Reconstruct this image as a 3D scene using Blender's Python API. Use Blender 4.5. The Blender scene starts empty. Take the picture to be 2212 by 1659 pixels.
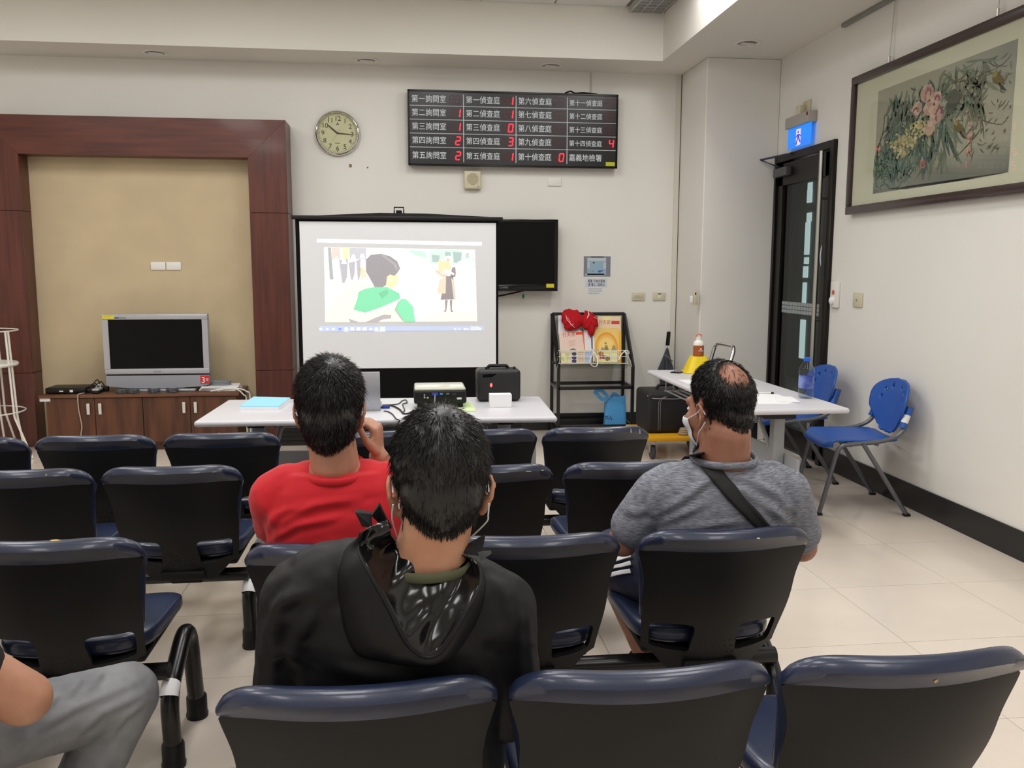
import bpy, bmesh, math, random
import numpy as np
from mathutils import Vector, Matrix

random.seed(7)
SC = bpy.context.scene
COL = SC.collection

# ---------------------------------------------------------------- camera
F_PX, W_PX, H_PX = 1880.0, 2212.0, 1659.0
YAW, PITCH, ROLL, CAM_H = math.radians(6.87), math.radians(7.5), math.radians(-0.123), 1.475


def cam_axes():
    cy, sy, cp, sp = math.cos(YAW), math.sin(YAW), math.cos(PITCH), math.sin(PITCH)
    cr, sr = math.cos(ROLL), math.sin(ROLL)
    fw = Vector((sy * cp, cy * cp, -sp))
    rt = Vector((cy, -sy, 0))
    dn = fw.cross(rt)
    return rt * cr + dn * sr, -rt * sr + dn * cr, fw


RT, DN, FW = cam_axes()
CAM = Vector((0, 0, CAM_H))


def ray(x, y):
    return RT * ((x - W_PX / 2) / F_PX) + DN * ((y - H_PX / 2) / F_PX) + FW


def at_z(x, y, z):
    d = ray(x, y)
    return CAM + d * ((z - CAM_H) / d.z)


def at_y(x, y, Y):
    d = ray(x, y)
    return CAM + d * (Y / d.y)


def at_x(x, y, X):
    d = ray(x, y)
    return CAM + d * (X / d.x)


cam_d = bpy.data.cameras.new('camera')
cam_d.sensor_width = 36.0
cam_d.lens = F_PX * 36.0 / W_PX
cam_d.clip_start = 0.05
cam_o = bpy.data.objects.new('camera', cam_d)
COL.objects.link(cam_o)
m = Matrix((RT, -DN, -FW)).transposed().to_4x4()
m.translation = CAM
cam_o.matrix_world = m
SC.camera = cam_o

# ---------------------------------------------------------------- world, exposure
wd = bpy.data.worlds.new('world')
SC.world = wd
wd.use_nodes = True
wd.node_tree.nodes['Background'].inputs[0].default_value = (0.75, 0.8, 0.85, 1)
wd.node_tree.nodes['Background'].inputs[1].default_value = 0.25
SC.view_settings.view_transform = 'Standard'
SC.view_settings.look = 'None'
SC.view_settings.gamma = 1.0
SC.view_settings.use_curve_mapping = False
SC.view_settings.exposure = 0.22
SC.cycles.max_bounces = 8
SC.cycles.caustics_reflective = False
SC.cycles.caustics_refractive = False
LAMP = 0.33   # brightness of the ceiling lamps, see troffers

# ---------------------------------------------------------------- helpers
ROOT_OFF = {}


def lin(c):
    out = []
    for v in c:
        v = v / 255.0
        out.append(v / 12.92 if v <= 0.04045 else ((v + 0.055) / 1.055) ** 2.4)
    return (out[0], out[1], out[2], 1.0)


MATS = {}


def mat(name, rgb, rough=0.5, metal=0.0, bump=None, var=None, emit=0.0, spec=0.5, coat=0.0, trans=0.0,
        alpha=1.0, sheen=0.0, var_rgb=None, stretch=None, ior=None, bump_dist=0.002):
    if name in MATS:
        return MATS[name]
    mt = bpy.data.materials.new(name)
    mt.use_nodes = True
    nt = mt.node_tree
    b = nt.nodes['Principled BSDF']
    b.inputs['Base Color'].default_value = lin(rgb)
    b.inputs['Roughness'].default_value = rough
    b.inputs['Metallic'].default_value = metal
    b.inputs['Specular IOR Level'].default_value = spec
    b.inputs['Coat Weight'].default_value = coat
    b.inputs['Coat Roughness'].default_value = 0.08
    b.inputs['Transmission Weight'].default_value = trans
    b.inputs['Alpha'].default_value = alpha
    b.inputs['Sheen Weight'].default_value = sheen
    if ior:
        b.inputs['IOR'].default_value = ior
    if emit:
        b.inputs['Emission Color'].default_value = lin(rgb)
        b.inputs['Emission Strength'].default_value = emit
    tc = None
    if var or bump:
        tc = nt.nodes.new('ShaderNodeTexCoord')
        src = tc.outputs['Object']
        if stretch:
            mp = nt.nodes.new('ShaderNodeMapping')
            mp.inputs['Scale'].default_value = stretch
            nt.links.new(src, mp.inputs[0])
            src = mp.outputs[0]
    if var:
        n = nt.nodes.new('ShaderNodeTexNoise')
        n.inputs['Scale'].default_value = var[0]
        n.inputs['Detail'].default_value = 6
        nt.links.new(src, n.inputs['Vector'])
        mx = nt.nodes.new('ShaderNodeMix')
        mx.data_type = 'RGBA'
        c0 = lin(rgb)
        c1 = lin(var_rgb) if var_rgb else tuple(min(1, v * (1 + var[1])) for v in c0[:3]) + (1,)
        c2 = c0 if var_rgb else tuple(v * (1 - var[1]) for v in c0[:3]) + (1,)
        mx.inputs[6].default_value = c2
        mx.inputs[7].default_value = c1
        rp = nt.nodes.new('ShaderNodeMapRange')
        rp.inputs[1].default_value = 0.35
        rp.inputs[2].default_value = 0.65
        nt.links.new(n.outputs[0], rp.inputs[0])
        nt.links.new(rp.outputs[0], mx.inputs[0])
        nt.links.new(mx.outputs[2], b.inputs['Base Color'])
    if bump:
        n = nt.nodes.new('ShaderNodeTexNoise')
        n.inputs['Scale'].default_value = bump[0]
        n.inputs['Detail'].default_value = 4
        nt.links.new(src, n.inputs['Vector'])
        bp = nt.nodes.new('ShaderNodeBump')
        bp.inputs['Strength'].default_value = bump[1]
        bp.inputs['Distance'].default_value = bump_dist
        nt.links.new(n.outputs[0], bp.inputs['Height'])
        nt.links.new(bp.outputs[0], b.inputs['Normal'])
    MATS[name] = mt
    return mt


def print_mat(name, emit=0.0, rough=0.6):
    """flat print: colours come from the colour attribute of the printed shapes"""
    if name in MATS:
        return MATS[name]
    mt = bpy.data.materials.new(name)
    mt.use_nodes = True
    nt = mt.node_tree
    b = nt.nodes['Principled BSDF']
    b.inputs['Roughness'].default_value = rough
    a = nt.nodes.new('ShaderNodeAttribute')
    a.attribute_name = 'ink'
    nt.links.new(a.outputs['Color'], b.inputs['Base Color'])
    if emit:
        nt.links.new(a.outputs['Color'], b.inputs['Emission Color'])
        b.inputs['Emission Strength'].default_value = emit
    MATS[name] = mt
    return mt


def tag(o, label=None, cat=None, group=None, kind=None):
    if label:
        o['label'] = label
    if cat:
        o['category'] = cat
    if group:
        o['group'] = group
    if kind:
        o['kind'] = kind
    return o


def thing(name, label, cat, loc=(0, 0, 0), rotz=0.0, group=None, local=False):
    """an Empty at the thing's base; parts are given in world coordinates unless local"""
    o = bpy.data.objects.new(name, None)
    o.empty_display_size = 0.05
    COL.objects.link(o)
    o.location = loc
    o.rotation_euler = (0, 0, rotz)
    ROOT_OFF[o.name] = Vector((0, 0, 0)) if local else Vector(loc)
    return tag(o, label, cat, group)


def link(name, me, mt, parent=None, smooth=None):
    if smooth is not None:
        me.polygons.foreach_set('use_smooth', [True] * len(me.polygons))
        if smooth < 179:
            me.set_sharp_from_angle(angle=math.radians(smooth))
    if mt is not None and not me.materials:
        me.materials.append(mt)
    o = bpy.data.objects.new(name, me)
    COL.objects.link(o)
    if parent is not None:
        off = ROOT_OFF.get(parent.name, Vector((0, 0, 0)))
        if off.length > 0:
            me.transform(Matrix.Translation(-off))
        o.parent = parent
        ROOT_OFF[o.name] = off
    else:
        ROOT_OFF[o.name] = Vector((0, 0, 0))
    return o


def center_origin(o):
    """move a top-level mesh's origin to the middle of its base"""
    me = o.data
    co = np.empty(len(me.vertices) * 3)
    me.vertices.foreach_get('co', co)
    co = co.reshape(-1, 3)
    c = Vector(((co[:, 0].min() + co[:, 0].max()) / 2, (co[:, 1].min() + co[:, 1].max()) / 2, co[:, 2].min()))
    me.transform(Matrix.Translation(-c))
    o.location = o.location + c
    ROOT_OFF[o.name] = c
    return o


class MB:
    """collects shapes into one mesh"""

    def __init__(self):
        self.bm = bmesh.new()

    def _xf(self, verts, M):
        if M is not None:
            for v in verts:
                v.co = M @ v.co

    def box(self, lo, hi, bevel=0.0, seg=2, M=None):
        lo, hi = Vector(lo), Vector(hi)
        r = bmesh.ops.create_cube(self.bm, size=1.0)
        vs = r['verts']
        c, s = (lo + hi) / 2, hi - lo
        for v in vs:
            v.co = Vector((v.co.x * s.x + c.x, v.co.y * s.y + c.y, v.co.z * s.z + c.z))
        if bevel > 0:
            es = list({e for v in vs for e in v.link_edges})
            rb = bmesh.ops.bevel(self.bm, geom=es, offset=bevel, segments=seg, affect='EDGES', profile=0.5)
            vs = list({v for f in rb['faces'] for v in f.verts} | {v for v in vs if v.is_valid})
        self._xf(vs, M)
        return self

    def tube(self, pts, r, n=10, closed=False, caps=True, M=None, flat=None):
        pts = [Vector(p) for p in pts]
        N = len(pts)
        rs = r if isinstance(r, (list, tuple)) else [r] * N
        tans = []
        for i in range(N):
            if closed:
                t = pts[(i + 1) % N] - pts[i - 1]
            else:
                t = pts[min(i + 1, N - 1)] - pts[max(i - 1, 0)]
            tans.append(t.normalized())
        up = Vector((0, 0, 1)) if abs(tans[0].z) < 0.9 else Vector((1, 0, 0))
        u = tans[0].cross(up).normalized()
        rings = []
        for i in range(N):
            t = tans[i]
            u = (u - t * u.dot(t))
            u = u.normalized() if u.length > 1e-6 else t.orthogonal().normalized()
            w = t.cross(u)
            ring = []
            for k in range(n):
                a = 2 * math.pi * k / n
                fa, fb = (1, 1) if flat is None else flat
                ring.append(self.bm.verts.new(pts[i] + (u * math.cos(a) * fa + w * math.sin(a) * fb) * rs[i]))
            rings.append(ring)
        cnt = N if closed else N - 1
        for i in range(cnt):
            a, b = rings[i], rings[(i + 1) % N]
            for k in range(n):
                self.bm.faces.new((a[k], a[(k + 1) % n], b[(k + 1) % n], b[k]))
        if caps and not closed:
            self.bm.faces.new(list(reversed(rings[0])))
            self.bm.faces.new(rings[-1])
        self._xf([v for q in rings for v in q], M)
        return self

    def lathe(self, prof, n=24, M=None, center=(0, 0, 0), caps=True):
        c = Vector(center)
        rings = []
        for (r, z) in prof:
            if r < 1e-6:
                rings.append([self.bm.verts.new(c + Vector((0, 0, z)))])
            else:
                rings.append([self.bm.verts.new(c + Vector((r * math.cos(2 * math.pi * k / n), r * math.sin(2 * math.pi * k / n), z))) for k in range(n)])
        for a, b in zip(rings[:-1], rings[1:]):
            for k in range(n):
                k2 = (k + 1) % n
                if len(a) == 1 and len(b) == 1:
                    continue
                if len(a) == 1:
                    self.bm.faces.new((a[0], b[k2], b[k]))
                elif len(b) == 1:
                    self.bm.faces.new((a[k], a[k2], b[0]))
                else:
                    self.bm.faces.new((a[k], a[k2], b[k2], b[k]))
        for q, rev in ((rings[0], True), (rings[-1], False)):
            if caps and len(q) > 1:
                self.bm.faces.new(list(reversed(q)) if rev else q)
        self._xf([v for q in rings for v in q], M)
        return self

    def prism(self, pts, d, M=None):
        """closed 3-D polygon extruded by vector d"""
        d = Vector(d)
        a = [self.bm.verts.new(Vector(p)) for p in pts]
        b = [self.bm.verts.new(Vector(p) + d) for p in pts]
        n = len(a)
        self.bm.faces.new(a)
        self.bm.faces.new(list(reversed(b)))
        for k in range(n):
            self.bm.faces.new((a[k], b[k], b[(k + 1) % n], a[(k + 1) % n]))
        self._xf(a + b, M)
        return self

    def grid(self, fn, nu, nv, wrap_u=False):
        """fn(u, v) with u, v in 0..1"""
        V = [[self.bm.verts.new(Vector(fn(i / (nu if wrap_u else nu - 1), j / (nv - 1)))) for j in range(nv)] for i in range(nu)]
        for i in range(nu if wrap_u else nu - 1):
            for j in range(nv - 1):
                self.bm.faces.new((V[i][j], V[(i + 1) % nu][j], V[(i + 1) % nu][j + 1], V[i][j + 1]))
        return V

    def sphere(self, c, r, u=16, v=10, M=None):
        rr = r if isinstance(r, (list, tuple)) else (r, r, r)
        q = bmesh.ops.create_uvsphere(self.bm, u_segments=u, v_segments=v, radius=1.0)
        for w in q['verts']:
            w.co = Vector((w.co.x * rr[0] + c[0], w.co.y * rr[1] + c[1], w.co.z * rr[2] + c[2]))
        self._xf(q['verts'], M)
        return self

    def mesh(self, name):
        bmesh.ops.recalc_face_normals(self.bm, faces=self.bm.faces[:])
        me = bpy.data.meshes.new(name)
        self.bm.to_mesh(me)
        self.bm.free()
        return me

    def done(self, name, mt, parent=None, smooth=40):
        return link(name, self.mesh(name), mt, parent, smooth)

    def top(self, name, mt, label, cat, group=None, smooth=40):
        o = self.done(name, mt, None, smooth)
        center_origin(o)
        return tag(o, label, cat, group)


def struct(name, mb, mt, parent=None, smooth=30):
    o = mb.done(name, mt, parent, smooth)
    if parent is None:
        o['kind'] = 'structure'
    return o


def box(lo, hi, bevel=0.0, seg=2):
    return MB().box(lo, hi, bevel, seg)


def fillet(pts, rad, n=6):
    """round the corners of a polyline"""
    pts = [Vector(p) for p in pts]
    out = [pts[0]]
    for i in range(1, len(pts) - 1):
        p, a, b = pts[i], pts[i - 1], pts[i + 1]
        r = rad[i - 1] if isinstance(rad, (list, tuple)) else rad
        da, db = (a - p), (b - p)
        l = min(r, da.length * 0.49, db.length * 0.49)
        s, e = p + da.normalized() * l, p + db.normalized() * l
        for k in range(n + 1):
            t = k / n
            out.append(s * (1 - t) ** 2 + p * 2 * t * (1 - t) + e * t * t)
    out.append(pts[-1])
    return out


def spline(pts, n=8, closed=False):
    """Catmull-Rom through the points"""
    P = [Vector(p) for p in pts]
    out = []
    N = len(P)
    rng = range(N if closed else N - 1)
    for i in rng:
        if closed:
            p0, p1, p2, p3 = P[i - 1], P[i], P[(i + 1) % N], P[(i + 2) % N]
        else:
            p0, p1, p2, p3 = P[max(i - 1, 0)], P[i], P[i + 1], P[min(i + 2, N - 1)]
        for k in range(n):
            t = k / n
            out.append(0.5 * ((2 * p1) + (p2 - p0) * t + (2 * p0 - 5 * p1 + 4 * p2 - p3) * t * t + (3 * p1 - p0 - 3 * p2 + p3) * t ** 3))
    if not closed:
        out.append(P[-1])
    return out


class Print:
    """flat shapes printed on a plane: origin o, right vector u, up vector v, outward normal n"""

    def __init__(self, o, u, v, n, lift=0.0006, step=0.00025):
        self.o, self.u, self.v, self.n = Vector(o), Vector(u), Vector(v), Vector(n).normalized()
        self.lift, self.step = lift, step
        self.vs, self.fs, self.cs = [], [], []

    def p(self, x, y, k):
        return self.o + self.u * x + self.v * y + self.n * (self.lift + self.step * k)

    def poly(self, pts, rgb, k=0):
        i = len(self.vs)
        self.vs += [self.p(x, y, k) for x, y in pts]
        self.fs.append(list(range(i, i + len(pts))))
        self.cs.append(lin(rgb))
        return self

    def rect(self, x0, y0, x1, y1, rgb, k=0):
        return self.poly([(x0, y0), (x1, y0), (x1, y1), (x0, y1)], rgb, k)

    def disc(self, x, y, rx, ry, rgb, k=0, n=14, rot=0.0):
        c, s = math.cos(rot), math.sin(rot)
        return self.poly([(x + rx * math.cos(2 * math.pi * i / n) * c - ry * math.sin(2 * math.pi * i / n) * s,
                           y + rx * math.cos(2 * math.pi * i / n) * s + ry * math.sin(2 * math.pi * i / n) * c) for i in range(n)], rgb, k)

    def stroke(self, pts, w, rgb, k=0):
        """tapered or even stroke along points"""
        n = len(pts)
        ws = w if isinstance(w, (list, tuple)) else [w] * n
        L, Rr = [], []
        for i in range(n):
            a, b = pts[max(i - 1, 0)], pts[min(i + 1, n - 1)]
            dx, dy = b[0] - a[0], b[1] - a[1]
            l = math.hypot(dx, dy) or 1
            nx, ny = -dy / l * ws[i] / 2, dx / l * ws[i] / 2
            L.append((pts[i][0] + nx, pts[i][1] + ny))
            Rr.append((pts[i][0] - nx, pts[i][1] - ny))
        for i in range(n - 1):
            self.poly([L[i], Rr[i], Rr[i + 1], L[i + 1]], rgb, k)
        return self

    def build(self, name, mt, parent):
        me = bpy.data.meshes.new(name)
        me.from_pydata([tuple(q) for q in self.vs], [], self.fs)
        at = me.color_attributes.new('ink', 'FLOAT_COLOR', 'CORNER')
        data = []
        for f, c in zip(self.fs, self.cs):
            data += list(c) * len(f)
        at.data.foreach_set('color', data)
        me.update()
        return link(name, me, mt, parent)


def text_mesh(body, size, mt, parent, name, o, u, v, n, lift=0.001, align='LEFT', extrude=0.0, width=None):
    """lettering as flat mesh, cap height about 0.7 * size, baseline at o"""
    cu = bpy.data.curves.new('lettering', 'FONT')
    cu.body = body
    cu.size = size
    cu.align_x = align
    cu.extrude = extrude
    cu.resolution_u = 3
    ob = bpy.data.objects.new('lettering', cu)
    COL.objects.link(ob)
    dg = bpy.context.evaluated_depsgraph_get()
    me = bpy.data.meshes.new_from_object(ob.evaluated_get(dg))
    bpy.data.objects.remove(ob)
    bpy.data.curves.remove(cu)
    me.materials.clear()
    u, v, n, o = Vector(u).normalized(), Vector(v).normalized(), Vector(n).normalized(), Vector(o)
    if width and len(me.vertices):
        xs = [q.co.x for q in me.vertices]
        w = max(xs) - min(xs)
        if w > 1e-6:
            me.transform(Matrix.Diagonal((width / w, 1, 1, 1)))
    M = Matrix((u, v, n)).transposed().to_4x4()
    M.translation = o + n * lift
    me.transform(M)
    return link(name, me, mt, parent)


def copy_tree(o, parent=None):
    c = o.copy()
    COL.objects.link(c)
    c.parent = parent
    for ch in o.children:
        copy_tree(ch, c)
    return c

# ================================================================ the room
YB, XR, XL, YR = 7.85, 3.11, -4.6, -3.6      # back wall, right wall, left wall, rear wall
YP, XP = 7.18, 2.475                          # pillar front and pillar side
ZS, ZC = 3.205, 3.63                          # soffit underside, ceiling
SY, SX = 7.36, 2.15                           # soffit edges
XSL = -3.9                                    # left soffit edge

M_WALL = mat('painted plaster', (228, 226, 220), 0.75, bump=(260, 0.08), var=(1.3, 0.015))
M_SOFF = mat('soffit plaster', (224, 221, 213), 0.8, bump=(220, 0.06))
M_CEIL = mat('ceiling tile', (220, 220, 216), 0.9, bump=(180, 0.15))
M_BASE = mat('black baseboard', (26, 26, 28), 0.3, bump=(60, 0.03))
M_TILE = mat('polished floor tile', (221, 209, 196), 0.16, var=(2.2, 0.035), spec=0.5)
M_GROUT = mat('floor joint', (120, 108, 96), 0.8)
M_DARKMETAL = mat('dark bronze metal', (34, 30, 28), 0.35, metal=0.6)
M_STEEL = mat('brushed steel', (190, 190, 186), 0.3, metal=1.0)
M_CHROME = mat('chrome', (222, 222, 222), 0.08, metal=1.0)
M_BLACK = mat('black plastic', (15, 15, 17), 0.42, spec=0.35)
M_BLACKG = mat('black gloss', (7, 7, 9), 0.15, spec=0.35)
M_WHITEP = mat('white plastic', (228, 226, 220), 0.4)
M_BEIGE = mat('beige plastic', (206, 198, 170), 0.45)
M_PAPER = mat('white paper', (236, 236, 238), 0.7)
M_BLACKINK = mat('black ink', (28, 30, 34), 0.6)
M_RED = mat('red ink', (196, 40, 40), 0.6)
M_WHITEINK = mat('white ink', (236, 236, 238), 0.5)
M_YELLOWT = mat('yellow sticker', (226, 214, 40), 0.5)
M_PRINT = print_mat('flat print')

# floor: slab and separate tiles with open joints
floor = struct('floor', box((XL, YR, -0.12), (XR, YB, -0.004)), M_GROUT)
tile_me = {}
x0, y0, S, G = 1.96, 3.105, 0.6, 0.0011
k = 0
for i in range(-12, 3):
    for j in range(-6, 9):
        xa, xb, ya, yb = x0 + i * S, x0 + (i + 1) * S, y0 + j * S, y0 + (j + 1) * S
        ca, cb, cc, cd = max(xa, XL), min(xb, XR), max(ya, YR), min(yb, YB)
        if cb - ca < 0.02 or cd - cc < 0.02 or (cd < 0.9):
            continue
        w, h = round(cb - ca, 3), round(cd - cc, 3)
        if (w, h) not in tile_me:
            tile_me[(w, h)] = box((G, G, -0.008), (w - G, h - G, 0)).mesh('floor_tile')
            tile_me[(w, h)].materials.append(M_TILE)
        o = bpy.data.objects.new('floor_tile', tile_me[(w, h)])
        COL.objects.link(o)
        o.location = (ca, cc, 0)
        o.parent = floor
        k += 1
rear = struct('floor_rear', box((XL, YR, -0.004), (XR, y0 - 4 * S - G, 0)), M_TILE)

# walls
wall_back = struct('wall_back', box((XL, YB, -0.1), (XR + 0.15, YB + 0.15, ZC + 0.1)), M_WALL)
wall_left = struct('wall_left', box((XL - 0.15, YR, -0.1), (XL, YB, ZC + 0.1)), M_WALL)
wall_rear = struct('wall_rear', box((XL, YR - 0.15, -0.1), (XR, YR, ZC + 0.1)), M_WALL)
DY0, DY1, DZ = 6.15, 7.165, 2.405             # door opening in the right wall
wr = MB()
wr.box((XR, YR, -0.1), (XR + 0.15, DY0, ZC + 0.1))
wr.box((XR, DY0, DZ), (XR + 0.15, DY1, ZC + 0.1))
wr.box((XR, DY1, -0.1), (XR + 0.15, YB, ZC + 0.1))
wall_right = struct('wall_right', wr, M_WALL)
struct('wall_pillar', box((XP, YP, 0), (XR, YB, ZS), 0.006, 1), M_WALL)
struct('trim_1', box((XP - 0.052, YB - 0.012, 0.155), (XP - 0.008, YB, ZS)), mat('pale trim', (214, 210, 198), 0.6))
struct('trim_2', box((XP - 0.008, YB - 0.008, 0.155), (XP - 0.001, YB, ZS)), mat('dark groove', (70, 66, 60), 0.8))
# baseboards
struct('baseboard_back', box((-0.97, YB - 0.013, 0), (XP, YB, 0.155), 0.003, 1), M_BASE)
struct('baseboard_right', box((XR - 0.013, YR, 0), (XR, DY0 - 0.03, 0.155), 0.003, 1), M_BASE)
bp = MB()
bp.box((XP - 0.013, YP - 0.013, 0), (XP, YB - 0.013, 0.155))
bp.box((XP, YP - 0.013, 0), (XR - 0.09, YP, 0.155))
struct('baseboard_pillar', bp, M_BASE)

# ceiling: slab, soffits, the first row of ceiling tiles
struct('ceiling', box((XL, YR, ZC + 0.012), (XR, YB, ZC + 0.1)), M_CEIL)
so = MB()
so.box((XL, SY, ZS), (XR, YB, ZC + 0.012))
so.box((SX, YR, ZS), (XR, SY, ZC + 0.012))
so.box((XL, YR, ZS), (XSL, SY, ZC + 0.012))
so.box((XSL, YR, ZS), (SX, YR + 0.5, ZC + 0.012))
struct('ceiling_soffit', so, M_SOFF)
ceil_grid = struct('ceiling_grid', box((XSL, 6.0, ZC + 0.002), (SX, SY, ZC + 0.012)), mat('ceiling T bar', (120, 118, 112), 0.6))
ct = box((0, 0, 0), (0.588, 0.588, 0.014), 0.003, 1).mesh('ceiling_tile')
ct.materials.append(M_CEIL)
TX = 1.83                                     # left edge of the visible lamp
for i in range(9):
    for j in range(2):
        o = bpy.data.objects.new('ceiling_tile', ct)
        COL.objects.link(o)
        o.location = (TX - 0.6 * (i + 1) + 0.006, SY - 0.6 * (j + 1) + 0.006, ZC - 0.006)
        o.parent = ceil_grid

# ---------------------------------------------------------------- ceiling lamps
M_LAMPBODY = mat('lamp housing white', (230, 230, 226), 0.5)
M_LOUVRE = mat('lamp louvre', (206, 206, 204), 0.4, metal=0.5)
LIGHT_E = 62.0 * LAMP


def lamp(name, x, y, lx, ly, power, z, label, louvre=False, group='ceiling lamps'):
    t = thing(name, label, 'ceiling light', (x, y, z), 0, group)
    hs = MB()
    a, b = lx / 2, ly / 2
    for (p, q) in (((x - a, y - b), (x - a + 0.012, y + b)), ((x + a - 0.012, y - b), (x + a, y + b)),
                   ((x - a, y - b), (x + a, y - b + 0.012)), ((x - a, y + b - 0.012), (x + a, y + b))):
        hs.box((p[0], p[1], z - 0.012), (q[0], q[1], z + 0.002))
    hs.done('lamp_frame', M_LAMPBODY, t)
    if louvre:
        lv = MB()
        nb = 3
        for i in range(1, nb):
            xx = x - a + lx * i / nb
            lv.box((xx - 0.003, y - b + 0.012, z - 0.05), (xx + 0.003, y + b - 0.012, z - 0.004))
        for j in range(1, 8):
            yy = y - b + ly * j / 8
            lv.box((x - a + 0.012, yy - 0.002, z - 0.05), (x + a - 0.012, yy + 0.002, z - 0.004))
        for xx in (x - a, x + a - 0.006):
            lv.box((xx, y - b, z - 0.052), (xx + 0.006, y + b, z - 0.012))
        for yy in (y - b, y + b - 0.006):
            lv.box((x - a, yy, z - 0.052), (x + a, yy + 0.006, z - 0.012))
        lv.done('louvre', M_LOUVRE, t)
    if power <= 0:
        MB().box((x - a + 0.01, y - b + 0.01, z - 0.001), (x + a - 0.01, y + b - 0.01, z + 0.001)).done('reflector', mat('unlit reflector', (196, 198, 200), 0.4, metal=0.3), t)
        return t
    ld = bpy.data.lights.new('fluorescent lamp', 'AREA')
    ld.shape = 'RECTANGLE'
    ld.size, ld.size_y = lx - 0.03, ly - 0.03
    ld.energy = power
    ld.color = (1.0, 0.985, 0.965)
    lo = bpy.data.objects.new('fluorescent_lamp', ld)
    COL.objects.link(lo)
    lo.parent = t
    lo.location = (0, 0, -0.002)
    return t


lamp('ceiling_light', SX - 0.155, SY - 0.31, 0.27, 0.6, 0, ZC, 'unlit louvred ceiling lamp tucked into the corner of the soffits', True, None)
lamp('ceiling_light', SX - 0.16, SY - 1.6, 0.28, 1.2, LIGHT_E * 0.8, ZC, 'lit narrow ceiling lamp close beside the right soffit', False, None)
for (x, y, l) in ((0.4, 5.6, 'first lamp row'), (-1.3, 5.6, ''), (-3.0, 5.6, ''), (1.6, 3.6, ''), (-0.4, 3.6, ''), (-2.4, 3.6, ''),
                  (1.6, 1.4, ''), (-0.4, 1.4, ''), (-2.4, 1.4, ''), (1.6, -1.0, ''), (-0.4, -1.0, ''), (-2.4, -1.0, '')):
    lamp('ceiling_light', x, y, 0.6, 1.2, LIGHT_E, ZC - 0.001, 'flat fluorescent ceiling lamp over the seating')

M_DL = mat('downlight reflector', (150, 150, 148), 0.25, metal=0.85)
for (px, py, lab) in ((335, 113, 'round recessed downlight in the soffit above the wooden surround'),
                      (791, 129.5, 'round recessed downlight in the soffit above the clock'),
                      (1190, 141, 'round recessed downlight in the soffit above the number board'),
                      (1615, 92, 'round recessed downlight in the soffit before the pillar')):
    c = at_z(px, py, ZS)
    t = thing('downlight', lab, 'downlight', (c.x, c.y, ZS - 0.004), 0, 'recessed downlights')
    n = 28
    MB().lathe([(0.098, 0.004), (0.098, -0.002), (0.09, -0.006), (0.08, -0.004), (0.077, 0.003)], n, center=(c.x, c.y, ZS - 0.004), caps=False).done('rim', M_WHITEP, t, 60)
    MB().lathe([(0.077, 0.0025), (0.06, 0.0035), (0.0, 0.0035)], n, center=(c.x, c.y, ZS - 0.004)).done('reflector', M_DL, t, 60)
    b = MB()
    b.tube([(c.x - 0.05, c.y - 0.02, ZS - 0.006), (c.x + 0.055, c.y + 0.005, ZS - 0.006)], 0.008, 8)
    b.tube([(c.x - 0.05, c.y + 0.012, ZS - 0.006), (c.x + 0.05, c.y + 0.03, ZS - 0.006)], 0.008, 8)
    b.done('bulb', M_WHITEP, t)

# ---------------------------------------------------------------- door in the right wall and the passage behind it
door = thing('door_1', None, None, (XR + 0.03, (DY0 + DY1) / 2, 0))
door['kind'] = 'structure'
fr = MB()
fr.box((XR - 0.03, DY0 - 0.012, 0), (XR + 0.12, DY0 + 0.05, DZ + 0.01), 0.004, 1)
fr.box((XR - 0.03, DY1 - 0.03, 0), (XR + 0.12, DY1 + 0.005, DZ + 0.01), 0.004, 1)
fr.box((XR - 0.03, DY0 + 0.05, DZ - 0.05), (XR + 0.12, DY1 - 0.03, DZ + 0.01), 0.004, 1)
fr.done('door_frame', M_DARKMETAL, door)
LX = XR - 0.012
lf = MB()
a, b = DY0 + 0.055, DY1 - 0.035
lf.box((LX, a, 0.02), (LX + 0.05, a + 0.085, DZ - 0.06), 0.003, 1)
lf.box((LX, b - 0.1, 0.02), (LX + 0.05, b, DZ - 0.06), 0.003, 1)
lf.box((LX, a, DZ - 0.24), (LX + 0.05, b, DZ - 0.06), 0.003, 1)
lf.box((LX, a, 0.02), (LX + 0.05, b, 0.2), 0.003, 1)
leaf = lf.done('door_leaf', M_DARKMETAL, door)


def glass_mat(name, tint, rough=0.02, refl=1.0):
    mt = bpy.data.materials.new(name)
    mt.use_nodes = True
    nt = mt.node_tree
    nt.nodes.clear()
    out = nt.nodes.new('ShaderNodeOutputMaterial')
    tr = nt.nodes.new('ShaderNodeBsdfTransparent')
    tr.inputs[0].default_value = lin(tint)
    gl = nt.nodes.new('ShaderNodeBsdfGlossy')
    gl.inputs['Roughness'].default_value = rough
    lw = nt.nodes.new('ShaderNodeLayerWeight')
    lw.inputs[0].default_value = 0.5
    pw = nt.nodes.new('ShaderNodeMath')
    pw.operation = 'POWER'
    pw.inputs[1].default_value = 5.0
    nt.links.new(lw.outputs['Facing'], pw.inputs[0])
    mu = nt.nodes.new('ShaderNodeMath')
    mu.operation = 'MULTIPLY_ADD'
    mu.inputs[1].default_value = 0.9 * refl
    mu.inputs[2].default_value = 0.035 * refl
    nt.links.new(pw.outputs[0], mu.inputs[0])
    mx = nt.nodes.new('ShaderNodeMixShader')
    nt.links.new(mu.outputs[0], mx.inputs[0])
    nt.links.new(tr.outputs[0], mx.inputs[1])
    nt.links.new(gl.outputs[0], mx.inputs[2])
    nt.links.new(mx.outputs[0], out.inputs[0])
    return mt


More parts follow.
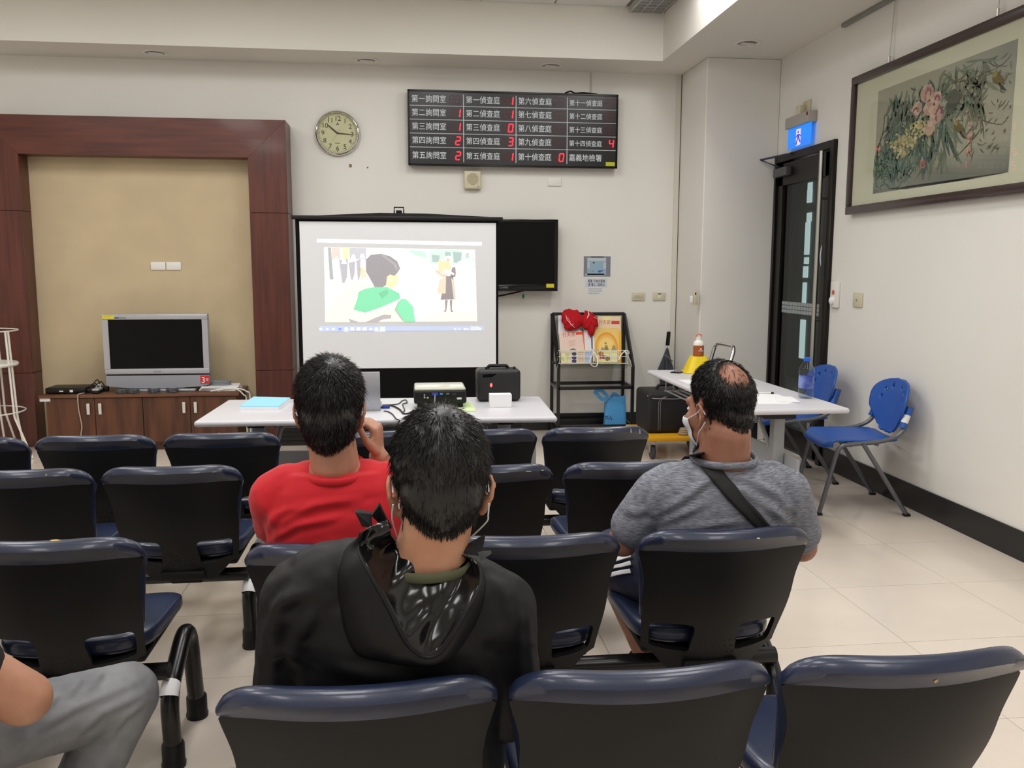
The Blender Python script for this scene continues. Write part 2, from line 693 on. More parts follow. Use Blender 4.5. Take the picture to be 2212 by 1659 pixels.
M_GLASS = glass_mat('door glass', (172, 182, 180))
MB().box((LX + 0.022, a + 0.08, 0.19), (LX + 0.028, b - 0.095, DZ - 0.23)).done('pane', M_GLASS, door)
# frosted squares band on the glass
M_FROST = mat('frosted film', (150, 158, 160), 0.6)
sq = box((0, 0, 0), (0.0012, 0.045, 0.028)).mesh('film_square')
sq.materials.append(M_FROST)
gy0, gy1 = a + 0.09, b - 0.105
nsq = int((gy1 - gy0) / 0.05)
zc = at_x(1735, 668, LX).z
for r in range(3):
    for q in range(nsq):
        o = bpy.data.objects.new('film_square', sq)
        COL.objects.link(o)
        o.parent = door
        o.location = Vector((LX + 0.0195, gy0 + 0.05 * q, zc + 0.02 - 0.032 * r)) - Vector(door.location)
# long pull bar
hb = MB()
hy = at_x(1775, 360, LX - 0.05).y
hb.tube([(LX - 0.055, hy, 0.25), (LX - 0.055, hy, at_x(1776, 326, LX - 0.05).z)], 0.017, 14)
for z in (0.5, 1.1, 2.0):
    hb.tube([(LX - 0.055, hy, z), (LX + 0.02, hy, z)], 0.009, 8)
hb.done('pull_bar', M_STEEL, door)
cl = MB()
cl.box((LX - 0.055, b - 0.26, DZ - 0.17), (LX, b - 0.02, DZ - 0.1), 0.006, 2)
cl.done('door_closer', mat('closer grey', (96, 96, 98), 0.4, metal=0.5), door)
ca = MB()
ca.tube([(LX - 0.03, b - 0.12, DZ - 0.1), (LX - 0.15, b + 0.015, DZ - 0.02), (XR - 0.04, b - 0.3, DZ - 0.005)], 0.009, 8)
ca.done('closer_arm', mat('closer arm', (60, 64, 88), 0.4, metal=0.5), door)
pr = Print((LX + 0.02, 0, 0), (0, 1, 0), (0, 0, 1), (-1, 0, 0), 0.001)
st = at_x(1777, 552, LX)
pr.disc(st.y, st.z, 0.085, 0.115, (214, 222, 226), 0, 24)
pr.disc(st.y, st.z, 0.068, 0.094, (60, 110, 165), 1, 24)
pr.poly([(st.y - 0.05, st.z - 0.05), (st.y + 0.05, st.z - 0.03), (st.y + 0.055, st.z + 0.02), (st.y - 0.04, st.z)], (200, 214, 210), 2)
st = at_x(1772, 640, LX)
pr.rect(st.y - 0.04, st.z - 0.055, st.y + 0.04, st.z + 0.055, (40, 46, 48), 1)
pr.build('door_sticker', M_PRINT, door)

# passage seen through the glass
M_PASS = mat('passage stone', (112, 120, 114), 0.5, var=(9, 0.25))
ps = MB()
ps.box((5.3, 3.0, -0.1), (5.4, 15.0, 3.2))
ps.box((3.3, 15.0, -0.1), (5.4, 15.1, 3.2))
ps.box((3.27, 7.85, -0.1), (3.3, 15.0, 3.2))
ps.box((3.26, 3.0, -0.1), (5.4, 3.05, 3.2))
struct('wall_passage', ps, M_PASS)
struct('floor_passage', box((3.26, 3.0, -0.1), (5.3, 15.0, -0.002)), mat('passage floor', (120, 116, 108), 0.3))
struct('ceiling_passage', box((3.26, 3.0, 3.2), (5.4, 15.1, 3.3)), M_CEIL)
M_SKYW = mat('daylight window', (236, 242, 246), 0.5, emit=2.2)
wp = thing('window_1', None, None, (5.29, 10.9, 1.5))
wp['kind'] = 'structure'
for (xa_, ya_, xb_, yb_) in ((1746, 395, 1754, 406), (1745, 409, 1753, 437), (1744, 460, 1752, 478), (1741, 480, 1747, 550), (1738, 556, 1746, 570), (1736, 575, 1744, 600), (1735, 610, 1740, 655), (1730, 690, 1736, 775), (1720, 930, 1728, 946)):
    A_, B_ = at_x(xa_, ya_, 5.29), at_x(xb_, yb_, 5.29)
    MB().box((5.282, min(A_.y, B_.y), min(A_.z, B_.z)), (5.298, max(A_.y, B_.y), max(A_.z, B_.z))).done('pane', M_SKYW, wp)
ld = bpy.data.lights.new('passage lamp', 'AREA')
ld.size = 0.8
ld.energy = 60
lo = bpy.data.objects.new('passage_lamp', ld)
COL.objects.link(lo)
lo.location = (4.3, 9.0, 3.15)
# ================================================================ wooden surround, low cabinet and the silver television
YF, YPAN = 7.55, 7.73
M_WOODR = mat('red mahogany veneer', (96, 45, 32), 0.4, var=(3.0, 0.5), var_rgb=(72, 31, 23), stretch=(9, 9, 0.6), coat=0.15)
M_WOODRH = mat('red mahogany veneer, grain across', (96, 45, 32), 0.4, var=(3.0, 0.5), var_rgb=(72, 31, 23), stretch=(0.6, 9, 9), coat=0.15)
xo = at_y(616, 262, YF).x
zt = at_y(614, 259.5, YF).z
xi = at_y(535, 342, YF).x
zi = at_y(300, 336, YF).z
xil = at_y(38, 330, YF).x
xol = xil - (xo - xi)
sur = thing('wooden_surround', 'wide red-brown wooden surround framing the beige wall panel', 'surround', ((xo + xol) / 2, YF, 0))
g = 0.0015
# each post is made of stacked veneer boards with fine joints, the top is mitred
for (xa, xb, side) in ((xi, xo, 1), (xol, xil, -1)):
    zj = [0.0, at_y(600, 800, YF).z, at_y(600, 460, YF).z, zi]
    for q in range(3):
        if q < 2:
            MB().box((xa, YF, zj[q] + g), (xb, YB - 0.002, zj[q + 1] - g), 0.002, 1).done('veneer_board', M_WOODR, sur)
        else:
            out_, in_ = (xb, xa) if side > 0 else (xa, xb)
            MB().prism([(xa, YF, zj[2] + g), (xb, YF, zj[2] + g), (out_, YF, zt), (in_, YF, zi)] if side > 0 else
                       [(xb, YF, zj[2] + g), (xa, YF, zj[2] + g), (out_, YF, zt), (in_, YF, zi)], (0, YB - 0.002 - YF, 0)).done('veneer_board', M_WOODR, sur)
MB().prism([(xil + g, YF, zi), (xi - g, YF, zi), (xo - g, YF, zt), (xol + g, YF, zt)], (0, YB - 0.002 - YF, 0)).done('top_board', M_WOODRH, sur)
M_FABPAN = mat('beige fabric panel', (196, 178, 146), 0.9, bump=(500, 0.1), var=(2.5, 0.06))
box((xil, YPAN, 0), (xi, YB - 0.004, zi)).done('fabric_panel', M_FABPAN, sur)
for (px, lab) in ((342, 'blank white wall plate on the beige panel, next to its twin'), (375.5, 'blank white wall plate on the beige panel, next to its twin')):
    c = at_y(px, 574.5, YPAN)
    MB().box((c.x - 0.06, YPAN - 0.01, c.z - 0.034), (c.x + 0.06, YPAN, c.z + 0.034), 0.004, 2).top('wall_plate', M_WHITEP, lab, 'wall plate', 'wall plates on the beige panel')

# low cabinet
CZ, CY0, CY1 = 0.47, 7.28, 7.715
cxl, cxr = at_z(82, 860, CZ - 0.02).x + 0.05, at_y(512, 880, CY0).x
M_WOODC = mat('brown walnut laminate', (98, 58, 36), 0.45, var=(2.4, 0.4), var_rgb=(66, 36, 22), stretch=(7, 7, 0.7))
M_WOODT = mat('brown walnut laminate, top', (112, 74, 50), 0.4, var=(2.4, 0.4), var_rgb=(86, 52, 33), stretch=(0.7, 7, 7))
cab = thing('low_cabinet', 'long low brown wood cabinet with white bar handles under the television', 'cabinet', ((cxl + cxr) / 2, 7.5, 0))
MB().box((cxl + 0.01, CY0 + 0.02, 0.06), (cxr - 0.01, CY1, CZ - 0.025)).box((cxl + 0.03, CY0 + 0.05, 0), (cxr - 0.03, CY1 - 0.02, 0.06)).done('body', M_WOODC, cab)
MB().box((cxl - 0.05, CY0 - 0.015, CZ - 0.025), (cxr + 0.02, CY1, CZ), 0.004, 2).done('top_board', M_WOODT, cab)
dw = (cxr - cxl) / 4
for q in range(4):
    d = MB().box((cxl + dw * q + 0.002, CY0, 0.075), (cxl + dw * (q + 1) - 0.002, CY0 + 0.018, CZ - 0.03), 0.002, 1).done('cabinet_door', M_WOODC, cab)
    hx = cxl + dw * (q + 1) - 0.045 if q % 2 == 0 else cxl + dw * q + 0.045
    h = MB()
    h.box((hx - 0.012, CY0 - 0.022, CZ - 0.16), (hx + 0.012, CY0 - 0.014, CZ - 0.07), 0.002, 1)
    h.box((hx - 0.006, CY0 - 0.016, CZ - 0.15), (hx + 0.006, CY0, CZ - 0.14))
    h.box((hx - 0.006, CY0 - 0.016, CZ - 0.09), (hx + 0.006, CY0, CZ - 0.08))
    h.done('handle', mat('satin silver', (214, 214, 210), 0.35, metal=0.3), d)
p = at_y(97, 862, CY0)
MB().box((p.x - 0.04, CY0 - 0.003, p.z - 0.02), (p.x + 0.04, CY0 + 0.001, p.z + 0.012)).done('paper_tag', M_PAPER, cab)

# silver television
TY = 7.42
tl, tr_ = at_y(219, 679, TY), at_y(447, 678, TY)
zb = at_y(335, 808, TY).z
zs = CZ + 0.035
M_SILVER = mat('silver plastic', (176, 178, 184), 0.38, metal=0.35)
tv = thing('television', 'silver framed flat television with stickers standing on the low cabinet', 'television', ((tl.x + tr_.x) / 2, TY + 0.08, CZ))
bz = MB()
w = 0.045
zt_ = tl.z
bz.box((tl.x, TY, zt_ - w), (tr_.x, TY + 0.07, zt_), 0.006, 2)
bz.box((tl.x, TY, zb), (tr_.x, TY + 0.07, zb + w), 0.006, 2)
bz.box((tl.x, TY, zb + w), (tl.x + w, TY + 0.07, zt_ - w))
bz.box((tr_.x - w, TY, zb + w), (tr_.x, TY + 0.07, zt_ - w))
bz.box((tl.x + 0.03, TY + 0.03, zb), (tr_.x - 0.03, TY + 0.14, zt_ - 0.03), 0.02, 2)
bz.done('bezel', M_SILVER, tv)
MB().box((tl.x + w - 0.002, TY + 0.012, zb + w - 0.002), (tr_.x - w + 0.002, TY + 0.031, zt_ - w + 0.002)).done('screen', mat('tv screen black', (5, 5, 7), 0.22, spec=0.18), tv)
sp = MB()
xm = (tl.x + tr_.x) / 2
hw = (tr_.x - tl.x) / 2
low = [(tl.x + 0.005, zb - 0.012)] + [(xm - hw * math.cos(math.pi * q / 12) * 0.985, zs + 0.03 * (1 - math.sin(math.pi * q / 12)) - 0.01) for q in range(13)] + [(tr_.x - 0.005, zb - 0.012)]
sp.prism([(x, TY + 0.004, z) for x, z in low], (0, 0.09, 0))
sp.done('speaker_bar', mat('grey speaker cloth', (150, 152, 160), 0.6, bump=(900, 0.3)), tv)
MB().box((tl.x + 0.01, TY + 0.01, zb - 0.012), (tr_.x - 0.01, TY + 0.06, zb)).done('gap_strip', M_BLACK, tv)
MB().box((xm - 0.3, TY - 0.03, CZ), (xm + 0.3, TY + 0.2, CZ + 0.02), 0.006, 2).box((xm - 0.2, TY + 0.03, CZ + 0.015), (xm + 0.2, TY + 0.1, CZ + 0.06)).done('foot', M_SILVER, tv)
pr = Print((0, TY - 0.0005, 0), (1, 0, 0), (0, 0, 1), (0, -1, 0))
pr.rect(tl.x + 0.005, zt_ - 0.036, tl.x + 0.095, zt_ - 0.004, (222, 210, 40), 0)
pr.rect(tl.x + 0.012, zt_ - 0.014, tl.x + 0.085, zt_ - 0.011, (150, 140, 40), 1)
pr.rect(tl.x + 0.012, zt_ - 0.022, tl.x + 0.07, zt_ - 0.019, (150, 140, 40), 1)
pr.rect(tl.x + 0.1, zt_ - 0.034, tl.x + 0.135, zt_ - 0.026, (30, 32, 36), 0)
pr.rect(tl.x + 0.14, zt_ - 0.034, tl.x + 0.19, zt_ - 0.026, (120, 122, 128), 0)
pr.rect(xm - 0.03, zb + 0.014, xm + 0.03, zb + 0.026, (140, 142, 146), 0)
pr.rect(tr_.x - 0.075, zb - 0.085, tr_.x - 0.005, zb - 0.018, (204, 40, 46), 0)
pr.build('sticker', M_PRINT, tv)
text_mesh('3', 0.072, M_WHITEINK, tv, 'sticker_number', (tr_.x - 0.07, TY - 0.001, zb - 0.078), (1, 0, 0), (0, 0, 1), (0, -1, 0), 0.002)
text_mesh('年', 0.028, M_WHITEINK, tv, 'sticker_number', (tr_.x - 0.034, TY - 0.001, zb - 0.062), (1, 0, 0), (0, 0, 1), (0, -1, 0), 0.002)

# things on the cabinet
pl = at_z(132, 848, CZ + 0.03)
t = thing('set_top_box', 'flat black set-top box lying on the left end of the cabinet', 'set-top box', (pl.x, 7.45, CZ))
MB().box((pl.x - 0.17, 7.33, CZ + 0.004), (pl.x + 0.14, 7.56, CZ + 0.05), 0.008, 2).done('case', M_BLACK, t)
MB().box((pl.x + 0.02, 7.327, CZ + 0.015), (pl.x + 0.045, 7.331, CZ + 0.034)).done('front_label', M_PAPER, t)
MB().box((pl.x - 0.06, 7.327, CZ + 0.02), (pl.x - 0.03, 7.331, CZ + 0.028)).done('front_label', M_PAPER, t)
for (dx, dy) in ((-0.14, 7.36), (0.14, 7.36), (-0.14, 7.53), (0.14, 7.53)):
    box((pl.x + dx - 0.012, dy - 0.012, CZ), (pl.x + dx + 0.012, dy + 0.012, CZ + 0.006)).done('rubber_foot', M_BLACK, t)
p = at_z(186, 845, CZ + 0.02)
t = thing('power_adapter', 'small black adapter box with tangled leads on the cabinet', 'adapter', (p.x, 7.4, CZ))
MB().box((p.x - 0.055, 7.36, CZ), (p.x + 0.05, 7.45, CZ + 0.035), 0.006, 2).done('case', M_BLACK, t)
cb = MB()
for (dx, dz, cy) in ((0.0, 0.09, 7.5), (0.02, 0.07, 7.53), (-0.03, 0.06, 7.52)):
    cb.tube(spline([(p.x + dx, 7.44, CZ + 0.03), (p.x + dx + 0.03, cy, CZ + dz), (p.x + dx + 0.04, cy + 0.03, CZ + dz * 0.8), (p.x + dx + 0.05, cy + 0.07, CZ + 0.006)], 6), 0.004, 6)
cb.done('lead', M_BLACK, t)
wc = MB()
wc.tube(spline([(p.x + 0.01, 7.47, CZ + 0.02), (p.x + 0.05, 7.5, CZ + 0.055), (p.x + 0.06, 7.5, CZ + 0.03), (p.x + 0.06, 7.47, CZ + 0.012), (p.x + 0.03, 7.49, CZ + 0.04), (p.x + 0.06, 7.54, CZ + 0.05), (p.x + 0.05, 7.55, CZ + 0.006)], 8), 0.004, 6)
wc.done('white_lead', M_WHITEP, t)
p = at_z(212, 843, CZ + 0.02)
t = thing('remote_receiver', 'small silver and black gadget on the cabinet between leads and television', 'gadget', (p.x, 7.36, CZ))
MB().box((p.x - 0.028, 7.31, CZ), (p.x + 0.028, 7.42, CZ + 0.022), 0.008, 2).done('base', M_BLACK, t)
MB().box((p.x - 0.027, 7.32, CZ + 0.022), (p.x + 0.027, 7.43, CZ + 0.04), 0.006, 2).done('top_shell', M_SILVER, t)
p = at_z(231, 838, CZ + 0.02)
MB().box((p.x - 0.03, 7.45, CZ), (p.x + 0.035, 7.49, CZ + 0.045), 0.01, 2).top('plug_block', M_BLACK, 'little black plug block beside the silver television', 'plug')
# white lead hanging down the cabinet front
c = [at_y(169, 846, CY0 - 0.022), at_y(168, 862, CY0 - 0.02), at_y(170, 885, CY0 - 0.012), at_y(174, 905, CY0 - 0.01), at_y(177, 922, CY0 - 0.01), at_y(175, 940, CY0 - 0.012), at_y(176, 965, CY0 - 0.02)]
c[0].z = CZ + 0.006
c = [Vector((c[0].x + 0.02, CY0 + 0.06, CZ + 0.006))] + c
c.append(Vector((c[-1].x, CY0 - 0.03, 0.005)))
MB().tube(spline(c, 6), 0.0045, 6).top('hanging_lead', mat('aged white lead', (188, 168, 150), 0.5), 'thin whitish lead hanging down the front of the low cabinet', 'cable')
# coiled grey leads in front of the television
M_GREYC = mat('grey lead', (78, 80, 86), 0.5)
for q, px in enumerate((275, 299, 342, 380)):
    p = at_z(px, 841, CZ + 0.01)
    cm = MB()
    for r in range(3):
        pts = [(p.x + 0.042 * math.cos(a_ * math.pi / 9) * (1 + 0.05 * r), 7.345 + 0.03 * math.sin(a_ * math.pi / 9), CZ + 0.006 + 0.011 * r + 0.004 * math.sin(a_)) for a_ in range(18)]
        cm.tube(pts, 0.006, 6, closed=True)
    cm.box((p.x - 0.012, 7.305, CZ), (p.x + 0.012, 7.325, CZ + 0.036), 0.003, 1)
    cm.top('coiled_cable', M_GREYC, 'small coil of grey cable on the cabinet before the television foot', 'cable', 'coiled cables before the television')
# papers and white leads at the right end
p = at_z(487, 838, CZ + 0.02)
t = thing('paper_stack', 'loose stack of white papers on the right end of the low cabinet', 'papers', (p.x, 7.5, CZ))
for q in range(3):
    a_ = 0.12 * (q - 1)
    Mx = Matrix.Translation((p.x - 0.05, 7.5, 0)) @ Matrix.Rotation(a_, 4, 'Z')
    MB().box((-0.15, -0.1, CZ + 0.012 * q), (0.15, 0.1, CZ + 0.012 * (q + 1)), M=Mx).done('sheet_pile', M_PAPER, t)
p2 = at_z(484, 822, CZ + 0.06)
cm = MB()
for r in range(3):
    cm.tube([(p2.x - 0.01 + 0.085 * math.cos(a_ * math.pi / 10), 7.5 + 0.045 * math.sin(a_ * math.pi / 10), CZ + 0.043 + 0.012 * r) for a_ in range(20)], 0.0062, 6, closed=True)
cm.top('coiled_cable', mat('pale grey lead', (128, 132, 136), 0.5), 'oval coil of grey cable lying on the white papers', 'cable')
for (a0, b0, c0, d0, lab) in (((470, 838), (512, 832), (530, 846), (536, 858), 'outer white cable looping off the right end of the cabinet'), ((455, 842), (505, 838), (522, 852), (524, 866), 'inner white cable looping off the right end of the cabinet')):
    P = [at_y(a0[0], a0[1], 7.32), at_y(b0[0], b0[1], 7.3), at_y(c0[0], c0[1], 7.3), at_y(d0[0], d0[1], 7.32)]
    P[0].z = CZ + 0.008
    P[1].z = CZ + 0.03
    P[2].x = cxr + 0.05 + (0.03 if b0[0] == 512 else 0.0)
    P[3].x = P[2].x + 0.02
    P.append(Vector((P[3].x - 0.01, 7.35, 0.1)))
    P.append(Vector((P[3].x - 0.02, 7.4, 0.006)))
    MB().tube(spline(P, 8), 0.0055, 7).top('loose_cable', M_WHITEP, lab, 'cable')

# white wire display stand at the far left
M_WIRE = mat('white coated wire', (226, 224, 216), 0.4)
ft = at_z(70, 981, 0)
ws = thing('wire_stand', 'tall white wire display stand on splayed legs before the wooden surround', 'display stand', (ft.x - 0.28, ft.y, 0))
cx_, cy_ = at_y(0, 720, ft.y - 0.02).x - 0.0, ft.y - 0.02
cx_ -= 0.14
cy_ -= 0.08
zt0 = at_y(25, 714, cy_).z
zm = at_y(35, 787, cy_).z
zl = at_y(40, 888, cy_).z
R0 = 0.24
for q in range(4):
    a_ = math.radians(-12 + 90 * q)
    for da in (0.0, 0.15):
        aa = a_ + da
        pu = Vector((cx_ + R0 * math.cos(aa), cy_ + R0 * math.sin(aa), zt0))
        pm_ = Vector((cx_ + (R0 + 0.025) * math.cos(aa), cy_ + (R0 + 0.025) * math.sin(aa), zl - 0.04))
        pf = Vector((cx_ + (R0 + 0.15) * math.cos(aa), cy_ + (R0 + 0.15) * math.sin(aa), 0.006)) if da == 0 else Vector((cx_ + (R0 + 0.07) * math.cos(aa), cy_ + (R0 + 0.07) * math.sin(aa), 0.006))
        MB().tube(fillet([pu, pm_, pf], 0.02), 0.0085, 8).done('leg', M_WIRE, ws)
for (z, r_, rad) in ((zt0, R0 + 0.045, 0.0055), (zl, R0 + 0.06, 0.0055)):
    MB().tube([(cx_ + r_ * math.cos(2 * math.pi * q / 32), cy_ + r_ * math.sin(2 * math.pi * q / 32), z) for q in range(32)], rad, 6, closed=True).done('ring', M_WIRE, ws)
MB().lathe([(0.0, -0.012), (R0 + 0.03, -0.012), (R0 + 0.036, 0.0), (R0 + 0.03, 0.012), (0.0, 0.012)], 32, center=(cx_, cy_, zm)).done('shelf_disc', M_WIRE, ws)
# ================================================================ on the back wall
# clock
c = at_y(729.5, 288.5, YB)
R_ = (at_y(778, 288, YB - 0.03).x - at_y(681, 288, YB - 0.03).x) / 2
clk = thing('wall_clock', 'round wall clock with chrome rim and cream dial reading quarter past ten', 'clock', (c.x, YB, c.z - R_))
MX = Matrix.Translation((c.x, YB, c.z)) @ Matrix.Rotation(math.pi / 2, 4, 'X')
MB().lathe([(R_ * 0.93, 0.0), (R_, 0.006), (R_, 0.022), (R_ * 0.965, 0.04), (R_ * 0.92, 0.042), (R_ * 0.885, 0.03), (R_ * 0.88, 0.012)], 48, MX, caps=False).done('rim', M_CHROME, clk, 60)
MB().lathe([(0, 0.002), (R_ * 0.9, 0.002), (R_ * 0.9, 0.012), (0, 0.012)], 48, MX).done('dial', mat('clock dial', (214, 212, 176), 0.6), clk)
fy = YB - 0.0135
M_CINK = mat('clock ink', (40, 38, 34), 0.6)
tilt = math.radians(-1.5)
cu = Vector((math.cos(tilt), 0, math.sin(tilt)))
cv = Vector((-math.sin(tilt), 0, math.cos(tilt)))
C0 = Vector((c.x, fy, c.z))
for q in range(1, 13):
    a_ = math.pi / 2 - q * math.pi / 6
    s = R_ * 0.3
    pos = C0 + cu * (R_ * 0.655 * math.cos(a_)) + cv * (R_ * 0.655 * math.sin(a_) - s * 0.36)
    text_mesh(str(q), s, M_CINK, clk, 'numeral', pos, cu, cv, (0, -1, 0), 0.0004, 'CENTER')
pr = Print(C0, cu, cv, (0, -1, 0), 0.0003)
for q in range(60):
    a_ = q * math.pi / 30
    L = 0.06 if q % 5 == 0 else 0.04
    wd_ = 0.012 if q % 5 == 0 else 0.006
    pr.stroke([(R_ * 0.84 * math.cos(a_), R_ * 0.84 * math.sin(a_)), (R_ * (0.84 - L) * math.cos(a_), R_ * (0.84 - L) * math.sin(a_))], R_ * wd_ * 2, (60, 58, 50))
pr.poly([(0, R_ * 0.5), (-R_ * 0.07, R_ * 0.37), (R_ * 0.07, R_ * 0.37)], (110, 116, 130))
pr.rect(-R_ * 0.11, -R_ * 0.45, R_ * 0.11, -R_ * 0.42, (130, 120, 100))
pr.build('minute_track', M_PRINT, clk)


def hand(name, ang, l0, l1, w0, w1, lift, mt):
    d = cu * math.cos(ang) + cv * math.sin(ang)
    e = -cu * math.sin(ang) + cv * math.cos(ang)
    o = C0 + Vector((0, -lift, 0))
    MB().prism([o - d * l0 + e * w0, o + d * l1 + e * w1, o + d * l1 - e * w1, o - d * l0 - e * w0], (0, -0.0015, 0)).done(name, mt, clk)


hand('hour_hand', math.radians(142), R_ * 0.03, R_ * 0.55, R_ * 0.035, R_ * 0.022, 0.004, M_CINK)
hand('minute_hand', math.radians(-2.5), R_ * 0.03, R_ * 0.68, R_ * 0.022, R_ * 0.012, 0.007, M_CINK)
hand('second_hand', math.radians(238), R_ * 0.18, R_ * 0.42, R_ * 0.006, R_ * 0.004, 0.01, mat('second hand', (150, 146, 110), 0.5))
MB().lathe([(0, 0.03), (R_ * 0.9, 0.03), (R_ * 0.9, 0.0315), (0, 0.0315)], 40, MX).done('glass', glass_mat('clock glass', (252, 252, 250), 0.02, 0.5), clk)

# number board
SD = 0.09
YSG = YB - SD
sl, sr_ = at_y(882, 277, YSG).x, at_y(1333.5, 283, YSG).x
sz1, sz0 = (at_y(882, 195.5, YSG).z + at_y(1334, 203.5, YSG).z) / 2, (at_y(886, 358.6, YSG).z + at_y(1332, 361, YSG).z) / 2
board = thing('number_board', 'wide black queue number board with white room names and red digits', 'display board', ((sl + sr_) / 2, YB, sz0))
MB().box((sl, YSG, sz0), (sr_, YB - 0.012, sz1), 0.004, 1).done('case', mat('board black', (16, 17, 21), 0.3), board)
fm = MB()
for (a_, b_) in (((sl - 0.004, sz0 - 0.004), (sr_ + 0.004, sz0 + 0.012)), ((sl - 0.004, sz1 - 0.012), (sr_ + 0.004, sz1 + 0.004)), ((sl - 0.004, sz0), (sl + 0.012, sz1)), ((sr_ - 0.012, sz0), (sr_ + 0.004, sz1))):
    fm.box((a_[0], YSG - 0.006, a_[1]), (b_[0], YSG + 0.02, b_[1]), 0.002, 1)
fm.done('frame', M_BLACKG, board)
BW, BH = sr_ - sl, sz1 - sz0
UX = lambda q: sl + BW * (q - 97) / (2096 - 97)       # horizontal ruler along the board
cols = [UX(615), UX(1113), UX(1606)]
ins = 0.012
rows = [sz1 - BH * v for v in (0.0, 0.205, 0.388, 0.573, 0.758, 1.0)]
ln = Print((0, YSG, 0), (1, 0, 0), (0, 0, 1), (0, -1, 0), 0.001)
for z in rows[1:5]:
    ln.rect(sl + ins, z - 0.003, sr_ - ins, z + 0.003, (180, 184, 190))
for x in cols:
    ln.rect(x - 0.0035, sz0 + 0.03, x + 0.0035, sz1 - 0.03, (196, 200, 206), 1)
ln.rect(sr_ - 0.1, sz0 + 0.018, sr_ - 0.018, sz0 + 0.052, (186, 188, 40), 1)
ln.build('ruling', M_PRINT, board)
M_SIGNINK = mat('board lettering', (206, 212, 216), 0.5, emit=0.12)
names = [['第一詢問室', '第二詢問室', '第三詢問室', '第四詢問室', '第五詢問室'], ['第一偵查庭', '第二偵查庭', '第三偵查庭', '第四偵查庭', '第五偵查庭'],
         ['第六偵查庭', '第七偵查庭', '第八偵查庭', '第九偵查庭', '第十偵查庭'], ['第十一偵查庭', '第十二偵查庭', '第十三偵查庭', '第十四偵查庭', '嘉義地檢署']]
digits = [[' ', '1', '1', '2', '2'], ['1', '1', '0', '3', '1'], [' ', ' ', ' ', ' ', '0'], [' ', ' ', ' ', '4', None]]
cx0 = [UX(128), UX(636), UX(1132), UX(1624)]
dx1 = [UX(590), UX(1090), UX(1580), UX(2066)]
M_LED = mat('lit red segment', (255, 22, 40), 0.5, emit=3.2)
M_LEDOFF = mat('unlit segment', (52, 12, 16), 0.4)
M_LEDWIN = mat('digit window', (30, 10, 14), 0.3)
SEG = {'0': 'abcdef', '1': 'bc', '2': 'abged', '3': 'abgcd', '4': 'fgbc', ' ': ''}
fyb = YSG - 0.0012
for ci in range(4):
    for ri in range(5):
        zt2, zb2 = rows[ri] - (0.016 if ri == 0 else 0), rows[ri + 1] + (0.016 if ri == 4 else 0)
        zm_ = (zt2 + zb2) / 2
        w_ = UX(447) - UX(128)
        text_mesh(names[ci][ri], 0.066 if ci < 3 or ri == 4 else 0.056, M_SIGNINK, board, 'room_name', (cx0[ci], YSG, zm_ - 0.024), (1, 0, 0), (0, 0, 1), (0, -1, 0), 0.0016, width=w_)
        if digits[ci][ri] is None:
            continue
        dw_, dh_ = 0.036, 0.066
        MB().box((dx1[ci] - 0.105, YSG - 0.0015, zm_ - 0.044), (dx1[ci] + 0.002, YSG + 0.002, zm_ + 0.044)).done('digit_window', M_LEDWIN, board)
        for dgi, ch in ((0, ' '), (1, digits[ci][ri])):
            bx = dx1[ci] - 0.1 + 0.053 * dgi
            on, off = MB(), MB()
            no, nf = 0, 0
            sh = 0.12
            tk = 0.009
            def seg(a, b):
                (xa, za), (xb, zb_) = a, b
                d = Vector((xb - xa, 0, zb_ - za)).normalized()
                e = Vector((-d.z, 0, d.x)) * tk / 2
                A = Vector((xa, YSG - 0.0022, za)) + d * tk * 0.35
                B = Vector((xb, YSG - 0.0022, zb_)) - d * tk * 0.35
                return [A + e, B + e, B + d * tk * 0.25, B - e, A - e, A - d * tk * 0.25]
            def P_(u_, v_):
                return (bx + u_ * dw_ + sh * v_ * dh_ * 0.9, zm_ - dh_ / 2 + v_ * dh_)
            pos = {'a': (P_(0, 1), P_(1, 1)), 'b': (P_(1, .5), P_(1, 1)), 'c': (P_(1, 0), P_(1, .5)), 'd': (P_(0, 0), P_(1, 0)), 'e': (P_(0, 0), P_(0, .5)), 'f': (P_(0, .5), P_(0, 1)), 'g': (P_(0, .5), P_(1, .5))}
            for s_, (a_, b_) in pos.items():
                if s_ in SEG[ch]:
                    on.prism(seg(a_, b_), (0, -0.001, 0))
                    no += 1
                else:
                    off.prism(seg(a_, b_), (0, -0.0006, 0))
                    nf += 1
            if no:
                on.done('lit_digit', M_LED, board)
            if nf:
                off.done('unlit_digit', M_LEDOFF, board)
# thin conduit from the ceiling down to the board, cable tuft
p = at_y(1276, 160, YB)
MB().tube([(p.x, YB - 0.008, ZS), (p.x, YB - 0.008, sz1 + 0.003)], 0.006, 8).top('conduit', mat('conduit paint', (200, 195, 182), 0.6), 'thin painted conduit running from soffit down to the number board', 'conduit')
p = at_y(1232, 200, YB - 0.04)
cb = MB()
cb.tube(spline([(p.x - 0.05, YB - 0.05, sz1 + 0.012), (p.x, YB - 0.05, sz1 + 0.03), (p.x + 0.04, YB - 0.05, sz1 + 0.014), (p.x + 0.12, YB - 0.045, sz1 + 0.02), (p.x + 0.24, YB - 0.04, sz1 + 0.012)], 6), 0.007, 6)
cb.top('cable_tuft', M_BLACK, 'short black cable lying on top of the number board', 'cable')

